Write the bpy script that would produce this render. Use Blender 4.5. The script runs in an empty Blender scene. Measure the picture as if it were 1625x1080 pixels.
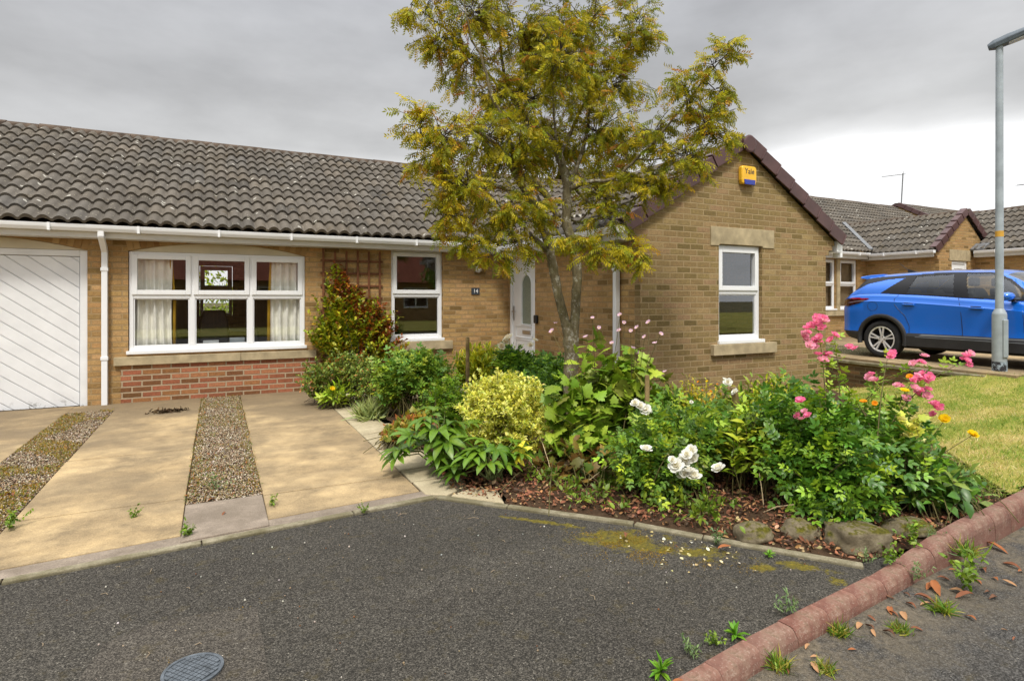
import bpy, bmesh, math, random
import numpy as np
from mathutils import Vector, Matrix, geometry, noise as mnoise

random.seed(7)
RNG = np.random.default_rng(11)
SC = bpy.context.scene
COL = SC.collection
PI = math.pi
R = math.radians

# ------------------------------------------------------------------ camera
FPX, HX, HY, CAMH, YAW = 926.0, 812.5, 473.5, 1.4, R(26.8)
_s, _c = math.sin(YAW), math.cos(YAW)


def P(x, y, t):
    """a place in the scene: t metres ahead of the viewpoint (real depth), direction measured off the photograph"""
    u = (x - HX) / FPX
    v = (HY - y) / FPX
    return Vector(((_s + u * _c) * t, (_c - u * _s) * t, CAMH + v * t))


def PZ(x, y, z=0.0):
    return P(x, y, (z - CAMH) / ((HY - y) / FPX))


cam_d = bpy.data.cameras.new('camera')
cam_d.sensor_width = 36
cam_d.sensor_fit = 'HORIZONTAL'
cam_d.lens = FPX / 1625 * 36
cam_d.shift_y = -(540 - HY) / 1625
cam_d.clip_end = 2000
cam_d.clip_start = 0.05
cam = bpy.data.objects.new('camera', cam_d)
cam.location = (0, 0, CAMH)
cam.rotation_euler = (PI / 2, 0, -YAW)
COL.objects.link(cam)
SC.camera = cam


# ------------------------------------------------------------------ objects
def tag(o, label=None, cat=None, group=None, kind=None):
    if label: o['label'] = label
    if cat: o['category'] = cat
    if group: o['group'] = group
    if kind: o['kind'] = kind
    return o


def thing(name, label, cat, loc=(0, 0, 0), group=None, rotz=0):
    o = bpy.data.objects.new(name, None)
    o.empty_display_size = 0.1
    COL.objects.link(o)
    o.location = loc
    o.rotation_euler = (0, 0, rotz)
    return tag(o, label, cat, group)


def link(name, me, mat=None, parent=None, local=False):
    o = bpy.data.objects.new(name, me)
    COL.objects.link(o)
    if mat is not None and len(me.materials) == 0:
        me.materials.append(mat)
    if parent is not None:
        o.parent = parent
        if parent.type == 'EMPTY' and not local:
            o.matrix_parent_inverse = Matrix.Translation(-Vector(parent.location))
    return o


def box_uv(me):
    n = len(me.loops)
    if n == 0:
        return
    co = np.empty(len(me.vertices) * 3, np.float32); me.vertices.foreach_get('co', co); co = co.reshape(-1, 3)
    li = np.empty(n, np.int32); me.loops.foreach_get('vertex_index', li)
    np_ = len(me.polygons)
    nr = np.empty(np_ * 3, np.float32); me.polygons.foreach_get('normal', nr); nr = np.abs(nr.reshape(-1, 3))
    lt = np.empty(np_, np.int32); me.polygons.foreach_get('loop_total', lt)
    ax = np.repeat(np.argmax(nr, 1), lt)
    c = co[li]
    uv = np.where((ax == 0)[:, None], c[:, [1, 2]], np.where((ax == 1)[:, None], c[:, [0, 2]], c[:, [0, 1]]))
    lay = me.uv_layers.new(name='uv')
    lay.data.foreach_set('uv', uv.astype(np.float32).ravel())


class MB:
    def __init__(self):
        self.v = []; self.f = []

    def add(self, vs, fs):
        b = len(self.v)
        self.v += [tuple(p) for p in vs]
        self.f += [tuple(i + b for i in f) for f in fs]
        return self

    def box(self, x0, x1, y0, y1, z0, z1):
        return self.add([(x0, y0, z0), (x1, y0, z0), (x1, y1, z0), (x0, y1, z0), (x0, y0, z1), (x1, y0, z1), (x1, y1, z1), (x0, y1, z1)],
                        [(0, 3, 2, 1), (4, 5, 6, 7), (0, 1, 5, 4), (1, 2, 6, 5), (2, 3, 7, 6), (3, 0, 4, 7)])

    def obox(self, c, ax, ay, az):
        c, ax, ay, az = map(Vector, (c, ax, ay, az))
        vs = [c + sx * ax + sy * ay + sz * az for sz in (-1, 1) for sx, sy in ((-1, -1), (1, -1), (1, 1), (-1, 1))]
        return self.add(vs, [(0, 3, 2, 1), (4, 5, 6, 7), (0, 1, 5, 4), (1, 2, 6, 5), (2, 3, 7, 6), (3, 0, 4, 7)])

    def prism(self, poly, M0, a, b):
        """poly of (x, z) swept along local y from a to b; M0 maps local to world"""
        n = len(poly)
        vs = [M0 @ Vector((p[0], a, p[1])) for p in poly] + [M0 @ Vector((p[0], b, p[1])) for p in poly]
        fs = [tuple(range(n)), tuple(range(2 * n - 1, n - 1, -1))] + [(i, i + n, (i + 1) % n + n, (i + 1) % n) for i in range(n)]
        return self.add(vs, fs)

    def tube(self, pts, rad, n=8, cap=True):
        pts = [Vector(p) for p in pts]
        if not hasattr(rad, '__len__'): rad = [rad] * len(pts)
        rad = [float(r_) for r_ in rad]
        vs = []; fs = []
        ref = None
        for i, p in enumerate(pts):
            d = (pts[min(i + 1, len(pts) - 1)] - pts[max(i - 1, 0)])
            if d.length < 1e-9: d = Vector((0, 0, 1))
            d.normalize()
            if ref is None:
                ref = d.cross(Vector((0.31, 0.9, 0.2)))
                if ref.length < .1: ref = d.cross(Vector((1, 0, 0)))
            ref = (ref - d * ref.dot(d)).normalized()
            b = d.cross(ref)
            for k in range(n):
                a = 2 * PI * k / n
                vs.append(p + rad[i] * (math.cos(a) * ref + math.sin(a) * b))
        for i in range(len(pts) - 1):
            for k in range(n):
                fs.append((i * n + k, i * n + (k + 1) % n, (i + 1) * n + (k + 1) % n, (i + 1) * n + k))
        if cap:
            fs.append(tuple(range(n - 1, -1, -1)))
            fs.append(tuple(range((len(pts) - 1) * n, len(pts) * n)))
        return self.add(vs, fs)

    def lathe(self, prof, M0, n=24):
        """prof of (radius, height) spun about local z"""
        vs = []; fs = []
        for r, h in prof:
            for k in range(n):
                a = 2 * PI * k / n
                vs.append(M0 @ Vector((r * math.cos(a), r * math.sin(a), h)))
        m = len(prof)
        for i in range(m - 1):
            for k in range(n):
                fs.append((i * n + k, i * n + (k + 1) % n, (i + 1) * n + (k + 1) % n, (i + 1) * n + k))
        return self.add(vs, fs)

    def obj(self, name, mat, parent=None, smooth=False, bevel=0, local=False, uv=True, seg=2):
        me = bpy.data.meshes.new(name)
        me.from_pydata(self.v, [], self.f)
        me.update()
        if uv: box_uv(me)
        if smooth: me.polygons.foreach_set('use_smooth', [True] * len(me.polygons))
        o = link(name, me, mat, parent, local)
        if bevel:
            m = o.modifiers.new('bevel', 'BEVEL'); m.width = bevel; m.segments = seg; m.limit_method = 'ANGLE'; m.angle_limit = R(40)
            if smooth is False and seg > 1:
                pass
        return o


def np_mesh(name, verts, tris=None, quads=None, col=None, smooth=False):
    me = bpy.data.meshes.new(name)
    verts = np.asarray(verts, np.float32)
    me.vertices.add(len(verts)); me.vertices.foreach_set('co', verts.ravel())
    parts = []; tot = []
    if tris is not None and len(tris): parts.append(np.asarray(tris, np.int32).ravel()); tot.append(np.full(len(tris), 3, np.int32))
    if quads is not None and len(quads): parts.append(np.asarray(quads, np.int32).ravel()); tot.append(np.full(len(quads), 4, np.int32))
    idx = np.concatenate(parts); tot = np.concatenate(tot)
    st = np.concatenate([[0], np.cumsum(tot)[:-1]]).astype(np.int32)
    me.loops.add(len(idx)); me.loops.foreach_set('vertex_index', idx)
    me.polygons.add(len(tot)); me.polygons.foreach_set('loop_start', st); me.polygons.foreach_set('loop_total', tot)
    if smooth: me.polygons.foreach_set('use_smooth', np.ones(len(tot), bool))
    me.update(calc_edges=True)
    me.validate()
    if col is not None:
        a = me.color_attributes.new('Col', 'FLOAT_COLOR', 'POINT')
        c = np.ones((len(verts), 4), np.float32); c[:, :3] = col
        a.data.foreach_set('color', c.ravel())
    return me


# ------------------------------------------------------------------ materials
class NT:
    def __init__(self, name):
        self.m = bpy.data.materials.new(name); self.m.use_nodes = True
        self.t = self.m.node_tree; self.t.nodes.clear()
        self.out = self.t.nodes.new('ShaderNodeOutputMaterial')

    def n(self, typ, i=None, **props):
        nd = self.t.nodes.new('ShaderNode' + typ)
        for k, v in props.items(): setattr(nd, k, v)
        for k, v in (i or {}).items():
            s = nd.inputs[k]
            if isinstance(v, bpy.types.NodeSocket): self.t.links.new(v, s)
            elif isinstance(v, bpy.types.Node): self.t.links.new(v.outputs[0], s)
            else: s.default_value = v
        return nd

    def obj(self): return self.n('TexCoord').outputs['Object']
    def uv(self): return self.n('TexCoord').outputs['UV']

    def noise(self, vec, scale, detail=4, rough=.55, out='Fac'):
        return self.n('TexNoise', {'Vector': vec, 'Scale': scale, 'Detail': detail, 'Roughness': rough}).outputs[out]

    def ramp(self, fac, stops, interp='LINEAR'):
        nd = self.n('ValToRGB', {'Fac': fac}); cr = nd.color_ramp; cr.interpolation = interp
        while len(cr.elements) < len(stops): cr.elements.new(.5)
        for e, (p, c) in zip(cr.elements, stops):
            e.position = p; e.color = (c[0], c[1], c[2], 1) if hasattr(c, '__len__') else (c, c, c, 1)
        return nd.outputs['Color']

    def mix(self, fac, a, b, mode='MIX'):
        nd = self.n('Mix', {}, data_type='RGBA', blend_type=mode)
        for k, v in ((0, fac), (6, a), (7, b)):
            s = nd.inputs[k]
            if isinstance(v, bpy.types.NodeSocket): self.t.links.new(v, s)
            elif isinstance(v, (int, float)): s.default_value = v if k == 0 else (v, v, v, 1)
            else: s.default_value = (v[0], v[1], v[2], 1)
        return nd.outputs[2]

    def math(self, op, a, b=0.0, clamp=False):
        return self.n('Math', {0: a, 1: b}, operation=op, use_clamp=clamp).outputs[0]

    def bump(self, h, strength=.3, dist=.01, normal=None):
        i = {'Height': h, 'Strength': strength, 'Distance': dist}
        if normal is not None: i['Normal'] = normal
        return self.n('Bump', i).outputs[0]

    def done(self, color, rough=.7, normal=None, spec=.4, metal=0, coat=0, coat_rough=.05):
        i = {'Base Color': color if not isinstance(color, tuple) else (*color[:3], 1), 'Roughness': rough, 'Specular IOR Level': spec, 'Metallic': metal, 'Coat Weight': coat, 'Coat Roughness': coat_rough}
        if normal is not None: i['Normal'] = normal
        b = self.n('BsdfPrincipled', i)
        self.t.links.new(b.outputs[0], self.out.inputs[0])
        return self.m


def simple(name, col, rough=.5, spec=.4, metal=0, var=.06, scale=6, coat=0, bump=0):
    t = NT(name); v = t.noise(t.obj(), scale, 5)
    lo = tuple(max(0, c * (1 - var * 2)) for c in col); hi = tuple(min(1, c * (1 + var * 2)) for c in col)
    c = t.ramp(v, [(.3, lo), (.7, hi)])
    nrm = t.bump(t.noise(t.obj(), scale * 20, 4), bump, .004) if bump else None
    return t.done(c, rough, nrm, spec, metal, coat)


def brick_mat(name, stops, mortar, stain=(.10, .085, .05), stain_amt=.35, mort=.0095):
    t = NT(name); uv = t.uv()
    # each brick edge wobbles a little
    wob = t.noise(uv, 28, 2, out='Color')
    vec = t.n('VectorMath', {0: wob, 1: (-.5, -.5, -.5)}, operation='ADD').outputs[0]
    vec = t.n('VectorMath', {0: vec, 3: .007}, operation='SCALE').outputs[0]
    vec = t.n('VectorMath', {0: uv, 1: vec}, operation='ADD').outputs[0]
    bk = t.n('TexBrick', {'Vector': vec, 'Color1': (0, 0, 0, 1), 'Color2': (1, 1, 1, 1), 'Mortar': (.5, .5, .5, 1), 'Scale': 1.0, 'Mortar Size': mort, 'Mortar Smooth': .25, 'Bias': 0.0, 'Brick Width': .225, 'Row Height': .075})
    base = t.ramp(bk.outputs['Color'], stops)
    fine = t.noise(uv, 70, 5, .65)
    base = t.mix(.6, base, t.ramp(t.mix(.45, fine, t.noise(uv, 24, 5, .7)), [(.30, .10), (.70, .90)]), 'OVERLAY')
    big = t.noise(uv, 1.3, 5, .6)
    base = t.mix(t.math('MULTIPLY', t.ramp(big, [(.45, 0), (.75, 1)]), stain_amt), base, stain)
    mcol = t.mix(t.noise(uv, 9, 4), mortar, tuple(m * .6 for m in mortar))
    c = t.mix(bk.outputs['Fac'], base, mcol)
    h = t.math('SUBTRACT', t.math('MULTIPLY', fine, .35), bk.outputs['Fac'])
    return t.done(c, .92, t.bump(h, 1.0, .012), .2)


M = {}
M['brick'] = brick_mat('buff brick', [(0, (.18, .112, .04)), (.16, (.34, .21, .084)), (.35, (.43, .25, .106)), (.55, (.41, .265, .104)), (.8, (.48, .295, .137)), (1, (.26, .17, .062))], (.45, .31, .155), (.21, .13, .05), .35)
M['gable_brick'] = brick_mat('weathered buff brick', [(0, (.15, .108, .042)), (.10, (.21, .148, .06)), (.3, (.285, .188, .09)), (.5, (.255, .185, .075)), (.7, (.305, .195, .105)), (.88, (.335, .24, .11)), (1, (.18, .128, .052))], (.46, .34, .18), (.17, .125, .045), .45, .0085)
M['red_brick'] = brick_mat('red brick', [(0, (.15, .075, .03)), (.2, (.26, .095, .048)), (.5, (.35, .12, .065)), (.75, (.40, .17, .085)), (.9, (.33, .15, .06)), (1, (.20, .10, .04))], (.50, .38, .25), (.12, .07, .03), .1, .011)
M['wall_brick'] = brick_mat('dark brown brick', [(0, (.06, .035, .02)), (.5, (.12, .07, .035)), (.95, (.18, .10, .05)), (1, (.34, .22, .12))], (.16, .12, .07), (.06, .05, .03), .4)


def tile_mat():
    t = NT('concrete roof tile'); o = t.obj()
    at = t.n('Attribute', attribute_name='Col').outputs['Color']
    n1 = t.noise(o, 22, 6, .7)
    c = t.mix(.55, at, t.ramp(n1, [(.25, .3), (.75, .7)]), 'OVERLAY')
    # lichen: sparse pale spots, each with its own outline
    vo = t.n('TexVoronoi', {'Vector': o, 'Scale': 7.5, 'Randomness': 1.0})
    keep = t.n('SeparateColor', {0: vo.outputs['Color']}).outputs[0]
    warp = t.math('ADD', vo.outputs['Distance'], t.math('MULTIPLY', t.noise(o, 40, 3), .22))
    spot = t.math('MULTIPLY', t.math('LESS_THAN', warp, .31), t.math('GREATER_THAN', keep, .80))
    c = t.mix(t.math('MULTIPLY', spot, .85), c, (.46, .44, .38))
    v2 = t.n('TexVoronoi', {'Vector': o, 'Scale': 31.0})
    k2 = t.n('SeparateColor', {0: v2.outputs['Color']}).outputs[1]
    sp2 = t.math('MULTIPLY', t.math('LESS_THAN', v2.outputs['Distance'], .26), t.math('GREATER_THAN', k2, .86))
    c = t.mix(t.math('MULTIPLY', sp2, .5), c, (.42, .38, .27))
    moss = t.ramp(t.noise(o, 5, 6, .7), [(.56, 0), (.68, 1)])
    c = t.mix(t.math('MULTIPLY', moss, .55), c, (.085, .062, .030))
    return t.done(c, .9, t.bump(t.noise(o, 120, 4), .35, .006), .2)


M['tile'] = tile_mat()
M['ridge'] = simple('ridge tile', (.085, .062, .045), .9, .2, var=.3, scale=9, bump=.5)
M['verge'] = simple('brown verge cap', (.085, .042, .040), .42, .4, var=.12, scale=4)
M['pvc'] = simple('white upvc', (.80, .81, .82), .28, .45, var=.015, scale=2)
M['soffit'] = simple('soffit board', (.60, .59, .56), .5, .3, var=.05, scale=3)
M['cream'] = simple('cream panel', (.55, .49, .36), .6, .3, var=.05, scale=3)
M['stone'] = simple('cast stone', (.40, .325, .20), .85, .25, var=.13, scale=7, bump=.25)
M['lead'] = simple('lead flashing', (.15, .155, .16), .5, .4, var=.15, scale=10)
M['black'] = simple('black plastic', (.012, .012, .014), .4, .4, var=.1)
M['slate'] = simple('slate plaque', (.045, .055, .07), .4, .4, var=.15, scale=30)
M['white_paint'] = simple('white lettering', (.85, .85, .85), .5, .3, var=.01)
M['steel'] = simple('brushed steel', (.55, .55, .55), .3, .5, metal=.9, var=.05)
M['yellow'] = simple('yellow casing', (.85, .48, .03), .35, .4, var=.04)
M['blue_lens'] = simple('blue lens', (.01, .03, .30), .15, .5, var=.1)
M['navy_letter'] = simple('dark lettering', (.05, .05, .07), .5, .3, var=.01)
M['curtain'] = simple('curtain cloth', (.90, .88, .80), .95, .1, var=.06, scale=8)
M['curtain_edge'] = simple('mustard curtain lining', (.50, .30, .03), .95, .1, var=.06, scale=8)
M['room'] = simple('room plaster', (.34, .29, .24), .9, .1, var=.03)
M['carpet'] = simple('dark carpet', (.07, .06, .055), .95, .05, var=.1)
M['trellis'] = simple('brown stained timber', (.16, .065, .030), .8, .2, var=.2, scale=14, bump=.3)
M['lamp'] = simple('grey painted steel', (.31, .35, .375), .45, .4, var=.1, scale=5)
M['lamp_dark'] = simple('dark lantern casing', (.10, .12, .14), .45, .4, var=.08)
M['opal'] = simple('lantern glass', (.62, .62, .60), .2, .5, var=.03)


def garage_mat():
    t = NT('white painted boards'); o = t.obj()
    c = t.ramp(t.noise(o, 3, 6, .6), [(.3, (.68, .69, .70)), (.7, (.80, .81, .82))])
    z = t.n('SeparateXYZ', {0: o}).outputs[2]
    low = t.math('MULTIPLY', t.ramp(z, [(.0, 1), (.13, 0)]), t.ramp(t.noise(o, 16, 5, .7), [(.56, 0), (.62, 1)]))
    c = t.mix(low, c, (.16, .15, .13))
    return t.done(c, .45, None, .35)


M['garage'] = garage_mat()


def glass_mat(name, tint=(.98, .985, .985), refl=1.0):
    t = NT(name)
    fr = t.n('Fresnel', {'IOR': 1.55})
    k = t.math('MULTIPLY', t.math('MULTIPLY', fr.outputs[0], refl * 1.6, True), t.math('SUBTRACT', 1.0, t.n('NewGeometry').outputs['Backfacing']))
    tr = t.n('BsdfTransparent', {'Color': (*tint, 1)})
    gl = t.n('BsdfGlossy', {'Color': (.95, .97, 1, 1), 'Roughness': .006})
    mx = t.n('MixShader', {0: k, 1: tr, 2: gl})
    t.t.links.new(mx.outputs[0], t.out.inputs[0])
    return t.m


M['glass'] = glass_mat('window glass', refl=1.6)
M['car_glass'] = glass_mat('car glass', (.74, .80, .78), 1.1)


def obscure_mat():
    t = NT('patterned door glass'); o = t.obj()
    v = t.n('TexVoronoi', {'Vector': o, 'Scale': 55.0})
    c = t.ramp(v.outputs['Distance'], [(0, (.13, .16, .13)), (.6, (.22, .26, .20))])
    return t.done(c, .18, t.bump(v.outputs['Distance'], .5, .01), .6)


M['obscure'] = obscure_mat()


def asphalt_mat(name, lo, hi, moss=True, silt=False):
    t = NT(name); o = t.obj()
    v = t.n('TexVoronoi', {'Vector': o, 'Scale': 190.0, 'Randomness': 1.0})
    sep = t.n('SeparateColor', {0: v.outputs['Color']})
    c = t.ramp(sep.outputs[0], [(0, tuple(x * .45 for x in lo)), (.5, lo), (.85, hi), (.985, tuple(x * 1.25 for x in hi)), (1, (.24, .22, .18))])
    fine = t.noise(o, 260, 3, .7)
    c = t.mix(.6, c, t.ramp(fine, [(.3, .28), (.7, .72)]), 'OVERLAY')
    big = t.noise(o, 1.7, 5, .6)
    c = t.mix(.35, c, t.ramp(big, [(.3, .36), (.7, .62)]), 'OVERLAY')
    wear = t.noise(t.n('Mapping', {'Vector': o, 'Rotation': (0, 0, R(18)), 'Scale': (.5, 1.6, 1)}).outputs[0], .9, 4, .5)
    c = t.mix(.5, c, t.ramp(wear, [(.35, .38), (.65, .60)]), 'OVERLAY')
    mid = t.ramp(t.noise(o, 9, 6, .75), [(.55, 0), (.75, 1)])
    c = t.mix(t.math('MULTIPLY', mid, .45), c, (.11, .082, .022))
    if moss:
        # the moss patch below the flower bed
        xyz = t.n('SeparateXYZ', {0: o})
        for cx, cy, rx, ry, an in ((2.10, 2.72, .40, .19, -45), (2.36, 2.42, .22, .11, -40), (2.72, 2.05, .25, .05, -50), (1.8, 3.2, .4, .035, -46), (2.55, 2.12, .10, .06, -30), (2.75, 1.85, .09, .05, 0)):
            ca, sa = math.cos(R(an)), math.sin(R(an))
            dx = t.math('SUBTRACT', xyz.outputs[0], cx); dy = t.math('SUBTRACT', xyz.outputs[1], cy)
            a = t.math('DIVIDE', t.math('ADD', t.math('MULTIPLY', dx, ca), t.math('MULTIPLY', dy, sa)), rx)
            b = t.math('DIVIDE', t.math('SUBTRACT', t.math('MULTIPLY', dy, ca), t.math('MULTIPLY', dx, sa)), ry)
            d = t.math('SQRT', t.math('ADD', t.math('MULTIPLY', a, a), t.math('MULTIPLY', b, b)))
            k = t.math('ADD', t.math('SUBTRACT', 1.0, d), t.math('MULTIPLY', t.math('SUBTRACT', t.noise(o, 9, 8, .8), .5), 4.2))
            k = t.ramp(k, [(.22, 0), (.55, 1)])
            mc = t.ramp(t.noise(o, 45, 5, .75), [(.32, (.055, .048, .008)), (.52, (.15, .12, .01)), (.7, (.27, .21, .015))])
            c = t.mix(t.math('MULTIPLY', k, .85), c, mc)
    if silt:
        xyz = t.n('SeparateXYZ', {0: o})
        dk = t.math('SUBTRACT', t.math('ADD', t.math('MULTIPLY', xyz.outputs[0], .1), 1.37), xyz.outputs[1])
        sil = t.math('MULTIPLY', t.ramp(dk, [(.0, 1), (.22, .5), (.5, 0)]), t.ramp(t.noise(o, 5, 6, .7), [(.36, 0), (.56, 1)]))
        c = t.mix(t.math('MULTIPLY', sil, .85), c, t.ramp(t.noise(o, 40, 5, .7), [(.3, (.10, .08, .05)), (.7, (.22, .18, .125))]))
    h = t.math('ADD', t.math('MULTIPLY', v.outputs['Distance'], -.8), t.math('MULTIPLY', fine, .4))
    return t.done(c, .88, t.bump(h, .9, .007), .25)


M['asphalt'] = asphalt_mat('worn tarmac', (.047, .042, .034), (.10, .090, .074))
M['asphalt_road'] = asphalt_mat('road tarmac', (.058, .054, .049), (.11, .104, .095), False, True)
M['asphalt_patch'] = asphalt_mat('patched tarmac', (.066, .057, .046), (.115, .101, .082), False)


def concrete_mat(name, a, b, stain, scale=1.0):
    t = NT(name); o = t.obj()
    # broad brushed streaks and blotches
    st = t.n('Mapping', {'Vector': o, 'Scale': (1.2, 3.2, 1)})
    n1 = t.noise(st.outputs[0], 1.1 * scale, 7, .65)
    c = t.ramp(n1, [(.28, a), (.72, b)])
    n2 = t.noise(o, 2.3 * scale, 7, .72)
    c = t.mix(t.math('MULTIPLY', t.ramp(n2, [(.40, 0), (.66, 1)]), .8), c, stain)
    n3 = t.math('ADD', t.noise(o, .75 * scale, 7, .62), t.math('MULTIPLY', t.ramp(t.math('MULTIPLY', t.n('SeparateXYZ', {0: o}).outputs[1], .1), [(.62, 0), (.9, 1)]), .14)); c = t.mix(t.math('MULTIPLY', t.ramp(n3, [(.42, 0), (.62, 1)]), .8), c, tuple(x * 1.1 for x in stain))
    f = t.noise(o, 140, 5, .7)
    c = t.mix(.5, c, t.ramp(f, [(.3, .2), (.7, .8)]), 'OVERLAY')
    ck = t.n('TexVoronoi', {'Vector': t.mix(.12, o, t.noise(o, 3, 4, out='Color')), 'Scale': .9}, feature='DISTANCE_TO_EDGE').outputs['Distance']
    c = t.mix(t.math('MULTIPLY', t.ramp(ck, [(.003, 1), (.009, 0)]), t.math('MULTIPLY', t.ramp(t.noise(o, 1.3, 3), [(.5, 0), (.6, 1)]), .22)), c, (.12, .09, .055))
    pit = t.ramp(t.n('TexVoronoi', {'Vector': o, 'Scale': 34.0}).outputs['Distance'], [(.03, 1), (.10, 0)])
    c = t.mix(t.math('MULTIPLY', pit, .4), c, (.10, .08, .05))
    return t.done(c, .9, t.bump(f, .4, .004), .25)


M['slab'] = concrete_mat('buff driveway concrete', (.38, .27, .138), (.53, .395, .215), (.15, .112, .068))
M['slab_grey'] = concrete_mat('pinkish grey paver', (.23, .185, .145), (.33, .27, .21), (.15, .12, .09), 3)
M['paving'] = concrete_mat('sandstone paving', (.42, .35, .22), (.53, .46, .31), (.30, .25, .16), 2)
M['edging'] = concrete_mat('concrete edging', (.22, .19, .125), (.36, .32, .23), (.11, .095, .05), 5)


def kerb_mat():
    t = NT('red kerb concrete'); o = t.obj()
    inf = t.n('ObjectInfo').outputs['Random']
    c = t.ramp(t.noise(o, 12, 6, .7), [(.3, (.125, .052, .038)), (.7, (.24, .112, .082))])
    c = t.mix(t.math('MULTIPLY', inf, .35), c, (.20, .13, .10))
    v = t.n('TexVoronoi', {'Vector': o, 'Scale': 210.0})
    k = t.n('SeparateColor', {0: v.outputs['Color']}).outputs[0]
    c = t.mix(t.math('MULTIPLY', t.math('GREATER_THAN', k, .965), .3), c, (.40, .31, .25))
    w = t.ramp(t.noise(o, 5, 5, .7), [(.5, 0), (.7, 1)])
    c = t.mix(t.math('MULTIPLY', w, .5), c, (.30, .24, .17))
    li = t.math('MULTIPLY', t.ramp(t.noise(o, 55, 5, .8), [(.54, 0), (.60, 1)]), t.ramp(t.noise(o, 3.1, 4), [(.48, 0), (.62, 1)])); c = t.mix(t.math('MULTIPLY', li, .38), c, (.40, .33, .26))
    g = t.ramp(t.noise(o, 8, 6, .75), [(.55, 0), (.66, 1)]); c = t.mix(t.math('MULTIPLY', g, .6), c, (.075, .06, .03))
    return t.done(c, .88, t.bump(t.noise(o, 130, 4), .5, .005), .25)


M['kerb'] = kerb_mat()



def soil_mat():
    t = NT('bed soil'); o = t.obj()
    c = t.ramp(t.noise(o, 16, 8, .8), [(.25, (.035, .022, .013)), (.55, (.085, .052, .030)), (.8, (.15, .095, .052))])
    return t.done(c, .95, t.bump(t.noise(o, 45, 6, .8), 1.0, .02), .1)


M['soil'] = soil_mat()


def lawn_mat():
    t = NT('lawn turf'); o = t.obj()
    st = t.n('Mapping', {'Vector': o, 'Rotation': (0, 0, R(-27)), 'Scale': (1.0, 2.4, 1)})
    c = t.ramp(t.noise(st.outputs[0], 1.6, 6, .65), [(.3, (.15, .20, .03)), (.5, (.30, .28, .06)), (.7, (.46, .36, .14))])
    return t.done(c, .95, t.bump(t.noise(o, 90, 5), .9, .02), .1)


M['lawn'] = lawn_mat()
M['ground'] = simple('rough ground', (.11, .10, .05), .95, .1, var=.25, scale=1.5)


def leaf_mat(name, rough=.45, trans=.32, spec=.35, gain=1.0, tint=(1, 1, 1)):
    t = NT(name)
    at = t.n('Attribute', attribute_name='Col').outputs['Color']
    at = t.n('VectorMath', {0: at, 1: tuple(gain * k for k in tint)}, operation='MULTIPLY').outputs[0]
    c = t.mix(.35, at, t.ramp(t.noise(t.obj(), 45, 3), [(.3, .36), (.7, .64)]), 'OVERLAY')
    p = t.n('BsdfPrincipled', {'Base Color': c, 'Roughness': rough, 'Specular IOR Level': spec})
    tr = t.n('BsdfTranslucent', {'Color': c})
    mx = t.n('MixShader', {0: trans, 1: p.outputs[0], 2: tr.outputs[0]})
    t.t.links.new(mx.outputs[0], t.out.inputs[0])
    return t.m


M['leaf'] = leaf_mat('leaf', trans=.25, gain=1.75, tint=(1.36, 1.08, .5))
M['gold_leaf'] = leaf_mat('golden leaf', gain=1.3)
M['soft_leaf'] = leaf_mat('soft leaf', trans=.25, gain=1.45, tint=(1.22, 1.08, .55))
M['tree_leaf'] = leaf_mat('feathery leaf', .5, .45, .25, 1.6, (1.0, 1.02, .8))
M['gloss_leaf'] = leaf_mat('glossy leaf', .36, .2, .4, 1.75, (1.3, 1.08, .5))
M['petal'] = leaf_mat('petal', .7, .35, .15)
M['dry'] = leaf_mat('dry leaf', .8, .1, .15)
M['pebble'] = leaf_mat('pebble', .8, .0, .3)
M['stem'] = simple('green brown stem', (.10, .085, .03), .7, .2, var=.2, scale=20)


def bark_mat():
    t = NT('lichened bark'); o = t.obj()
    st = t.n('Mapping', {'Vector': o, 'Scale': (1, 1, .35)})
    n = t.noise(st.outputs[0], 26, 6, .7)
    c = t.ramp(n, [(.3, (.07, .058, .035)), (.55, (.17, .14, .08)), (.75, (.27, .23, .14))])
    l = t.ramp(t.noise(o, 17, 5, .75), [(.54, 0), (.62, 1)])
    c = t.mix(t.math('MULTIPLY', l, .75), c, (.42, .40, .33))
    g = t.ramp(t.noise(o, 7, 5, .7), [(.52, 0), (.68, 1)])
    c = t.mix(t.math('MULTIPLY', g, .5), c, (.12, .115, .03))
    return t.done(c, .95, t.bump(n, .9, .02), .1)


M['bark'] = bark_mat()
M['twig'] = simple('dark twig bark', (.055, .042, .034), .85, .2, var=.25, scale=15)
M['stake'] = simple('weathered stake', (.22, .155, .07), .9, .15, var=.25, scale=12, bump=.5)


def rock_mat():
    t = NT('mossy stone'); o = t.obj()
    c = t.ramp(t.noise(o, 9, 7, .7), [(.3, (.09, .07, .042)), (.55, (.20, .165, .105)), (.8, (.36, .31, .22))])
    nz = t.n('SeparateXYZ', {0: t.n('NewGeometry').outputs['Normal']}).outputs[2]
    k = t.math('MULTIPLY', t.ramp(nz, [(.3, 0), (.7, 1)]), t.ramp(t.noise(o, 6, 6, .75), [(.44, 0), (.52, 1)]))
    c = t.mix(k, c, t.ramp(t.noise(o, 70, 4), [(.3, (.035, .035, .004)), (.7, (.13, .115, .012))]))
    return t.done(c, .93, t.bump(t.noise(o, 60, 6, .7), .8, .012), .2)


M['rock'] = rock_mat()

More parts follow.
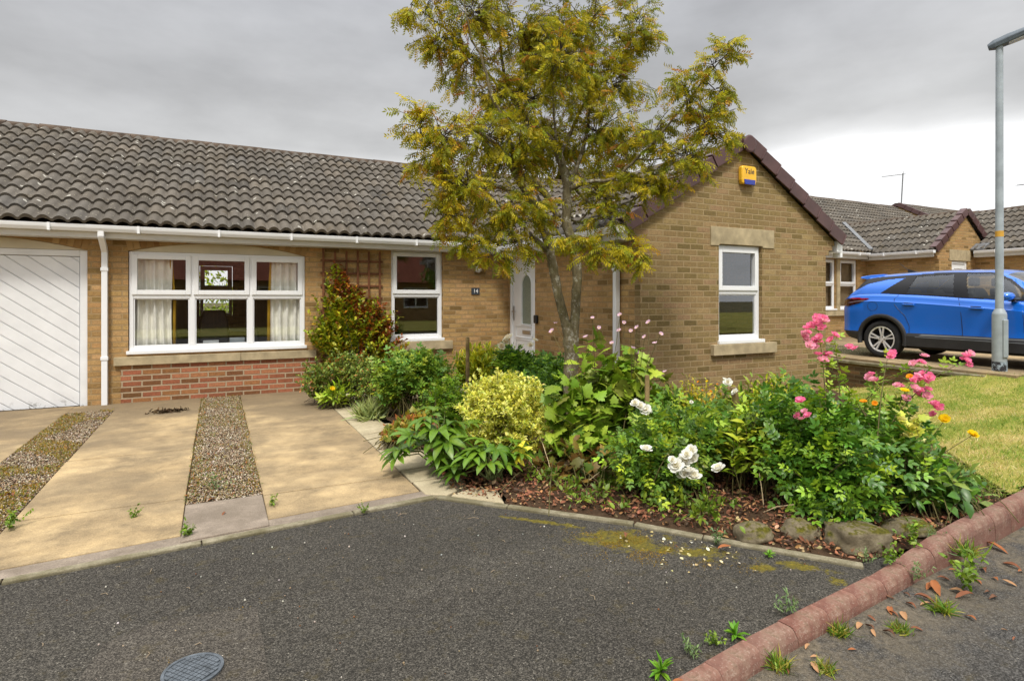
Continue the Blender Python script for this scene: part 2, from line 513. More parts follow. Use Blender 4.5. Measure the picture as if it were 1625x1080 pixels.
# ------------------------------------------------------------------ world and sun
def build_world():
    w = bpy.data.worlds.new('World'); SC.world = w; w.use_nodes = True
    t = NT.__new__(NT); t.t = w.node_tree; t.t.nodes.clear()
    out = t.t.nodes.new('ShaderNodeOutputWorld')
    d = t.n('TexCoord').outputs['Generated']
    sky = t.n('TexSky', sky_type='NISHITA', sun_disc=False, sun_elevation=R(56), sun_rotation=R(205), altitude=50, air_density=1.0, dust_density=2.0)
    skyc = t.n('VectorMath', {0: sky.outputs[0], 3: .09}, operation='SCALE').outputs[0]
    xyz = t.n('SeparateXYZ', {0: d})
    z = xyz.outputs[2]
    warp = t.n('Mapping', {'Vector': d, 'Scale': (1, 1, 2.6)}).outputs[0]
    n = t.noise(warp, 1.7, 6, .5)
    n2 = t.noise(warp, 4.2, 5, .5)
    # height above the horizon, its edge ruffled by the cloud base
    e = t.math('ADD', z, t.math('MULTIPLY', t.math('SUBTRACT', n, .5), .13))
    cloud = t.ramp(e, [(.0, (.95, .96, .97)), (.205, (.92, .925, .93)), (.225, (.66, .665, .67)), (.25, (.50, .505, .51)), (.32, (.455, .46, .47)), (.46, (.43, .44, .465)), (.60, (.56, .57, .59)), (1, (.95, .96, .98))])
    n3 = t.noise(t.n('Mapping', {'Vector': d, 'Scale': (1, 1, 2.4), 'Location': (3.1, 1.7, 0)}).outputs[0], 2.4, 8, .58)
    cloud = t.mix(.75, cloud, t.ramp(t.mix(.5, n2, n3), [(.32, .33), (.68, .66)]), 'OVERLAY')
    # unseen sky behind the viewpoint and overhead is brightened to add fill light
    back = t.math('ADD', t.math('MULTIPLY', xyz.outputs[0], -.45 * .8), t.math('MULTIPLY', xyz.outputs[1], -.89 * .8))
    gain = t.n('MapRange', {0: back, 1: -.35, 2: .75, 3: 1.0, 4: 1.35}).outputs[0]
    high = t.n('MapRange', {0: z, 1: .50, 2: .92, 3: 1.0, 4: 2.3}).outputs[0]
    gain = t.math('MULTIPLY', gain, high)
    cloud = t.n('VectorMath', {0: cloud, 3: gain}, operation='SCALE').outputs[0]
    gap = t.math('MULTIPLY', t.ramp(t.noise(warp, 3.1, 5, .55), [(.60, 0), (.72, 1)]), t.ramp(z, [(.02, .0), (.10, .8), (.17, .8), (.24, 0)]))
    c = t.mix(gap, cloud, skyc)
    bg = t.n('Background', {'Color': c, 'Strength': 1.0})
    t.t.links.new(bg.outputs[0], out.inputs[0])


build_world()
sun_d = bpy.data.lights.new('sun', 'SUN')
sun_d.energy = 2.5; sun_d.angle = R(10); sun_d.color = (1, .95, .86)
sun = bpy.data.objects.new('sun', sun_d); COL.objects.link(sun)
_az, _el = R(205), R(56)          # measured clockwise from +Y
sdir = Vector((math.sin(_az) * math.cos(_el), math.cos(_az) * math.cos(_el), math.sin(_el)))
sun.rotation_euler = sdir.to_track_quat('Z', 'Y').to_euler()
sun.location = sdir * 30
SC.view_settings.view_transform = 'Standard'; SC.view_settings.look = 'None'
SC.view_settings.exposure = 0.25; SC.view_settings.gamma = 1
SC.cycles.max_bounces = 8; SC.cycles.transparent_max_bounces = 12
SC.cycles.caustics_reflective = False; SC.cycles.caustics_refractive = False
# ------------------------------------------------------------------ building helpers
def frame_m(origin, right, inward):
    r_, i_ = Vector(right), Vector(inward)
    m = Matrix(((r_.x, i_.x, 0, origin[0]), (r_.y, i_.y, 0, origin[1]), (r_.z, i_.z, 1, origin[2]), (0, 0, 0, 1)))
    return m


def tbox(mb, M0, x0, x1, y0, y1, z0, z1):
    b = MB().box(x0, x1, y0, y1, z0, z1)
    return mb.add([M0 @ Vector(p) for p in b.v], b.f)


def arc(x0, x1, zs, zc, n=18):
    """points of a segmental arch from (x1, zs) over the crown zc to (x0, zs)"""
    h = zc - zs; w = (x1 - x0) / 2; r = (w * w + h * h) / (2 * h); cx = (x0 + x1) / 2; cz = zc - r
    a0 = math.atan2(zs - cz, w)
    return [(cx + r * math.cos(a0 + (PI - 2 * a0) * i / n), cz + r * math.sin(a0 + (PI - 2 * a0) * i / n)) for i in range(n + 1)], (cx, cz, r, a0)


def wall(name, outer, holes, M0, thick, mat, parent):
    loops = [outer] + holes
    tri = geometry.tessellate_polygon([[Vector((p[0], p[1], 0)) for p in l] for l in loops])
    flat = [p for l in loops for p in l]; n = len(flat)
    vs = [M0 @ Vector((p[0], 0, p[1])) for p in flat] + [M0 @ Vector((p[0], thick, p[1])) for p in flat]
    fs = []
    for a, b, c in tri:
        pa, pb, pc = flat[a], flat[b], flat[c]
        s = (pb[0] - pa[0]) * (pc[1] - pa[1]) - (pb[1] - pa[1]) * (pc[0] - pa[0])
        if s < 0: b, c = c, b
        fs.append((a, b, c)); fs.append((a + n, c + n, b + n))
    k = 0
    for l in loops:
        m = len(l)
        for i in range(m):
            a, b = k + i, k + (i + 1) % m
            fs.append((a, b, b + n, a + n))
        k += m
    mb = MB(); mb.v = [tuple(v) for v in vs]; mb.f = fs
    me = bpy.data.meshes.new(name); me.from_pydata(mb.v, [], mb.f)
    bm = bmesh.new(); bm.from_mesh(me); bmesh.ops.recalc_face_normals(bm, faces=bm.faces); bm.to_mesh(me); bm.free()
    me.update(); box_uv(me)
    return link(name, me, mat, parent)


def rect(x0, x1, z0, z1):
    return [(x0, z0), (x1, z0), (x1, z1), (x0, z1)]


def window(M0, x0, x1, z0, z1, xm, zt, parent, set_=.055, cill=True, pane_mat=None, label=None, sash_cols=None):
    f = MB(); W = .052
    if cill:
        tbox(f, M0, x0 - .025, x1 + .025, -.035, set_ + .02, z0, z0 + .045); zb = z0 + .045
    else: zb = z0
    y0, y1 = set_, set_ + .065
    tbox(f, M0, x0, x0 + W, y0, y1, zb, z1); tbox(f, M0, x1 - W, x1, y0, y1, zb, z1)
    edges = [x0 + W] + [v for c in xm for v in (c - .034, c + .034)] + [x1 - W]
    tbox(f, M0, x0 + W, x1 - W, y0, y1, z1 - W, z1); tbox(f, M0, x0 + W, x1 - W, y0, y1, zb, zb + W)
    for c in xm: tbox(f, M0, c - .034, c + .034, y0, y1, zb + W, z1 - W)
    cells = []
    for i in range(0, len(edges), 2):
        a, b = edges[i], edges[i + 1]
        if zt:
            tbox(f, M0, a, b, y0, y1, zt - .034, zt + .034)
            cells.append((a, b, zt + .034, z1 - W, sash_cols is None or (i // 2) in sash_cols)); cells.append((a, b, zb + W, zt - .034, False))
        else: cells.append((a, b, zb + W, z1 - W, False))
    fr = None; panes = []
    for a, b, c, d, sash in cells:
        w = .045 if sash else .016
        ya = y0 - .02 if sash else y0 + .012
        o = .018 if sash else 0          # the sash laps over the frame
        tbox(f, M0, a - o, a + w, ya, y0 + .05, c - o, d + o); tbox(f, M0, b - w, b + o, ya, y0 + .05, c - o, d + o)
        tbox(f, M0, a + w, b - w, ya, y0 + .05, d - w, d + o); tbox(f, M0, a + w, b - w, ya, y0 + .05, c - o, c + w)
        panes.append((a + w - .004, b - w + .004, c + w - .004, d - w + .004))
    fr = f.obj('window', M['pvc'], parent, bevel=.005)
    if label: fr['label'] = label
    for a, b, c, d in panes:
        p = MB(); tbox(p, M0, a, b, y0 + .022, y0 + .028, c, d)
        p.obj('pane', pane_mat or M['glass'], fr)
    return fr


def tiles(name, O, U, W, width, length, parent, keep=None, gauge=.315, roll=.162, base=(.108, .094, .077), label=None):
    O, U, W = Vector(O), Vector(U).normalized(), Vector(W).normalized()
    N = U.cross(W)
    if N.z < 0: N = -N
    S = 8; nc = max(2, int(round(width / roll / 2)) * 2)
    us = np.linspace(0, nc * roll, nc * S + 1)
    p = (us / roll) % 1.0
    h = .050 * np.clip(np.sin(PI * np.clip(p / .88, 0, 1)), 0, 1) ** .75 - .004
    ti = np.minimum((us / (2 * roll)).astype(int), nc // 2)
    nr = int(round(length / gauge))
    Oa, Ua, Wa, Na = map(np.array, (O, U, W, N))
    vs = []; cs = []; qs = []; m = len(us); b = 0
    for j in range(nr):
        s0 = j * gauge; s1 = min((j + 1) * gauge + .035, nr * gauge)
        je = RNG.normal(0, .0028, nc // 2 + 1)[ti]; js = RNG.normal(0, .004, nc // 2 + 1)[ti]
        tone = np.clip(RNG.normal(1, .11, nc // 2 + 1), .65, 1.4)[ti]
        hue = RNG.normal(0, .018, nc // 2 + 1)[ti]
        col = np.array(base)[None] * tone[:, None] * (1 + hue[:, None] * np.array([1, .2, -1])[None])
        for s, hh in ((s0 + js, h * .8 + .006 + je), (s0 + js, h + .042 + je), (np.full(m, s1), h + .004)):
            vs.append(Oa + us[:, None] * Ua + s[:, None] * Wa + hh[:, None] * Na); cs.append(col)
        i = np.arange(m - 1)
        for r_ in (0, 1):
            k = b + r_ * m
            qs.append(np.stack([k + i, k + i + 1, k + m + i + 1, k + m + i], 1))
        b += 3 * m
    vs = np.concatenate(vs); cs = np.concatenate(cs); qs = np.concatenate(qs)
    if keep is not None:
        cen = vs[qs].mean(1); qs = qs[keep(cen)]
    me = np_mesh(name, vs, quads=qs, col=cs)
    me.polygons.foreach_set('use_smooth', np.ones(len(me.polygons), bool))
    try: me.set_sharp_from_angle(angle=R(50))
    except Exception: pass
    o = link(name, me, M['tile'], parent)
    return o


def ridge(name, a, b, parent, mat=None, r=.12, seg=.42):
    a, b = Vector(a), Vector(b); L = (b - a).length; d = (b - a).normalized(); side = d.cross(Vector((0, 0, 1))).normalized(); up = side.cross(d)
    n = max(1, int(round(L / seg))); mb = MB()
    for i in range(n):
        p0 = a + d * (L * i / n); p1 = a + d * (L * (i + 1) / n - .006)
        rr = r * random.uniform(.96, 1.04); dz = random.uniform(-.006, .006)
        pts = [(math.cos(t) * rr, math.sin(t) * rr * .85 - .05 + dz) for t in np.linspace(-.25, PI + .25, 11)]
        vs = [p0 + side * x + up * z for x, z in pts] + [p1 + side * x + up * z * 1.0 for x, z in pts]
        m = len(pts)
        fs = [(k, k + 1, m + k + 1, m + k) for k in range(m - 1)] + [tuple(range(m)), tuple(range(2 * m - 1, m - 1, -1))] + [(0, m, 2 * m - 1, m - 1)]
        mb.add(vs, fs)
    return mb.obj(name, mat or M['ridge'], parent)


def verge(a, b, face, parent, mat=None, unit=.33):
    """stepped verge caps from the eaves a up to the ridge b; face points outwards"""
    a, b, n = Vector(a), Vector(b), Vector(face); d = (b - a).normalized(); up = (n.cross(d)); up = up if up.z > 0 else -up
    L = (b - a).length; k = int(round(L / unit)); mb = MB()
    for i in range(k):
        s0 = L * i / k + .003; s1 = L * (i + 1) / k - .003
        c = a + d * (s0 + s1) / 2
        tilt = (d * (s1 - s0) / 2 - up * .012)
        mb.obox(c - up * .005, tilt, n * .012, up * .088)
        mb.obox(c - n * .068 + up * .085, tilt, n * .080, up * .012)
        # a nib at the lower end
        mb.obox(a + d * (s0 + .012) + n * .012 + up * .012, d * .010, n * .010, up * .080)
    return mb.obj('verge', mat or M['verge'], parent, bevel=.006)


def gutter(a, b, out, parent, label=None):
    """square-line gutter whose back edge runs from a to b; out points away from the wall"""
    a, b, o = Vector(a), Vector(b), Vector(out); d = (b - a).normalized(); z = Vector((0, 0, 1))
    prof = [(0, 0), (0, -.072), (.085, -.072), (.105, -.035), (.112, .0), (.112, .008), (.100, .008), (.098, -.03), (.08, -.064), (.008, -.064), (.008, 0)]
    m = len(prof); mb = MB()
    vs = [a + o * x + z * h for x, h in prof] + [b + o * x + z * h for x, h in prof]
    mb.add(vs, [(i, (i + 1) % m, (i + 1) % m + m, i + m) for i in range(m)])
    L = (b - a).length
    for q in (a + d * .002, b - d * .002):                     # stop ends
        mb.obox(q + o * .056 - z * .033, d * .004, o * .056, z * .039)
    g = mb.obj('gutter', M['pvc'], parent)
    k = max(2, int(L / .9))
    for i in range(k):
        q = a + d * (L * (i + .5) / k); br = MB()
        br.obox(q + o * .060 - z * .034, d * .014, o * .060, z * .047); br.obj('gutter_bracket', M['pvc'], g)
    return g


# ------------------------------------------------------------------ the bungalow
FY, SX, GY, RX = 9.24, 4.59, 5.63, 8.06
house = thing('bungalow', 'buff brick bungalow with white garage door and a gabled wing behind the small tree', 'bungalow', (1.5, FY, 0))
MF = frame_m((0, FY, 0), (1, 0, 0), (0, 1, 0))
MG = frame_m((0, GY, 0), (1, 0, 0), (0, 1, 0))
MS = frame_m((SX, 0, 0), (0, -1, 0), (1, 0, 0))
W1 = (-1.054, 1.178, .655, 2.030)
G1 = (-3.90, -1.503, -.05, 2.02)
arch1, A1 = arc(W1[0] - .005, W1[1] + .005, 2.033, 2.178)
archg, AG = arc(G1[0], G1[1], 2.025, 2.178)
hole1 = [(W1[0] - .005, W1[2]), (W1[1] + .005, W1[2])] + arch1
holeg = [(G1[0], G1[2]), (G1[1], G1[2])] + archg
W2 = (2.497, 3.365, .703, 2.182)
wall('front_wall', rect(-6, SX, -.15, 2.36), [hole1, holeg, rect(W2[0] - .004, W2[1] + .004, W2[2], W2[3] + .004)], MF, .1, M['brick'], house)
DR = (-9.205, -8.262, .06, 2.17)
wall('side_wall', rect(-FY, -GY - .1, -.15, 2.36), [rect(DR[0], DR[1], DR[2], DR[3])], MS, .1, M['brick'], house)
W3 = (5.898, 6.706, .800, 2.113)
EX = (4.30, 8.39)                                     # the wing roof's eaves
gp = [(SX, -.7), (RX, -.7), (RX, 2.04), (RX + .07, 2.04), (RX + .07, 2.115), (RX + .15, 2.115), (RX + .15, 2.19), (RX + .2, 2.19), (RX + .2, 2.25),
      (6.345, 3.45), (SX - .2, 2.25), (SX - .2, 2.19), (SX - .15, 2.19), (SX - .15, 2.115), (SX - .07, 2.115), (SX - .07, 2.04), (SX, 2.04)]
wall('gable_wall', gp, [rect(W3[0] - .004, W3[1] + .004, W3[2], W3[3])], MG, .1, M['gable_brick'], house)
b = MB(); b.box(RX - .1, RX, GY + .1, 14.9, -.7, 2.3); b.obj('end_wall', M['brick'], house)
b = MB(); b.box(-6, -.36, 15, 15.2, -.1, 2.4); b.box(.32, RX, 15, 15.2, -.1, 2.4); b.box(-.36, .32, 15, 15.2, -.1, 1.0); b.box(-.36, .32, 15, 15.2, 2.15, 2.4)
b.box(-6.1, -6, FY, 15.2, -.1, 2.4); b.obj('back_wall', M['brick'], house)
MBK = frame_m((0, 15, 0), (1, 0, 0), (0, 1, 0))
window(MBK, -.35, .31, 1.0, 2.14, [], 1.62, house, cill=False)

# voussoirs over the two arches
def voussoirs(A, parent, n, hh=.21):
    cx, cz, r, a0 = A; mb = MB()
    cols = []
    for i in range(n):
        a = a0 + (PI - 2 * a0) * (i + .06) / n; b_ = a0 + (PI - 2 * a0) * (i + .94) / n
        top = min(r + hh, (2.345 - cz) / max(.2, math.sin((a + b_) / 2)))
        q = [(r + .004, a), (r + .004, b_), (top, b_), (top, a)]
        pr = [(cx + R_ * math.cos(t), cz + R_ * math.sin(t)) for R_, t in q]
        mb.prism(pr, MF, -.006, .03)
    return mb.obj('arch_brickwork', M['vous'], parent)


def vous_mat():
    t = NT('arch brick'); o = t.obj()
    c = t.ramp(t.n('SeparateColor', {0: t.n('TexWhiteNoise', {'Vector': t.n('VectorMath', {0: t.n('NewGeometry').outputs['Random Per Island'], 3: 91.7}, operation='SCALE').outputs[0]}).outputs['Color']}).outputs[0], [(0, (.19, .09, .03)), (.5, (.32, .20, .085)), (1, (.42, .28, .13))])
    return t.done(c, .92, t.bump(t.noise(o, 70, 4), .5, .006), .2)


M['vous'] = vous_mat()
voussoirs(A1, house, 30); voussoirs(AG, house, 32)

# cream panels filling the arches
def arch_fill(A, pts, x0, x1, zs, parent, y0=.03, y1=.07):
    mb = MB(); mb.prism([(x1, zs), *pts[1:-1], (x0, zs)][::-1], MF, y0, y1)
    return mb.obj('arch_panel', M['cream'], parent)


arch_fill(A1, [(x, z - .004) for x, z in arch1], W1[0], W1[1], 2.033, house)
arch_fill(AG, [(x, z - .004) for x, z in archg], G1[0], G1[1], 2.026, house)
window(MF, W1[0], W1[1], W1[2], W1[3], [-.31, .432], 1.436, house, set_=.03, label='wide white window of six panes with cream curtains behind')
window(MF, W2[0], W2[1], W2[2], W2[3], [], 1.462, house, set_=.04, label='white two pane window beside the trellis')
window(MG, W3[0], W3[1], W3[2], W3[3], [], 1.492, house, set_=.05, label='white two pane window in the gable end')
# stone sills, lintel, the red infill under the wide window
b = MB(); b.box(-1.215, .30, FY - .055, FY + .03, .512, .625); b.box(.304, 1.335, FY - .055, FY + .03, .512, .625); b.obj('stone_sill', M['stone'], house, bevel=.006)
b = MB(); b.box(2.44, 3.53, FY - .055, FY + .03, .56, .70); b.obj('stone_sill', M['stone'], house, bevel=.006)
b = MB(); b.box(5.75, 6.94, GY - .06, GY + .03, .655, .797); b.obj('stone_sill', M['stone'], house, bevel=.006)
lp = [(5.75, 2.345), (5.75, 2.075), (5.865, 2.075), (5.895, 2.118), (6.709, 2.118), (6.735, 2.075), (6.94, 2.075), (6.94, 2.345)]
lp = [(5.745, 2.095), (5.885, 2.095), (5.905, 2.118), (6.70, 2.118), (6.72, 2.095), (6.94, 2.095), (6.94, 2.345), (5.745, 2.345)]
b = MB(); b.prism(lp, MG, -.012, .02); b.obj('stone_lintel', M['stone'], house, bevel=.004)
b = MB(); b.box(-1.14, 1.33, FY - .018, FY + .02, -.05, .511); o = b.obj('infill_panel', M['red_brick'], house); o['label'] = 'red brick infill below the wide window'
# garage door
b = MB()
b.box(G1[1] - .085, G1[1] - .003, FY + .03, FY + .10, -.04, 2.023); b.box(G1[0] + .003, G1[0] + .085, FY + .03, FY + .10, -.04, 2.023)
b.box(G1[0] + .085, G1[1] - .085, FY + .03, FY + .10, 1.945, 2.023)
gd = b.obj('garage_door', M['garage'], house, bevel=.006)
gx0, gx1, gz0, gz1 = G1[0] + .092, G1[1] - .092, .012, 1.938


def clip_poly(poly, ax, val, keep_less):
    out = []
    for i in range(len(poly)):
        p, q = poly[i], poly[(i + 1) % len(poly)]
        ip = (p[ax] <= val) == keep_less; iq = (q[ax] <= val) == keep_less
        if ip: out.append(p)
        if ip != iq:
            t = (val - p[ax]) / (q[ax] - p[ax]); out.append((p[0] + (q[0] - p[0]) * t, p[1] + (q[1] - p[1]) * t))
    return out


b = MB(); b.box(gx0, gx1, FY + .068, FY + .085, gz0, gz1)
st = .135; an = R(37); dx, dz = math.cos(an), -math.sin(an); nx, nz = math.sin(an), math.cos(an)
for k in range(-40, 60):
    c0 = k * st; q = []
    for off, l in ((.004, -6), (.004, 6), (st - .004, 6), (st - .004, -6)):
        q.append((gx1 + nx * (c0 + off) + dx * l, gz0 + nz * (c0 + off) + dz * l))
    for ax, v, kl in ((0, gx0, False), (0, gx1, True), (1, gz0, False), (1, gz1, True)):
        if q: q = clip_poly(q, ax, v, kl)
    if len(q) > 2:
        b.prism(q, MF, .050, .0675)
b.obj('boarding', M['garage'], gd, bevel=.003, seg=1)

# front door (faces left, in the corner)
b = MB()
tbox(b, MS, DR[0] + .002, DR[0] + .07, .02, .09, DR[2], DR[3] - .002); tbox(b, MS, DR[1] - .06, DR[1] - .002, .02, .09, DR[2], DR[3] - .002)
tbox(b, MS, DR[0] + .07, DR[1] - .06, .02, .09, 2.085, DR[3] - .002)
tbox(b, MS, DR[0] + .002, DR[1] - .002, -.03, .095, DR[2] - .045, DR[2] - .001)
door = b.obj('front_door', M['pvc'], house, bevel=.006)
sl = (DR[0] + .078, DR[1] - .066)
gcx, gw, gz_lo, gz_hi = sl[0] + .50, .165, .97, 1.79
ap = [(gcx - gw, gz_lo), (gcx + gw, gz_lo)] + [(gcx + gw * math.cos(t), gz_hi - gw + gw * math.sin(t)) for t in np.linspace(0, PI, 17)]
wall('door_leaf', rect(sl[0], sl[1], DR[2] + .01, 2.078), [ap], frame_m((SX + .045, 0, 0), (0, -1, 0), (1, 0, 0)), .045, M['pvc'], door)
ML = frame_m((SX + .045, 0, 0), (0, -1, 0), (1, 0, 0))
b = MB(); b.prism(ap, ML, .012, .02); b.obj('arched_glass', M['obscure'], door)
b = MB()                                              # moulding round the glass
pm = [(gcx - gw - .012, gz_lo - .012), (gcx + gw + .012, gz_lo - .012)] + [(gcx + (gw + .012) * math.cos(t), gz_hi - gw + (gw + .012) * math.sin(t)) for t in np.linspace(0, PI, 17)]
b.tube([ML @ Vector((x, -.004, z)) for x, z in pm + pm[:1]], .012, 6, False)
for px0, px1, pz0, pz1 in ((sl[0] + .12, sl[1] - .09, .16, .70), (sl[0] + .12, sl[1] - .09, .74, .93)):
    q = rect(px0, px1, pz0, pz1); b.tube([ML @ Vector((x, -.002, z)) for x, z in q + q[:1]], .010, 6, False)
b.obj('door_moulding', M['pvc'], door, smooth=True)
b = MB(); tbox(b, ML, gcx - .14, gcx + .14, -.014, 0, .80, .865); b.obj('letter_box', M['steel'], door, bevel=.006)
b = MB(); tbox(b, ML, sl[0] + .02, sl[0] + .055, -.012, 0, 1.02, 1.27); tbox(b, ML, sl[0] + .03, sl[0] + .15, -.055, -.035, 1.165, 1.185); tbox(b, ML, sl[0] + .03, sl[0] + .045, -.035, -.012, 1.165, 1.185)
b.obj('door_handle', M['steel'], door, bevel=.004)


def text_mesh(name, s, size, M0, mat, parent, depth=.003, sx=1.0):
    cu = bpy.data.curves.new(name, 'FONT'); cu.body = s; cu.size = size; cu.extrude = depth; cu.align_x = 'CENTER'; cu.align_y = 'CENTER'
    ob = bpy.data.objects.new('tmp', cu); COL.objects.link(ob)
    bpy.context.view_layer.update()
    me = bpy.data.meshes.new_from_object(ob.evaluated_get(bpy.context.evaluated_depsgraph_get()))
    bpy.data.objects.remove(ob); bpy.data.curves.remove(cu)
    # text plane x,y -> local x,z ; facing local -y
    T = Matrix(((sx, 0, 0, 0), (0, 0, -1, 0), (0, 1, 0, 0), (0, 0, 0, 1)))
    me.transform(M0 @ T); me.name = name
    me.materials.clear()
    return link(name, me, mat, parent)


text_mesh('door_number', '14', .095, ML @ Matrix.Translation((gcx, -.003, 1.955)), M['black'], door, .002)

# roofs
MP = R(30); mt = math.tan(MP); WP = R(31.5); wt = math.tan(WP)
EY, EZ, WZ = 8.86, 2.335, 2.245
wing_x0, wing_x1, wing_y0 = 4.28, 8.41, GY - .07
main_z = lambda y: EZ + mt * (y - EY)
wing_z = lambda x: np.minimum(WZ + wt * (x - wing_x0), WZ + wt * (wing_x1 - x))


def keep_main(c):
    return ~((c[:, 0] > wing_x0) & (c[:, 0] < wing_x1) & (wing_z(c[:, 0]) > c[:, 2] + .06))


def keep_wing(c):
    return ~(main_z(c[:, 1]) > c[:, 2] + .07)


roof = tiles('roof', (-6, EY, EZ), (1, 0, 0), (0, math.cos(MP), math.sin(MP)), 14.4, 12 * .315, house, keep_main)
ML_ = 12 * .315; RY, RZ = EY + ML_ * math.cos(MP), EZ + ML_ * math.sin(MP)
b = MB(); b.add([(-6, EY + .05, EZ - .03), (4.2, EY + .05, EZ - .03), (4.2, RY, RZ - .06), (-6, RY, RZ - .06)], [(0, 1, 2, 3)])
b.add([(4.2, 9.3, main_z(9.3) - .06), (8.4, 9.3, main_z(9.3) - .06), (8.4, RY, RZ - .06), (4.2, RY, RZ - .06)], [(0, 1, 2, 3)])
b.add([(-6, RY, RZ - .02), (8.4, RY, RZ - .02), (8.4, 2 * RY - EY, EZ), (-6, 2 * RY - EY, EZ)], [(0, 1, 2, 3)])
b.obj('roof_deck', M['ridge'], roof)
ridge('ridge', (-6, RY, RZ + .01), (8.4, RY, RZ + .01), roof, r=.115)
WLn = 8 * .30; half = (wing_x1 - wing_x0) / 2; WLn = half / math.cos(WP)
wroof = tiles('wing_roof', (wing_x0, wing_y0 + .04, WZ), (0, 1, 0), (math.cos(WP), 0, math.sin(WP)), 11.3 - wing_y0 - .04, WLn, house, keep_wing, gauge=WLn / 8)
tiles('wing_roof', (wing_x1, wing_y0 + .04, WZ), (0, 1, 0), (-math.cos(WP), 0, math.sin(WP)), 11.3 - wing_y0 - .04, WLn, house, keep_wing, gauge=WLn / 8)
AX, AZ = (wing_x0 + wing_x1) / 2, WZ + wt * half
ridge('ridge', (AX, wing_y0 - .02, AZ + .005), (AX, 11.0, AZ + .005), wroof, r=.105)
b = MB(); b.lathe([(.0, 0), (.115, 0), (.118, .02), (.10, .03), (0, .03)], Matrix.Translation((AX, wing_y0 - .025, AZ - .045)) @ Matrix.Rotation(PI / 2, 4, 'X'), 20); b.obj('ridge_end_cap', M['verge'], wroof)
b = MB(); b.add([(wing_x0 + .05, GY + .02, WZ - .03), (wing_x0 + .05, 9.1, WZ - .03), (AX, 11, AZ - .06), (AX, GY + .02, AZ - .06)], [(0, 1, 2, 3)])
b.add([(wing_x1 - .05, GY + .02, WZ - .03), (wing_x1 - .05, 9.1, WZ - .03), (AX, 11, AZ - .06), (AX, GY + .02, AZ - .06)], [(0, 3, 2, 1)])
b.obj('roof_deck', M['ridge'], wroof)
verge((wing_x0 + .03, wing_y0, WZ + .015), (AX - .03, wing_y0, AZ + .012), (0, -1, 0), wroof)
verge((wing_x1 - .03, wing_y0, WZ + .015), (AX + .03, wing_y0, AZ + .012), (0, -1, 0), wroof)
# gutters, fascias, downpipes
gutter((-6, 8.975, 2.315), (4.19, 8.975, 2.315), (0, -1, 0), house)
gutter((4.30, 8.863, 2.255), (4.30, wing_y0 + .0, 2.255), (-1, 0, 0), house)
b = MB(); b.box(-6, 4.31, 8.977, 9.0, 2.17, 2.33); b.box(-6, 4.31, 9.0, FY, 2.17, 2.182); b.obj('fascia', M['soffit'], house)
b = MB(); b.box(4.302, 4.322, GY + .004, 8.975, 2.11, 2.26); b.box(4.322, SX - .001, GY + .104, 9.0, 2.11, 2.122)
b.box(4.302, 4.39, GY - .012, GY + .0035, 2.10, 2.27); b.obj('fascia', M['soffit'], house)
b = MB(); b.box(8.37, 8.42, GY - .02, GY + .1, 2.02, 2.09); b.box(8.29, 8.42, GY - .02, 9, 2.10, 2.26); b.obj('fascia', M['pvc'], house)


def downpipe(pts, w, parent, collars):
    mb = MB()
    for a, c in zip(pts[:-1], pts[1:]):
        a, c = Vector(a), Vector(c); d = (c - a); L = d.length; d.normalize()
        s = d.cross(Vector((1, .001, 0))); s = s.normalized(); q = d.cross(s)
        mb.obox((a + c) / 2, d * (L / 2 + .012), s * w / 2, q * w / 2)
    o = mb.obj('downpipe', M['pvc'], parent, bevel=.008)
    x, y, _ = pts[-1]
    for z in collars:
        cb = MB(); cb.box(x - w / 2 - .008, x + w / 2 + .008, y - w / 2 - .008, y + w / 2 + .008, z - .022, z + .022); cb.obj('pipe_collar', M['pvc'], o, bevel=.004)


downpipe([(-1.31, 8.92, 2.26), (-1.31, 8.92, 2.19), (-1.31, 9.19, 2.02), (-1.31, 9.19, .02)], .068, house, (1.78, .62))
downpipe([(4.25, 6.04, 2.2), (4.25, 6.04, 2.12), (SX - .05, 6.04, 1.98), (SX - .05, 6.04, .02)], .068, house, (1.78, .6))
# rooms behind the windows
b = MB()
b.box(-5.9, SX, FY + .12, 14.98, -.12, .02); b.box(SX + .11, RX - .1, GY + .12, 14.9, -.12, .02)
b.obj('floor', M['carpet'], house)
b = MB(); b.box(-5.9, RX - .1, FY + .12, 14.98, 2.30, 2.33); b.box(SX + .11, RX - .11, GY + .12, FY + .119, 2.30, 2.33); b.obj('ceiling', M['room'], house)
b = MB(); b.box(-1.42, -1.34, FY + .101, 14.98, .02, 2.3); b.box(1.9, 1.98, FY + .101, 14.98, .02, 2.3); b.box(1.98, SX, 12.4, 12.5, .02, 2.3); b.box(SX + .11, RX - .11, 9.6, 9.7, .02, 2.3)
b.box(-1.34, -.5, 14.0, 14.08, .02, 2.3); b.box(.55, 1.9, 14.0, 14.08, .02, 2.3)
b.obj('inner_wall', M['room'], house)


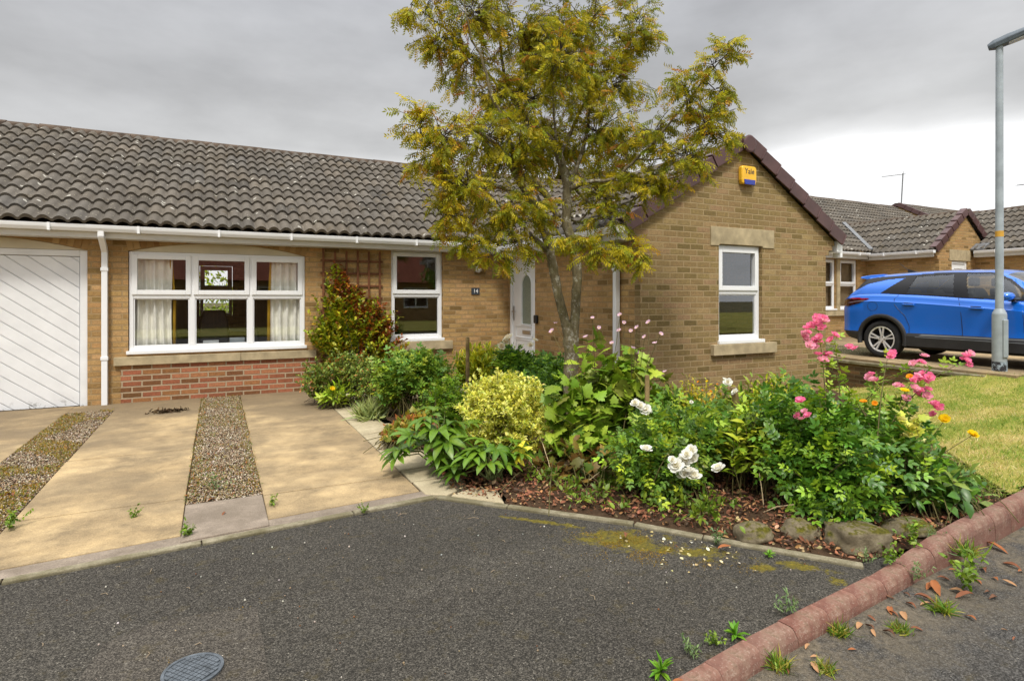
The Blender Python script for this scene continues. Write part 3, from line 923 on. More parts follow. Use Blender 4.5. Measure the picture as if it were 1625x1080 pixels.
def curtain(x0, x1, y, z0, z1, label, lining_side):
    n = 90; mb = MB(); xs = [x0 + (x1 - x0) * i / n for i in range(n + 1)]
    ph = random.uniform(0, 6)
    off = lambda x: .034 * math.sin(x * 62 + ph) + .016 * math.sin(x * 23 + 1.3 + ph)
    v = []
    for z in np.linspace(z0, z1, 7):
        for x in xs: v.append((x + .01 * math.sin(z * 3 + x * 9), y + off(x) * (1 - .3 * (z - z0) / (z1 - z0)), z))
    m = n + 1
    f = [(r_ * m + i, r_ * m + i + 1, (r_ + 1) * m + i + 1, (r_ + 1) * m + i) for r_ in range(6) for i in range(n)]
    mb.add(v, f)
    o = mb.obj('curtain', M['curtain'], None, smooth=True)
    so = o.modifiers.new('thick', 'SOLIDIFY'); so.thickness = .006
    tag(o, label, 'curtain')
    if lining_side is not None:
        mb = MB(); xx = x0 - .02 if lining_side < 0 else x1 + .02
        mb.tube([(xx, y + .02, z0), (xx + .008, y + .025, (z0 + z1) / 2), (xx - .045 * lining_side, y + .02, z1)], .022, 8); mb.obj('lining', M['curtain_edge'], o, smooth=True)


curtain(-1.0, -.56, FY + .14, .62, 2.08, 'cream curtain drawn back at the garage side of the wide window', 1)
curtain(.70, 1.12, FY + .14, .62, 2.08, 'cream curtain drawn back at the trellis side of the wide window', -1)
b = MB(); b.box(-1.05, 1.17, FY + .101, FY + .30, .60, .628); b.obj('window_board', M['pvc'], house)
# things on the inner sill and in the room
o = MB().box(-.18, .02, FY + .15, FY + .21, .63, .80).obj('card', simple('pale card', (.45, .47, .48), .6), None, bevel=.003); tag(o, 'pale grey card propped low on the inner sill behind the middle panes', 'card')
b = MB(); b.box(.16, .36, FY + .14, FY + .24, .63, .83); o = b.obj('storage_box', simple('grey box', (.22, .25, .27), .6), None, bevel=.006); tag(o, 'grey box on the inner sill right of the pale card', 'box')
b = MB(); b.box(.80, .97, FY + .13, FY + .15, .63, .76); o = b.obj('card', simple('tan card', (.55, .42, .22), .7), None, bevel=.002); tag(o, 'tan card standing on the inner sill beside the steel mug', 'card')
b = MB(); b.lathe([(.0, 0), (.042, 0), (.044, .09), (.040, .09), (.038, .01), (0, .01)], Matrix.Translation((.705, FY + .13, .63)), 20)
b.tube([(.665, FY + .13, .70), (.635, FY + .13, .695), (.632, FY + .13, .66), (.663, FY + .13, .65)], .006, 8); o = b.obj('mug', M['steel'], None, smooth=True); tag(o, 'steel mug on the inner sill below the trellis side curtain', 'mug')
b = MB(); b.lathe([(.0, 0), (.034, 0), (.036, .08), (.016, .10), (.016, .125), (0, .125)], Matrix.Translation((1.09, FY + .13, .63)), 16); o = b.obj('bottle', M['black'], None, smooth=True); tag(o, 'small dark bottle in the corner of the inner sill', 'bottle')
b = MB(); b.lathe([(0, 0), (.06, 0), (.075, .035), (.05, .065), (.03, .07), (0, .085)], Matrix.Translation((-.90, FY + .13, .63)), 18); o = b.obj('ornament', simple('china', (.7, .68, .64), .25, .5), None, smooth=True); tag(o, 'white china ornament on the inner sill below the garage side curtain', 'ornament')
b = MB(); b.lathe([(0, 0), (.04, 0), (.05, .02), (.03, .04), (0, .05)], Matrix.Translation((-.42, FY + .13, .63)), 16); o = b.obj('ornament', M['curtain'], None, smooth=True); tag(o, 'small cream ornament on the inner sill near the first mullion', 'ornament')
ch = thing('office_chair', 'black office chair seen through the middle panes of the wide window', 'chair', (-.05, 10.9, .02))
b = MB()
for z, w in ((.55, .20), (.75, .23), (1.0, .22), (1.22, .17)): pass
v = []
for z, w, d in ((.52, .19, .0), (.72, .235, .03), (.98, .225, .05), (1.2, .17, .09)):
    v += [(-.05 - w, 11.1 + d, z), (-.05 + w, 11.1 + d, z), (-.05 + w, 11.17 + d, z), (-.05 - w, 11.17 + d, z)]
f = [(i * 4 + k, i * 4 + (k + 1) % 4, i * 4 + 4 + (k + 1) % 4, i * 4 + 4 + k) for i in range(3) for k in range(4)] + [(3, 2, 1, 0), (12, 13, 14, 15)]
b.add(v, f); b.obj('backrest', M['black'], ch, bevel=.03)
b = MB(); b.box(-.30, .20, 10.66, 11.14, .44, .52); b.obj('seat', M['black'], ch, bevel=.03)
b = MB(); b.tube([(-.05, 10.9, .12), (-.05, 10.9, .44)], .03, 10)
for k in range(5): b.tube([(-.05, 10.9, .13), (-.05 + .28 * math.cos(k * 1.2566), 10.9 + .28 * math.sin(k * 1.2566), .06)], .02, 8)
b.obj('base', M['black'], ch)
for s in (-1, 1):
    b = MB(); b.box(-.05 + s * .29 - .03, -.05 + s * .29 + .03, 10.7, 11.0, .70, .73); b.box(-.05 + s * .29 - .015, -.05 + s * .29 + .015, 10.85, 10.9, .50, .70); b.obj('armrest', M['soffit'], ch, bevel=.01)
dk = thing('desk', 'white desk under the rear window of the study', 'desk', (0, 13.3, .02))
b = MB(); b.box(-.8, .75, 12.9, 13.6, .74, .775); b.obj('desktop', M['pvc'], dk)
for x in (-.75, .68): b = MB(); b.box(x, x + .05, 12.95, 13.55, .02, .739); b.obj('leg', M['pvc'], dk)

# fixtures on the walls
al = thing('alarm_box', 'yellow alarm box with a blue lower lens high on the gable', 'alarm box', (6.385, GY, 2.93))
b = MB(); pr = [(-.125, -.115), (.125, -.115), (.14, -.06), (.14, .10), (.115, .13), (-.115, .13), (-.14, .10), (-.14, -.06)]
mc = Matrix.Translation((6.385, GY, 3.05)); b.prism([(x, z) for x, z in pr], mc, -.07, .0); b.obj('case', M['yellow'], al, bevel=.018, seg=3)
b = MB(); b.prism([(-.095, -.125), (.095, -.125), (.105, -.055), (-.105, -.055)], mc, -.082, -.0705); b.obj('lens', M['blue_lens'], al, bevel=.006)
text_mesh('lettering', 'Yale', .105, mc @ Matrix.Translation((.0, -.072, .055)), M['navy_letter'], al, .001)
hs = thing('house_number_sign', 'small dark slate plaque reading 14 on the front wall', 'house sign', (3.96, FY, 1.47))
b = MB(); b.box(3.885, 4.035, FY - .016, FY, 1.468, 1.582); b.obj('plaque', M['slate'], hs, bevel=.004)
text_mesh('numerals', '14', .095, Matrix.Translation((3.96, FY - .018, 1.525)), M['white_paint'], hs, .001)
b = MB(); b.box(SX - .045, SX, 8.145, 8.245, 1.0, 1.135); o = b.obj('key_safe', M['black'], None, bevel=.018, seg=3); tag(o, 'black key safe on the brickwork just right of the front door', 'key safe')
wl = thing('wall_light', 'small white dome light on the wall above the slate plaque', 'wall light', (3.99, FY, 1.85))
b = MB(); b.lathe([(0, 0), (.05, 0), (.05, .02), (0, .02)], Matrix.Translation((3.99, FY, 1.905)) @ Matrix.Rotation(PI / 2, 4, 'X'), 16); b.obj('backplate', M['steel'], wl)
b = MB(); b.lathe([(.045, 0), (.06, .02), (.062, .05), (.045, .085), (.02, .1), (0, .102)], Matrix.Translation((3.99, FY - .02, 1.905)) @ Matrix.Rotation(PI / 2, 4, 'X'), 18); b.obj('dome', M['opal'], wl, smooth=True)
# trellis
b = MB()
tx = np.linspace(1.44, 2.30, 6)
for x in tx: b.box(x - .014, x + .014, FY - .045, FY - .025, .30 + random.uniform(0, .04), 2.14 + random.uniform(-.02, .03))
for z in np.linspace(.45, 1.98, 9): b.box(1.40, 2.35, FY - .024, FY - .008, z - .014, z + .014)
o = b.obj('trellis', M['trellis'], None); tag(o, 'brown wooden trellis fixed to the wall between the two front windows', 'trellis')

# ------------------------------------------------------------------ houses further along
nb = thing('bungalow', 'neighbouring brick bungalow with a small projecting gable behind the blue car', 'bungalow', (16, 10.6, .3))
NY, NSX, NGY = 10.62, 17.02, 8.67
MN = frame_m((0, NY, 0), (1, 0, 0), (0, 1, 0)); MNS = frame_m((NSX, 0, 0), (0, -1, 0), (1, 0, 0)); MNG = frame_m((0, NGY, 0), (1, 0, 0), (0, 1, 0))
nw = [(14.2, 14.82), (15.0, 15.64), (15.82, 16.62)]
wall('front_wall', rect(9, NSX, -.7, 2.75), [rect(a, c_, 1.07, 2.515) for a, c_ in nw], MN, .1, M['brick'], nb)
for a, c_ in nw: window(MN, a + .003, c_ - .003, 1.07, 2.512, [], 1.80, nb, set_=.05)
b = MB(); b.box(14.0, 16.75, NY - .06, NY - .003, .91, 1.05); b.obj('stone_sill', M['stone'], nb, bevel=.006)
b = MB(); b.box(15.66, 15.80, NY - .03, NY - .003, 1.06, 2.515); b.obj('stone_mullion', M['stone'], nb)
for a, c_ in nw: MB().box(a + .06, c_ - .06, NY + .2, NY + .23, 1.05, 2.48).obj('blind', simple('brown blind', (.20, .15, .09), .9), nb)
wall('side_wall', rect(-NY, -NGY - .1, -.2, 2.75), [], MNS, .1, M['brick'], nb)
wall('gable_wall', [(NSX, -.2), (19.55, -.2), (19.55, 2.66), (18.29, 3.66), (NSX - .15, 2.60), (NSX - .15, 2.52), (NSX - .07, 2.52), (NSX - .07, 2.44), (NSX, 2.44)], [rect(17.62, 18.42, .4, 2.42)], MNG, .1, M['brick'], nb)
b = MB(); b.box(17.5, 18.54, NGY - .012, NGY + .02, 2.425, 2.72); b.obj('stone_lintel', M['stone'], nb)
b = MB(); tbox(b, MNG, 17.63, 17.70, .03, .09, .41, 2.41); tbox(b, MNG, 18.34, 18.41, .03, .09, .41, 2.41); tbox(b, MNG, 17.70, 18.34, .03, .09, 2.34, 2.41); nd = b.obj('front_door', M['pvc'], nb, bevel=.005)
b = MB(); tbox(b, MNG, 17.705, 18.335, .05, .085, .41, 2.335); b.tube([MNG @ Vector((x, .047, z)) for x, z in rect(17.80, 18.24, 1.3, 2.22) + [(17.80, 1.3)]], .012, 6, False); b.obj('door_leaf', M['pvc'], nd)
b = MB(); b.lathe([(0, 0), (.10, 0), (.10, .006), (0, .006)], Matrix.Translation((18.02, NGY + .048, 2.06)) @ Matrix.Rotation(PI / 2, 4, 'X'), 18); b.obj('round_glass', M['obscure'], nd)
n_eY, n_eZ = 10.28, 2.70
nmain = lambda y: n_eZ + mt * (y - n_eY)
n_wp = R(36); nwt = math.tan(n_wp); nx0, nx1, nwz = 16.74, 19.84, 2.66
nwing = lambda x: np.minimum(nwz + nwt * (x - nx0), nwz + nwt * (nx1 - x))
nroof = tiles('roof', (9, n_eY, n_eZ), (1, 0, 0), (0, math.cos(MP), math.sin(MP)), 16.2, 16 * .315, nb, lambda c: ~((c[:, 0] > nx0) & (c[:, 0] < nx1) & (nwing(c[:, 0]) > c[:, 2] + .05)))
nry, nrz = n_eY + 16 * .315 * math.cos(MP), n_eZ + 16 * .315 * math.sin(MP)
b = MB(); b.add([(9, n_eY + .1, n_eZ - .03), (16.6, n_eY + .1, n_eZ - .03), (16.6, nry, nrz - .06), (9, nry, nrz - .06), (25.2, 12, nmain(12) - .06), (25.2, nry, nrz - .06), (16.6, 12, nmain(12) - .06)], [(0, 1, 2, 3), (6, 4, 5, 2)])
b.add([(9, nry, nrz - .02), (25.2, nry, nrz - .02), (25.2, nry + 4.3, n_eZ), (9, nry + 4.3, n_eZ)], [(0, 1, 2, 3)]); b.obj('roof_deck', M['ridge'], nroof)
ridge('ridge', (9, nry, nrz + .01), (25.2, nry, nrz + .01), nroof)
nh = (nx1 - nx0) / 2; nwl = nh / math.cos(n_wp); nax, naz = (nx0 + nx1) / 2, nwz + nwt * nh
kw = lambda c: ~(nmain(c[:, 1]) > c[:, 2] + .07)
nwr = tiles('wing_roof', (nx0, NGY - .03, nwz), (0, 1, 0), (math.cos(n_wp), 0, math.sin(n_wp)), 13.0 - NGY + .03, nwl, nb, kw, gauge=nwl / 6)
tiles('wing_roof', (nx1, NGY - .03, nwz), (0, 1, 0), (-math.cos(n_wp), 0, math.sin(n_wp)), 13.0 - NGY + .03, nwl, nb, kw, gauge=nwl / 6)
ridge('ridge', (nax, NGY - .08, naz + .005), (nax, 12.4, naz + .005), nwr, r=.10)
verge((nx0 + .03, NGY - .07, nwz + .01), (nax - .03, NGY - .07, naz + .01), (0, -1, 0), nwr)
verge((nx1 - .03, NGY - .07, nwz + .01), (nax + .03, NGY - .07, naz + .01), (0, -1, 0), nwr)
vb = Vector((nx0 + .03, n_eY + .03, n_eZ + .10)); vt = Vector((nax - .05, n_eY + (naz - n_eZ) / mt - .05, naz + .08))
dv = (vt - vb); b = MB(); sd = dv.cross(Vector((-.4, -.4, 1))).normalized()
b.obox((vb + vt) / 2, dv / 2, sd * .05, dv.cross(sd).normalized() * .03); b.obj('valley_lead', M['lead'], nwr)
gutter((9, n_eY + .10, 2.695), (nx0 - .06, n_eY + .10, 2.695), (0, -1, 0), nb); gutter((nx0 + .02, n_eY + .04, 2.665), (nx0 + .02, NGY - .05, 2.665), (-1, 0, 0), nb)
b = MB(); b.box(9, nx0, n_eY + .102, n_eY + .125, 2.53, 2.70); b.box(9, nx0 + .04, n_eY + .125, NY, 2.53, 2.545); b.box(nx0 + .022, nx0 + .045, NGY + .0, n_eY + .1, 2.50, 2.665); b.box(nx0 + .045, NSX, NGY + .105, NY, 2.50, 2.512); b.obj('fascia', M['soffit'], nb)
b = MB(); b.box(9, 25, nry + 3.5, nry + 3.7, -.2, 2.7); b.box(25, 25.2, 12, nry + 3.5, -.2, 3.4); b.box(9.0, 9.1, NY + .1, nry + 3.5, -.2, 2.7); b.obj('back_wall', M['brick'], nb)
b = MB(); b.box(9.1, 25, NY + 1.6, NY + 1.7, -.1, 2.6); b.obj('inner_wall', M['room'], nb)

# the wing beyond it, seen past the lamp post
n3 = thing('bungalow', 'brick bungalow at the right edge behind the lamp post, its tiled slope facing left', 'bungalow', (21, 7.5, .3))
wx0, wx1, wy0, wz_ = 18.55, 23.2, 4.6, 2.70
b = MB(); b.box(wx0 + .26, wx0 + .36, wy0 + .15, 12, -.2, 2.72); b.obj('side_wall', M['brick'], n3)
wh = (wx1 - wx0) / 2; wax, waz = (wx0 + wx1) / 2, wz_ + mt * wh; wl_ = wh / math.cos(MP)
wall('gable_wall', [(wx0 + .26, -.2), (wx1 - .26, -.2), (wx1 - .26, 2.72), (wax, waz - .1), (wx0 + .26, 2.72)], [], frame_m((0, wy0 + .05, 0), (1, 0, 0), (0, 1, 0)), .1, M['brick'], n3)
r3 = tiles('roof', (wx0, wy0, wz_), (0, 1, 0), (math.cos(MP), 0, math.sin(MP)), 12 - wy0, wl_, n3, lambda c: (c[:, 1] < NGY - .1) | (c[:, 2] > nwing(c[:, 0]) + .05), gauge=wl_ / 8)
tiles('roof', (wx1, wy0, wz_), (0, 1, 0), (-math.cos(MP), 0, math.sin(MP)), 12 - wy0, wl_, n3, gauge=wl_ / 8)
ridge('ridge', (wax, wy0 - .02, waz), (wax, 12, waz), r3); verge((wx0 + .03, wy0 - .03, wz_), (wax - .03, wy0 - .03, waz), (0, -1, 0), r3); verge((wx1 - .03, wy0 - .03, wz_), (wax + .03, wy0 - .03, waz), (0, -1, 0), r3)
gutter((wx0 + .02, 8.55, 2.70), (wx0 + .02, wy0, 2.70), (-1, 0, 0), n3)
b = MB(); b.box(wx0 + .022, wx0 + .045, wy0, 8.6, 2.53, 2.70); b.box(wx0 + .045, wx0 + .26, wy0 + .06, 8.6, 2.53, 2.545); b.obj('fascia', M['soffit'], n3)
b = MB(); b.obox((wx0 + .12, 8.5, 2.82), (.16, 0, .09), (0, .16, 0), (-.01, 0, .02)); b.obj('lead_flashing', M['lead'], r3)

# the gabled house behind
n4 = thing('bungalow', 'far brick house with its brown edged gable end just showing over the neighbouring roofs', 'bungalow', (33, 17, .3))
gx, gy, gz = 29.8, 17.0, 6.0
MX = frame_m((gx, 0, 0), (0, -1, 0), (1, 0, 0))
wall('gable_wall', [(-gy - 4.6, 0), (-gy + 4.6, 0), (-gy + 4.6, gz - .12 - 4.6 * mt), (-gy, gz - .12), (-gy - 4.6, gz - .12 - 4.6 * mt)], [], MX, .2, M['brick'], n4)
el = 16 * .315; r4 = tiles('roof', (gx - .05, gy - el * math.cos(MP), gz - el * math.sin(MP)), (1, 0, 0), (0, math.cos(MP), math.sin(MP)), 9, el, n4)
tiles('roof', (gx + 8.95, gy + el * math.cos(MP), gz - el * math.sin(MP)), (-1, 0, 0), (0, -math.cos(MP), math.sin(MP)), 9, el, n4)
ridge('ridge', (gx - .1, gy, gz + .02), (gx + 9, gy, gz + .02), r4)
verge((gx - .1, gy - el * math.cos(MP), gz - el * math.sin(MP) + .02), (gx - .1, gy - .03, gz + .01), (-1, 0, 0), r4, unit=.4); verge((gx - .1, gy + el * math.cos(MP), gz - el * math.sin(MP) + .02), (gx - .1, gy + .03, gz + .01), (-1, 0, 0), r4, unit=.4)
b = MB(); b.box(gx + .2, gx + 8.8, gy - 4.2, gy - 4.1, 0, 3.6); b.obj('front_wall', M['brick'], n4)


def aerial(base, top, tip, label):
    th = thing('tv_aerial', label, 'aerial', base)
    b = MB(); b.tube([base, top], .028, 8); b.obj('mast', M['lead'], th)
    b = MB(); t_, p_ = Vector(top), Vector(tip); b.tube([t_ - (p_ - t_) * .12 - Vector((0, 0, .05)), p_ - Vector((0, 0, .05))], .014, 6)
    d = (p_ - t_).normalized(); s = d.cross(Vector((0, 0, 1))).normalized()
    for i in range(10):
        c = t_.lerp(p_, .12 + .09 * i) - Vector((0, 0, .05)); b.tube([c - s * .14, c + s * .14], .006, 5)
    for i in (-1, 1): b.tube([t_ - d * .02 + Vector((0, 0, -.16)), t_ - d * .02 + Vector((0, 0, .1))], .008, 5)
    b.obj('antenna', M['lead'], th)


aerial(P(1429, 347, 28.9), P(1433, 275, 28.9), P(1400, 279, 28.4), 'thin television aerial on a mast above the far brown edged gable')
aerial(P(1643, 345, 24), P(1643, 289, 24), P(1614, 292, 24), 'television aerial whose tip just shows at the right edge of the sky')
# ------------------------------------------------------------------ ground
def sm(a, b, x):
    t = np.clip((np.asarray(x, float) - a) / (b - a), 0, 1)
    return t * t * (3 - 2 * t)


def in_poly(x, y, poly):
    x = np.asarray(x); y = np.asarray(y); r = np.zeros(x.shape, bool); n = len(poly)
    for i in range(n):
        x0, y0 = poly[i]; x1, y1 = poly[(i + 1) % n]
        c = ((y0 > y) != (y1 > y)) & (x < (x1 - x0) * (y - y0) / (y1 - y0 + 1e-12) + x0)
        r ^= c
    return r


def sheet(name, poly, z, mat, depth=0.0, kind='structure', bevel=0, parent=None):
    mb = MB(); n = len(poly)
    tri = geometry.tessellate_polygon([[Vector((p[0], p[1], 0)) for p in poly]])
    vs = [(p[0], p[1], z) for p in poly]; fs = []
    for a, b_, c in tri:
        s = (poly[b_][0] - poly[a][0]) * (poly[c][1] - poly[a][1]) - (poly[b_][1] - poly[a][1]) * (poly[c][0] - poly[a][0])
        fs.append((a, b_, c) if s > 0 else (a, c, b_))
    if depth:
        vs += [(p[0], p[1], z - depth) for p in poly]
        area = sum(poly[i][0] * poly[(i + 1) % n][1] - poly[(i + 1) % n][0] * poly[i][1] for i in range(n))
        for i in range(n):
            j = (i + 1) % n
            fs.append((i, i + n, j + n, j) if area > 0 else (i, j, j + n, i + n))
    mb.add(vs, fs)
    o = mb.obj(name, mat, parent)
    if kind: o['kind'] = kind
    return o


def hfield(name, poly, zf, step, mat, kind='structure'):
    xs = np.arange(min(p[0] for p in poly), max(p[0] for p in poly) + step, step); ys = np.arange(min(p[1] for p in poly), max(p[1] for p in poly) + step, step)
    X, Y = np.meshgrid(xs, ys); Z = zf(X, Y); m = len(xs)
    i, j = np.meshgrid(np.arange(m - 1), np.arange(len(ys) - 1)); a = (j * m + i).ravel()
    q = np.stack([a, a + 1, a + m + 1, a + m], 1)
    c = X.ravel()[q].mean(1), Y.ravel()[q].mean(1)
    q = q[in_poly(c[0], c[1], poly)]
    me = np_mesh(name, np.stack([X.ravel(), Y.ravel(), Z.ravel()], 1), quads=q, smooth=True)
    o = link(name, me, mat)
    if kind: o['kind'] = kind
    return o


def fbm(x, y, s, seed=0.0):
    f = np.vectorize(lambda a, b: mnoise.noise(Vector((a * s + seed, b * s - seed, seed * 1.7))))
    return f(x, y)


sheet('ground', [(-250, -250), (300, -250), (300, 300), (-250, 300)], -.62, M['ground'])
sheet('road', [(-60, -5.6), (90, -5.6), (90, 3.9), (-60, 3.9)], -.055, M['asphalt_road'])
EDGE = [(-9, 2.94), (-.944, 3.665), (.79, 3.82), (1.36, 3.87), (1.716, 3.48), (2.278, 2.86), (2.507, 2.52), (2.985, 1.87)]
KI = [(-9, .45), (-4, 1.0), (.5, 1.52), (1.494, 1.64), (2.0, 1.715), (2.43, 1.76), (3.256, 1.842), (4.166, 1.915), (4.976, 2.004), (8, 2.34), (12, 2.76), (18, 3.4)]
kin = lambda x: np.interp(x, [p[0] for p in KI], [p[1] for p in KI])
sheet('forecourt', [(-9, .40)] + [(x, float(kin(x)) - .05) for x in np.linspace(-4, 3.3, 16)] + [(3.3, 1.95), (2.985, 2.0)] + [(p[0] + .03, p[1] + .03) for p in EDGE[-2::-1]], 0.0, M['asphalt'])
# the patched rectangle round the stop tap
pp = [PZ(x, y) for x, y in ((408, 963), (330, 972), (235, 992), (165, 1022), (120, 1085), (60, 1150), (470, 1150), (428, 1080), (416, 1010))]
sheet('road_patch', [(p.x, p.y) for p in pp][::-1], .004, M['asphalt_patch'])
# kerb stones
ktop = lambda x: .014 + .08 * float(sm(2.9, 3.9, x))


def kerb_proto(k):
    L = .1245; mb = MB()
    prof = [(0, -.16), (0, -.006), (-.007, 0), (-.060, .001), (-.070, -.003), (-.079, -.012), (-.092, -.034), (-.098, -.055), (-.104, -.16)]   # across (towards the road), up
    jit = [(random.uniform(-.0008, .0008), random.uniform(-.0008, .0008)) for _ in prof]
    n = len(prof); vs = []
    for x in (-L, -L + .003, L - .003, L):
        e = .0015 if abs(x) == L else 0
        for (y, z), (jy, jz) in zip(prof, jit): vs.append((x, y + jy + (e if y < -.02 else -e), z + jz - (e if z > -.1 else 0)))
    fs = [tuple(range(n)), tuple(range(4 * n - 1, 3 * n - 1, -1))]
    for r_ in range(3): fs += [(r_ * n + i, r_ * n + n + i, r_ * n + n + (i + 1) % n, r_ * n + (i + 1) % n) for i in range(n)]
    mb.add(vs, fs)
    me = bpy.data.meshes.new('kerb_stone'); me.from_pydata(mb.v, [], mb.f)
    bm = bmesh.new(); bm.from_mesh(me); bmesh.ops.recalc_face_normals(bm, faces=bm.faces); bm.to_mesh(me); bm.free(); me.update()
    me.materials.append(M['kerb']); return me


KM = [kerb_proto(k) for k in range(4)]
x = 1.04; k = 0
while x < 7.8:
    dx_ = .1; dy_ = float(kin(x + .1) - kin(x)); a = math.atan2(dy_, dx_)
    o = bpy.data.objects.new('kerb_stone', KM[k % 4]); COL.objects.link(o)
    o.location = (x, float(kin(x)) + random.uniform(-.0015, .0015), ktop(x) + random.uniform(-.0015, .0015))
    o.rotation_euler = (R(random.uniform(-.5, .5)), R(random.uniform(-.25, .25)) - math.atan2(ktop(x + .12) - ktop(x - .12), .24), a + R(random.uniform(-.2, .2)))
    tag(o, 'red brown kerb stone in the row along the road edge', 'kerb stone', 'kerb stones along the road edge')
    x += .2505 * math.cos(a); k += 1
mb = MB()                                             # bedding under and beyond the single stones
for a_, b_ in ((-9, .915), (7.95, 18)):
    xs = np.linspace(a_, b_, 12)
    for p, q in zip(xs[:-1], xs[1:]):
        v0, v1 = Vector((p, kin(p), 0)), Vector((q, kin(q), 0)); d = (v1 - v0); n_ = Vector((d.y, -d.x, 0)).normalized()
        mb.obox((v0 + v1) / 2 + n_ * .052 + Vector((0, 0, ktop(p) - .08)), d / 2, n_ * .052, (0, 0, .078))
mb.obj('kerb_run', M['kerb'])['kind'] = 'structure'
mb = MB()                                             # mortar in the kerb joints
xs = np.linspace(.93, 7.93, 60)
for p, q in zip(xs[:-1], xs[1:]):
    v0, v1 = Vector((p, kin(p), 0)), Vector((q, kin(q), 0)); d = (v1 - v0); n_ = Vector((d.y, -d.x, 0)).normalized(); zt = min(ktop(p), ktop(q))
    mb.add([v + n_ * o_ + Vector((0, 0, z_)) for o_, z_ in ((.006, zt - .004), (.060, zt - .0035), (.066, zt - .010), (.074, zt - .020), (.085, zt - .046), (.090, zt - .14)) for v in (v0, v1)], [(i_, i_ + 2, i_ + 3, i_ + 1) for i_ in range(0, 10, 2)])
mb.obj('kerb_mortar', M['edging'])['kind'] = 'structure'
# concrete edging of the forecourt: separate lengths
seglist = []
for (x0, y0), (x1, y1) in zip(EDGE[:-1], EDGE[1:]):
    v0, v1 = Vector((x0, y0, 0)), Vector((x1, y1, 0)); L = (v1 - v0).length; n_ = max(1, round(L / .9))
    for i in range(n_):
        a_, b_ = v0.lerp(v1, i / n_), v0.lerp(v1, (i + 1) / n_)
        if b_.x < -2.6: continue
        seglist.append((a_, b_))
for a_, b_ in seglist:
    d = b_ - a_; n_ = Vector((-d.y, d.x, 0)).normalized()
    mb = MB(); mb.obox((a_ + b_) / 2 + n_ * .028 + Vector((0, 0, -.05 + random.uniform(0, .004))), d / 2 - d.normalized() * .003, n_ * .028, (0, 0, .066))
    o = mb.obj('edging_stone', M['edging'], bevel=.007)
    side = 'driveway' if b_.x < 1.4 else 'flower bed'
    tag(o, 'narrow concrete edging length between the tarmac and the ' + side, 'edging stone', 'concrete edging lengths at the ' + side)
# driveway: concrete lanes in bays
sheet('driveway_base', [(-9, 3.0)] + [(p[0], p[1] + .03) for p in EDGE[1:4]] + [(1.5, 9.3), (-9, 9.3)], .004, M['soil'])
ey = lambda x: float(np.interp(x, [p[0] for p in EDGE[:4]], [p[1] for p in EDGE[:4]])) + .062


def lane(name, x0, x1, ys, z=.020, mat=None, w=.12):
    mb = MB()
    cuts = [None] + ys
    for a_, b_ in zip(cuts[:-1], cuts[1:]):
        lo0 = ey(x0) + w if a_ is None else a_ + .004; lo1 = ey(x1) + w if a_ is None else a_ + .004
        j = lambda: random.uniform(-.005, .005)
        q = [(x0 + j(), lo0), (x1 + j(), lo1), (x1 + j(), b_ - .004), (x0 + j(), b_ - .004)]
        zz = z + random.uniform(-.002, .002)
        vs = [(p[0], p[1], zz - .05) for p in q] + [(p[0], p[1], zz) for p in q]
        mb.add(vs, [(4, 5, 6, 7), (0, 1, 5, 4), (1, 2, 6, 5), (2, 3, 7, 6), (3, 0, 4, 7)])
    o = mb.obj(name, mat or M['slab'], bevel=.006); o['kind'] = 'structure'
    return o


lane('driveway', -6, -1.63, [5.9, 7.8, 9.21], mat=M['slab'])
lane('driveway', -1.14, -.195, [4.62, 6.12, 7.75, 9.225])
lane('driveway', .29, 1.30, [4.45, 6.5, 8.0, 9.225])
lane('driveway_paver', -.185, .285, [4.47], .024, M['slab_grey'], .01)
b = MB()                                              # mortar strip between edging and lanes
for (x0, y0), (x1, y1) in zip(EDGE[:3], EDGE[1:4]): b.add([(x0, y0 + .058, .012), (x1, y1 + .058, .012), (x1, y1 + .185, .012), (x0, y0 + .185, .012)], [(0, 1, 2, 3)])
b.obj('mortar_strip', M['slab_grey'])['kind'] = 'structure'
b = MB(); b.box(-1.66, -1.12, 8.72, 9.22, -.03, .016); b.obj('drain_slab', M['slab'], bevel=.006)['kind'] = 'structure'
# crazy paving strip and path to the door
pav = []
ys = [3.66, 3.93, 4.28, 4.62, 5.12, 5.50, 6.02, 6.45, 6.95, 7.40, 7.72]
for i in range(len(ys) - 1):
    tl, tr = random.uniform(-.07, .07), random.uniform(-.10, .10)
    if i == 0: tl0, tr0 = 0, 0
    y0, y1 = ys[i], ys[i + 1]
    if i == 0: poly = [(1.46, 3.84), (1.73, 3.54), (1.80, 3.80), (1.66, 3.98 + tr)]
    elif i == 1: poly = [(1.315, 3.97), (1.44, 3.87), (1.64, 4.0), (1.72, 4.24), (1.315, 4.26)]
    else:
        w0, w1 = random.uniform(1.58, 1.80), random.uniform(1.58, 1.80)
        poly = [(1.312, y0 + ptl + .008), (w0, y0 + ptr + .008), (w1, y1 + tr - .008), (1.312, y1 + tl - .008)]
    pav.append(poly); ptl, ptr = (0, 0) if i == 1 else (tl, tr)
xs_ = [1.33, 1.95, 2.5, 3.05, 3.7, 4.2, 4.57]
for i in range(6):
    a_, b_ = xs_[i] + .006, xs_[i + 1] - .006; q = random.uniform(-.08, .08)
    pav.append([(a_, 7.74 + (.0 if i == 0 else .02)), (b_, 7.76), (b_ + q * .5, 8.35 + q), (a_, 8.33)])
    if i > 3 or i == 0: pav.append([(a_, 8.36), (b_, 8.38 + q), (b_, 8.95 if i > 3 else 8.6), (a_, 8.95 if i > 3 else 8.6)])
b = MB()
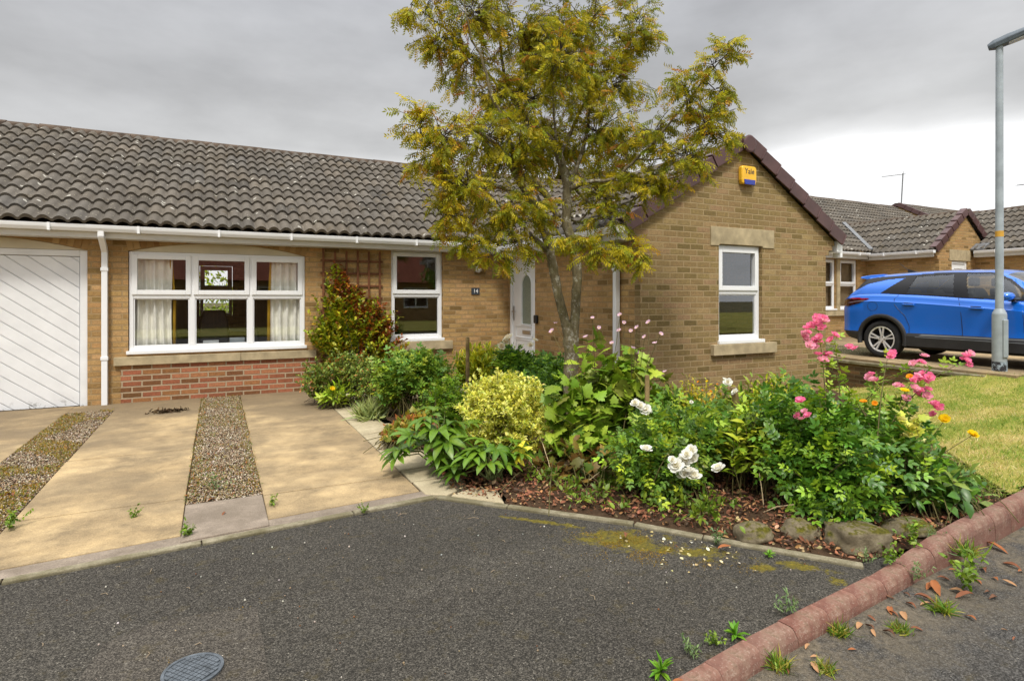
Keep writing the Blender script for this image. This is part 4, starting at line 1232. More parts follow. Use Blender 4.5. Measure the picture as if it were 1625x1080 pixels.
for poly in pav:
    n = len(poly); zz = .021 + random.uniform(-.004, .004)
    b.add([(p[0], p[1], zz - .04) for p in poly] + [(p[0], p[1], zz) for p in poly], [tuple(range(n, 2 * n))] + [(i, (i + 1) % n, (i + 1) % n + n, i + n) for i in range(n)])
b.obj('path', M['paving'], bevel=.008)['kind'] = 'structure'
# soil of the flower bed
BED = [(1.74, 7.70), (1.70, 6.2), (1.66, 4.9), (1.70, 4.1), (1.80, 3.80), (1.76, 3.53)] + [(p[0] + .022, p[1] + .022) for p in EDGE[5:-1]] + [(3.01, 1.93), (3.9, 1.9), (4.9, 2.02), (5.5, 2.5), (6.6, 3.5), (7.4, 4.5), (8.2, 5.7), (4.75, 5.68), (4.62, 5.72), (4.62, 7.70)]
BED2 = [(1.32, 9.3), (1.32, 8.62), (2.0, 8.50), (3.4, 8.5), (3.5, 9.3)]


def bed_z(X, Y):
    n = fbm(X, Y, 2.2) * .03 + fbm(X, Y, 7.0, 3) * .014
    d = sm(0, .5, (X - 1.6) * .75 + (Y - 3.7) * .66) * .5 + .5 * sm(1.9, 2.4, Y)
    z = .006 + d * (.035 + np.abs(n)) + n * .2
    k = sm(.0, .22, (X - 1.716) * .785 + (Y - 3.48) * .619)
    return -.004 * (1 - k) + z * k


hfield('flower_bed', BED, bed_z, .032, M['soil']); hfield('wall_bed', BED2, bed_z, .05, M['soil'])


def lawn_z(X, Y):
    r = sm(9.2, 10.9, X) * sm(7.4, 4.8, Y)
    return .085 + .22 * r - .40 * sm(4.7, 6.3, Y + .12 * (X - 9)) * (1 - .75 * r) + fbm(X, Y, 1.1, 5) * .012


LAWN = [(4.75, 2.0), (8, 2.35), (12, 2.77), (18, 3.4), (18, 4.4), (10.45, 4.2), (10.45, 5.4), (10.9, 8.6), (10.9, 11), (8.0, 11), (8.0, 5.6), (7.3, 4.6), (6.5, 3.6), (5.4, 2.6)]
hfield('lawn', LAWN, lawn_z, .035, M['lawn'])
DRV = [(10.33, 4.25), (18.2, 4.3), (18.2, 10.62), (10.95, 10.62), (10.80, 8.6), (10.36, 5.05)]
sheet('driveway', DRV, .285, M['slab'], .10)
sheet('bed_base', [(1.78, 3.60)] + [(p[0] + .02, p[1] + .02) for p in EDGE[5:-1]] + [(3.0, 1.92), (3.7, 1.9), (3.6, 2.4), (2.2, 3.9)], .009, M['soil'])
sheet('driveway_gravel', [(11.3, 7.0), (13.2, 7.0), (13.2, 10.5), (11.35, 10.5)], .290, M['ground'])
rw = thing('retaining_wall', 'low dark brick retaining wall holding up the driveway beside the blue car', 'wall', (10.5, 6.8, -.1))
b = MB(); v0, v1 = Vector((10.34, 4.6, 0)), Vector((10.80, 8.9, 0)); d = v1 - v0; n_ = Vector((-d.y, d.x, 0)).normalized()
b.obox((v0 + v1) / 2 + n_ * .05 + Vector((0, 0, -.21)), d / 2, n_ * .05, (0, 0, .40)); b.obj('brickwork', M['wall_brick'], rw)
b = MB(); b.obox((v0 + v1) / 2 + n_ * .035 + Vector((0, 0, .218)), d / 2, n_ * .085, (0, 0, .026)); b.obj('coping', M['edging'], rw, bevel=.008)


# ------------------------------------------------------------------ scattered cover
def rotm(d, n):
    d = d / (np.linalg.norm(d, axis=1, keepdims=True) + 1e-9)
    y = np.cross(n, d); y /= (np.linalg.norm(y, axis=1, keepdims=True) + 1e-9)
    z = np.cross(d, y)
    return np.stack([d, y, z], 2)


def rand_dirs(n, up=0.0):
    v = RNG.normal(size=(n, 3)); v[:, 2] += up
    return v / np.linalg.norm(v, axis=1, keepdims=True)


class Tmpl:
    def __init__(self, v, tris, quads, w=None):
        self.v = np.array(v, float); self.t = np.array(tris, int).reshape(-1, 3); self.q = np.array(quads, int).reshape(-1, 4)
        self.w = np.zeros(len(self.v)) if w is None else np.array(w, float)


class Cloud:
    """gathers many small placed templates into one mesh"""
    def __init__(self): self.V = []; self.T = []; self.Q = []; self.C = []; self.n = 0

    def put(self, tm, pos, Rm, size, col, col2=None):
        pos = np.asarray(pos, float); N = len(pos)
        if N == 0: return self
        size = np.broadcast_to(np.asarray(size, float), (N,)) if np.ndim(size) < 2 else size
        tv = tm.v[None] * (size[:, None, None] if np.ndim(size) == 1 else size[:, None, :])
        v = np.einsum('nmk,nik->nmi', tv, Rm) + pos[:, None, :]
        m = len(tm.v); off = self.n + np.arange(N)[:, None, None] * m
        self.V.append(v.reshape(-1, 3))
        if len(tm.t): self.T.append((tm.t[None] + off).reshape(-1, 3))
        if len(tm.q): self.Q.append((tm.q[None] + off).reshape(-1, 4))
        col = np.broadcast_to(np.asarray(col, float), (N, 3))
        c = np.repeat(col[:, None, :], m, 1)
        if col2 is not None: c = c * (1 - tm.w[None, :, None]) + np.broadcast_to(np.asarray(col2, float), (N, 3))[:, None, :] * tm.w[None, :, None]
        self.C.append(c.reshape(-1, 3)); self.n += N * m
        return self

    def obj(self, name, mat, parent=None, smooth=False):
        me = np_mesh(name, np.concatenate(self.V), np.concatenate(self.T) if self.T else None, np.concatenate(self.Q) if self.Q else None, np.concatenate(self.C), smooth)
        return link(name, me, mat, parent)


def pal(n, cols, weights=None, var=.15):
    c = np.array(cols, float); w = None if weights is None else np.array(weights, float) / sum(weights)
    k = RNG.choice(len(c), n, p=w)
    return np.clip(c[k] * RNG.normal(1, var, (n, 1)) * RNG.normal(1, var * .3, (n, 3)), .002, .95)


_o = [(1, 0, 0), (-1, 0, 0), (0, 1, 0), (0, -1, 0), (0, 0, 1), (0, 0, -1)]
PEB = Tmpl(_o, [(0, 2, 4), (2, 1, 4), (1, 3, 4), (3, 0, 4), (2, 0, 5), (1, 2, 5), (3, 1, 5), (0, 3, 5)], [])


def poly_pts(poly, n):
    xs = [p[0] for p in poly]; ys_ = [p[1] for p in poly]; out = np.zeros((0, 2))
    while len(out) < n:
        p = np.stack([RNG.uniform(min(xs), max(xs), n * 2), RNG.uniform(min(ys_), max(ys_), n * 2)], 1)
        out = np.concatenate([out, p[in_poly(p[:, 0], p[:, 1], poly)]])
    return out[:n]


def gravel(name, poly, n, z, label):
    c = Cloud(); p = poly_pts(poly, n)
    pos = np.column_stack([p, z + RNG.uniform(-.004, .010, n)])
    s = RNG.uniform(.0042, .0085, n)[:, None] * np.column_stack([RNG.uniform(.8, 1.5, n), RNG.uniform(.7, 1.2, n), RNG.uniform(.5, .8, n)])
    c.put(PEB, pos, rotm(rand_dirs(n) * [1, 1, .4], rand_dirs(n, 2)), s, pal(n, [(.34, .255, .15), (.45, .37, .26), (.24, .16, .09), (.15, .11, .07), (.28, .17, .10), (.60, .54, .44)], [4, 4, 3, 3, 1.5, 1.2]))
    o = c.obj(name, M['pebble'], None, True); tag(o, label, 'gravel', kind='stuff')
    return o


G1P = [(-1.625, ey(-1.6) + .12), (-1.145, ey(-1.14) + .12), (-1.145, 8.72), (-1.625, 8.72)]
G2P = [(-.185, 4.48), (.285, 4.48), (.285, 9.2), (-.185, 9.2)]
gravel('gravel', G1P, 16000, .012, 'mossy gravel strip beside the garage drive'); gravel('gravel', G2P, 17000, .012, 'pale gravel strip between the two concrete lanes')
gravel('gravel', [(11.3, 7.0), (13.2, 7.0), (13.2, 10.5), (11.35, 10.5)], 3000, .295, 'gravel patch on the raised driveway behind the blue car')
# moss and small weeds in the strips
TUFT = Tmpl([(0, -.12, 0), (0, .12, 0), (.55, .0, .5), (.9, 0, .35)], [(0, 1, 2)], [], None)
BLADE = Tmpl([(0, -.05, 0), (0, .05, 0), (.5, .035, .08), (.5, -.035, .08), (1, 0, -.04)], [(3, 2, 4)], [(0, 1, 2, 3)])


def moss(name, pts, sizes, cols, label, cat, parent=None):
    c = Cloud(); n = len(pts)
    d = rand_dirs(n, .9); c.put(TUFT, pts, rotm(d, rand_dirs(n)), sizes, cols)
    o = c.obj(name, M['leaf'], parent)
    if label: tag(o, label, cat, kind='stuff')
    return o


def clumped(poly, n, s, thr, seed):
    p = poly_pts(poly, n * 4); k = fbm(p[:, 0], p[:, 1], s, seed) > thr
    return p[k][:n]


p = np.concatenate([clumped(G1P, 9000, 2.6, -.05, 9), clumped([(-1.62, 3.7), (-1.15, 3.75), (-1.15, 5.6), (-1.62, 5.4)], 900, 3.0, .05, 4)])
moss('moss', np.column_stack([p, RNG.uniform(.018, .030, len(p))]), RNG.uniform(.014, .034, len(p)), pal(len(p), [(.10, .10, .015), (.15, .11, .02), (.06, .09, .015), (.17, .09, .03)], [4, 3, 3, 1]), 'olive moss covering the gravel strip beside the garage drive', 'moss')
e1 = poly_pts([(-.205, 4.5), (-.11, 4.5), (-.13, 9.1), (-.205, 9.1)], 1100); e2 = poly_pts([(.21, 4.5), (.30, 4.5), (.30, 8.9), (.22, 8.9)], 900); e3 = poly_pts([(-.17, 8.5), (.28, 8.5), (.28, 9.2), (-.17, 9.2)], 400); e4 = clumped(G2P, 2600, 3.0, .05, 2)
p = np.concatenate([e1, e2, e3, e4])
moss('moss', np.column_stack([p, RNG.uniform(.018, .028, len(p))]), RNG.uniform(.012, .03, len(p)), pal(len(p), [(.10, .11, .02), (.14, .12, .02), (.05, .10, .02), (.20, .09, .03)], [4, 3, 3, 2]), 'moss and seedlings fringing the central gravel strip', 'moss')
def moss_px(c_, n_):
    q = np.array([tuple(PZ(x, y, .002)) for x, y in zip(RNG.normal(c_[0], c_[2], n_), RNG.normal(c_[1], c_[3], n_))])
    return q[fbm(q[:, 0], q[:, 1], 9, 4) > -.08]


q = np.concatenate([moss_px((985, 862, 34, 9), 2400), moss_px((1040, 880, 34, 7), 1300), moss_px((1110, 893, 40, 6), 350), moss_px((1195, 905, 14, 5), 150), moss_px((935, 845, 40, 4), 250), moss_px((412, 985, 3, 20), 120), moss_px((385, 966, 20, 2), 90), moss_px((560, 822, 60, 4), 120), moss_px((268, 1046, 8, 3), 60), moss_px((346, 1048, 5, 4), 60)])
q = q[q[:, 1] < np.interp(q[:, 0], [p_[0] for p_ in EDGE], [p_[1] for p_ in EDGE]) - .01]
moss('moss', q, RNG.uniform(.006, .013, len(q)), pal(len(q), [(.13, .095, .008), (.085, .065, .008), (.19, .14, .012)], [4, 3, 2]), 'olive moss growing on the tarmac below the bed edging', 'moss')
# lawn grass
GP = [(4.65, 1.98), (8, 2.33), (10.6, 2.6), (10.6, 4.2), (10.4, 5.2), (10.8, 8), (8.1, 8), (8.1, 5.6), (7.1, 4.6), (6.2, 3.55), (5.15, 2.55), (4.6, 2.1)]
n = 90000; p = poly_pts(GP, n)
near = RNG.random(n) < np.clip(1.5 - (np.hypot(p[:, 0], p[:, 1]) - 4.5) / 8, .25, 1); p = p[near]; n = len(p)
zz = np.array(lawn_z(p[:, 0], p[:, 1])); f1 = np.clip(.45 + 1.5 * fbm(p[:, 0] * .8 + p[:, 1] * .4, p[:, 1] * 1.4 - p[:, 0] * .6, 1.2, 7) + .35 * fbm(p[:, 0], p[:, 1], 6, 3), 0, 1)
straw = pal(n, [(.46, .37, .14), (.38, .32, .09), (.56, .46, .23)]); green = pal(n, [(.11, .20, .02), (.17, .25, .03), (.25, .29, .045)])
k = (RNG.random(n) < f1 * .85)[:, None]
c = Cloud(); c.put(BLADE, np.column_stack([p, zz - .004]), rotm(rand_dirs(n, .75), rand_dirs(n)), RNG.uniform(.025, .055, n), np.where(k, straw, green))
o = c.obj('grass', M['gold_leaf']); tag(o, 'short yellowing lawn grass right of the flower bed', 'grass', kind='stuff')

# ------------------------------------------------------------------ stop tap cover
mc_ = PZ(306, 1066); cv = thing('stop_tap_cover', 'round grey iron cover with a chequered top set in the tarmac', 'manhole cover', (mc_.x, mc_.y, .004))
iron = simple('cast iron', (.10, .115, .13), .55, .5, metal=.3, var=.2, scale=30, bump=.3)
b = MB(); b.lathe([(0, -.02), (.105, -.02), (.105, .008), (.094, .008), (.093, .004), (0, .004)], Matrix.Translation((mc_.x, mc_.y, .004)), 40); b.obj('rim', iron, cv)
b = MB()
ca, sa = math.cos(R(40)), math.sin(R(40))
for i in range(-6, 7):
    for j in range(-6, 7):
        u, v = i * .0185, j * .0185
        if math.hypot(u, v) > .085: continue
        cx, cy = mc_.x + u * ca - v * sa, mc_.y + u * sa + v * ca
        b.obox((cx, cy, .0095), (.0078 * ca, .0078 * sa, 0), (-.0078 * sa, .0078 * ca, 0), (0, 0, .0035))
b.obj('tread', iron, cv)

# ------------------------------------------------------------------ lamp post
def worn_mat():
    t = NT('worn base paint'); o = t.obj(); z = t.n('SeparateXYZ', {0: o}).outputs[2]
    k = t.ramp(t.noise(o, 16, 5, .7), [(.46, 0), (.52, 1)])
    return t.done(t.mix(k, (.30, .37, .42), (.03, .03, .035)), .7, None, .3)


lb = P(1586, 614, 9.0); lz = float(lawn_z(lb.x, lb.y)) - .01; lx, ly = lb.x, lb.y
lp_ = thing('lamp_post', 'grey steel lamp post standing on the lawn beside the blue car', 'lamp post', (lx, ly, lz))
b = MB(); b.lathe([(0, -.1), (.094, -.1), (.094, .86), (.088, .89), (.058, .95), (.054, .96), (.046, 5.06), (0, 5.06)], Matrix.Translation((lx, ly, lz)), 28); b.obj('column', M['lamp'], lp_, smooth=True).modifiers.new('w', 'WEIGHTED_NORMAL')
b = MB(); dxx, dyy = Vector((-.35, -.94, 0)).normalized(), Vector((.94, -.35, 0)).normalized()
b.obox(Vector((lx, ly, lz + .50)) + dxx * .094, dxx * .020, dyy * .040, (0, 0, .29)); b.obj('access_door', M['lamp'], lp_, bevel=.010, seg=3)
b = MB(); b.lathe([(.0945, 0), (.0965, .0), (.0965, .16), (.0945, .16)], Matrix.Translation((lx, ly, lz - .02)), 28); b.obj('worn_base', worn_mat(), lp_)
b = MB(); ml = Matrix.Translation((lx, ly, lz + 5.04)) @ Matrix.Rotation(math.atan2(-.90, .36), 4, 'Z') @ Matrix.Rotation(R(-13), 4, 'Y')
secs = [(-.14, .060, -.035, .045), (-.06, .085, -.06, .075), (.12, .105, -.055, .085), (.40, .115, -.035, .075), (.62, .10, -.02, .05), (.70, .06, -.005, .03)]
vs = []
for x_, w, z0, z1 in secs:
    for y_, z_ in ((-w * .8, z0), (w * .8, z0), (w, (z0 + z1) / 2), (w * .55, z1), (-w * .55, z1), (-w, (z0 + z1) / 2)): vs.append(ml @ Vector((x_, y_, z_)))
fs = [tuple(range(5, -1, -1)), tuple(range(30, 36))] + [(i * 6 + k, i * 6 + (k + 1) % 6, i * 6 + 6 + (k + 1) % 6, i * 6 + 6 + k) for i in range(5) for k in range(6)]
b.add(vs, fs); b.obj('lantern', M['lamp_dark'], lp_, bevel=.012)
b = MB(); tbox(b, ml, .10, .50, -.07, .07, -.062, -.045); b.obj('lantern_glass', M['opal'], lp_, bevel=.008)
b = MB(); b.lathe([(.0515, 0), (.0535, .0), (.0535, .09), (.0515, .09)], Matrix.Translation((lx, ly, lz + 2.06)), 24); b.obj('label_band', simple('amber label', (.55, .30, .04), .6), lp_)
# ------------------------------------------------------------------ the blue car (local x forwards, rear axle at 0)
def paint_mat():
    t = NT('blue car paint')
    c = t.mix(t.noise(t.obj(), 900, 1), (.007, .135, .64), (.013, .18, .78))
    return t.done(c, .2, None, .6, .2, 1.0, .01)


M['paint'] = paint_mat()
M['clad'] = simple('black cladding', (.028, .028, .030), .55, .35, var=.08)
M['tyre'] = simple('tyre rubber', (.022, .022, .023), .8, .2, var=.15, scale=10)
M['alloy'] = simple('alloy rim', (.72, .72, .72), .3, .5, metal=.35, var=.04)
M['red_lens'] = simple('red lamp lens', (.35, .008, .012), .12, .6, var=.1, coat=1)
M['smoke_lens'] = simple('dark lamp lens', (.035, .006, .008), .12, .6, var=.1, coat=1)
CX, CY, CZ = 11.12 + .925, 6.66, .285
car = thing('car', 'blue five door car with black sill trim parked on the raised driveway', 'car', (CX, CY, CZ), rotz=-PI / 2)


def cr(x, xs, ys):
    """smooth interpolation through stations"""
    xs = np.array(xs, float); ys = np.array(ys, float); m = np.gradient(ys, xs); i = np.clip(np.searchsorted(xs, x) - 1, 0, len(xs) - 2)
    h = xs[i + 1] - xs[i]; t = np.clip((x - xs[i]) / h, 0, 1)
    return (1 + 2 * t) * (1 - t) ** 2 * ys[i] + t * (1 - t) ** 2 * h * m[i] + t * t * (3 - 2 * t) * ys[i + 1] + t * t * (t - 1) * h * m[i + 1]


BX = [-.86, -.83, -.74, -.55, -.25, .1, .6, 1.3, 2.1, 2.6, 3.0, 3.28, 3.44, 3.52]
BW = [.66, .75, .83, .885, .915, .925, .925, .925, .925, .92, .895, .82, .70, .58]
BB = [.50, .44, .36, .30, .26, .24, .23, .23, .23, .23, .24, .28, .34, .42]
BS = [.88, 1.00, 1.12, 1.18, 1.205, 1.20, 1.175, 1.125, 1.06, 1.01, .96, .89, .80, .70]
bw = lambda x: cr(x, BX, BW); bb = lambda x: cr(x, BX, BB); bs = lambda x: cr(x, BX, BS)
secx = np.concatenate([np.linspace(-.86, -.5, 12), np.linspace(-.45, 3.0, 58), np.linspace(3.05, 3.52, 12)])


def half(x):
    w, zb, zs = float(bw(x)), float(bb(x)), float(bs(x)); h = zs - zb
    zc = min(max(.475, zb + .08), zs - .3); cz = zs - .13                  # cladding line and the body crease
    return [(0, zb), (w * .80, zb), (w * .93, zb + .03), (w * .985, zb + .10), (w * .995, zc), (w * .992, zc + .012), (w * .985, zc + (cz - zc) * .30), (w * .996, zc + (cz - zc) * .62), (w * 1.0, cz - .012),
            (w * .985, cz + .006), (w * .972, zs - .06), (w * .950, zs - .015), (w * .925, zs), (w * .88, zs + .012), (w * .45, zs + .03), (0, zs + .035)]


vs = []; m = 0
for x in secx:
    hp = half(x); ring = [(y, z) for y, z in hp] + [(-y, z) for y, z in hp[-2:0:-1]]
    m = len(ring); vs += [(x, y, z) for y, z in ring]
fs = [(i * m + k, i * m + (k + 1) % m, (i + 1) * m + (k + 1) % m, (i + 1) * m + k) for i in range(len(secx) - 1) for k in range(m)]
fs += [tuple(range(m - 1, -1, -1)), tuple(range((len(secx) - 1) * m, len(secx) * m))]
mb = MB(); mb.add(vs, fs); body = mb.obj('body', M['paint'], car, smooth=True, local=True, uv=False)
bm = bmesh.new(); bm.from_mesh(body.data); bmesh.ops.recalc_face_normals(bm, faces=bm.faces); bm.to_mesh(body.data); bm.free()
body.data.materials.append(M['clad']); body.data.materials.append(M['black'])
cut = MB()
for ax in (0, 2.675):
    for s in (-1, 1): cut.lathe([(0, -.22), (.405, -.22), (.405, .30), (0, .30)], Matrix.Translation((ax, s * .86, .36)) @ Matrix.Rotation(PI / 2, 4, 'X'), 40)
cme = bpy.data.meshes.new('cut'); cme.from_pydata(cut.v, [], cut.f)
bm = bmesh.new(); bm.from_mesh(cme); bmesh.ops.recalc_face_normals(bm, faces=bm.faces); bm.to_mesh(cme); bm.free(); cme.materials.append(M['paint']); cme.materials.append(M['clad'])
cob = bpy.data.objects.new('cut', cme); COL.objects.link(cob); cob.parent = car
bo = body.modifiers.new('arches', 'BOOLEAN'); bo.operation = 'DIFFERENCE'; bo.object = cob; bo.solver = 'EXACT'
bpy.context.view_layer.update()
nm = bpy.data.meshes.new_from_object(body.evaluated_get(bpy.context.evaluated_depsgraph_get()))
body.modifiers.clear(); body.data = nm; nm.name = 'body'; bpy.data.objects.remove(cob)
for pl in nm.polygons:
    c = pl.center; n_ = pl.normal; mi = 0
    zc = .478
    if c.z < zc or (c.x < -.30 and c.z < .58 + min(0, (c.x + .3)) * .15) or (c.x > 3.2 and c.z < .5): mi = 1
    for ax in (0, 2.675):
        if math.hypot(c.x - ax, c.z - .36) < .412 and abs(c.y) > .5 and abs(c.y) < .93 and (abs(n_.y) < .5 or abs(c.y) < .7): mi = 2
    if n_.z > .6 and -.66 < c.x < 2.35 and abs(c.y) < .80 and c.z > .9: mi = 2
    pl.material_index = mi
try: nm.set_sharp_from_angle(angle=R(38))
except Exception: pass

# the glasshouse: one skin with openings
GX = [-.80, -.68, -.52, -.42, -.25, .2, .8, 1.4, 1.75, 1.95, 2.2, 2.45, 2.62]
GZ = [1.17, 1.29, 1.46, 1.545, 1.575, 1.605, 1.62, 1.605, 1.575, 1.49, 1.335, 1.17, 1.06]
GR = [.70, .67, .645, .635, .645, .66, .665, .655, .64, .65, .68, .72, .75]
GB = [.74, .785, .815, .835, .85, .86, .86, .86, .855, .85, .84, .82, .80]
gz_ = lambda x: cr(x, GX, GZ); gr_ = lambda x: cr(x, GX, GR); gb_ = lambda x: cr(x, GX, GB)
belt = lambda x: bs(x) + .004


def side_pt(x, f, off=0.0):
    zb = belt(x); zt = np.maximum(gz_(x) - .05, zb); y = gb_(x) + (gr_(x) - gb_(x)) * f + .030 * np.sin(PI * np.clip(f, 0, 1)) + off
    return y, zb + (zt - zb) * f


REARW = [(.42, 1.205), (1.185, 1.158), (1.115, 1.535), (.52, 1.515)]
FRONTW = [(1.405, 1.142), (2.10, 1.095), (2.13, 1.20), (1.90, 1.405), (1.66, 1.525), (1.30, 1.54)]
QUART = [(.0, 1.225), (.365, 1.207), (.475, 1.512), (.44, 1.51)]
BAND = [(-.04, 1.218), (2.15, 1.075), (2.19, 1.19), (1.92, 1.43), (1.67, 1.552), (1.30, 1.568), (.80, 1.566), (.42, 1.545), (-.10, 1.53), (-.42, 1.50), (-.66, 1.27), (-.56, 1.285), (-.34, 1.40), (.02, 1.475), (.33, 1.497)]
xs = np.linspace(-.80, 2.62, 230); fv = np.linspace(0, 1, 44)
for s in (1, -1):
    XX, FF = np.meshgrid(xs, fv); YY, ZZ = side_pt(XX, FF); V = np.stack([XX.ravel(), s * YY.ravel(), ZZ.ravel()], 1)
    i, j = np.meshgrid(np.arange(len(xs) - 1), np.arange(len(fv) - 1)); a = (j * len(xs) + i).ravel(); q = np.stack([a, a + 1, a + len(xs) + 1, a + len(xs)], 1)
    if s > 0: q = q[:, ::-1]
    c = V[q].mean(1); win = in_poly(c[:, 0], c[:, 2], REARW) | in_poly(c[:, 0], c[:, 2], FRONTW); qt = in_poly(c[:, 0], c[:, 2], QUART); band = in_poly(c[:, 0], c[:, 2], BAND)
    link('roof_pillar', np_mesh('roof_pillar', V, quads=q[~band], smooth=True), M['paint'], body, True)
    V2 = V + np.array([0, s * .004, 0]); link('window_trim', np_mesh('window_trim', V2, quads=q[band & ~win], smooth=True), M['black'], body, True)
    for w in (REARW, FRONTW):
        k = in_poly(c[:, 0], c[:, 2], w); link('side_window', np_mesh('side_window', V, quads=q[k], smooth=True), M['car_glass'], body, True)
ys = np.linspace(-1, 1, 41)
XX, YN = np.meshgrid(xs, ys); top = np.maximum(gz_(XX) - .05, belt(XX)); YY = gr_(XX) * YN; ZZ = top + .05 * (1 - np.abs(YN) ** 3.2) + .012 * (1 - YN ** 2)
V = np.stack([XX.ravel(), YY.ravel(), ZZ.ravel()], 1); i, j = np.meshgrid(np.arange(len(xs) - 1), np.arange(len(ys) - 1)); a = (j * len(xs) + i).ravel(); q = np.stack([a, a + 1, a + len(xs) + 1, a + len(xs)], 1)
c = V[q].mean(1); hg = (c[:, 0] < -.47) & (np.abs(c[:, 1]) < .60) & (c[:, 0] > -.76); ws = (c[:, 0] > 1.84) & (np.abs(c[:, 1]) < .62) & (c[:, 0] < 2.52)
link('roof_panel', np_mesh('roof_panel', V, quads=q[~hg & ~ws], smooth=True), M['paint'], body, True)
link('rear_window', np_mesh('rear_window', V, quads=q[hg], smooth=True), M['car_glass'], body, True); link('windscreen', np_mesh('windscreen', V, quads=q[ws], smooth=True), M['car_glass'], body, True)
# spoiler, fin, seats
mb = MB(); v = []
for x, z, w, t_ in ((-.16, 1.572, .58, .08), (-.40, 1.558, .63, .075), (-.575, 1.535, .62, .02)):
    v += [(x, -w, z - t_), (x, w, z - t_), (x, w * .97, z + .012), (x, -w * .97, z + .012)]
mb.add(v, [(i * 4 + k, i * 4 + (k + 1) % 4, i * 4 + 4 + (k + 1) % 4, i * 4 + 4 + k) for i in range(2) for k in range(4)] + [(3, 2, 1, 0), (8, 9, 10, 11)]); mb.obj('spoiler', M['paint'], body, bevel=.008, local=True)
mb = MB(); mb.add([(-.02, -.02, 1.615), (.16, -.014, 1.625), (.16, .014, 1.625), (-.02, .02, 1.615), (-.03, 0, 1.69)], [(0, 1, 4), (1, 2, 4), (2, 3, 4), (3, 0, 4)]); mb.tube([(-.02, 0, 1.66), (-.17, 0, 1.80)], .005, 6); mb.obj('roof_antenna', M['black'], body, local=True)
for x0 in (.35, 1.38):
    for s in (-1, 1):
        mb = MB(); v = []
        for z, x_, w in ((.95, x0, .23), (1.2, x0 - .07, .24), (1.30, x0 - .10, .17)): v += [(x_ - .06, s * .38 - w, z), (x_ + .06, s * .38 - w, z), (x_ + .06, s * .38 + w, z), (x_ - .06, s * .38 + w, z)]
        mb.add(v, [(i * 4 + k, i * 4 + (k + 1) % 4, i * 4 + 4 + (k + 1) % 4, i * 4 + 4 + k) for i in range(2) for k in range(4)] + [(8, 9, 10, 11)])
        mb.box(x0 - .16, x0 - .07, s * .38 - .12, s * .38 + .12, 1.33, 1.48); mb.obj('seat', M['clad'], body, bevel=.03, local=True)
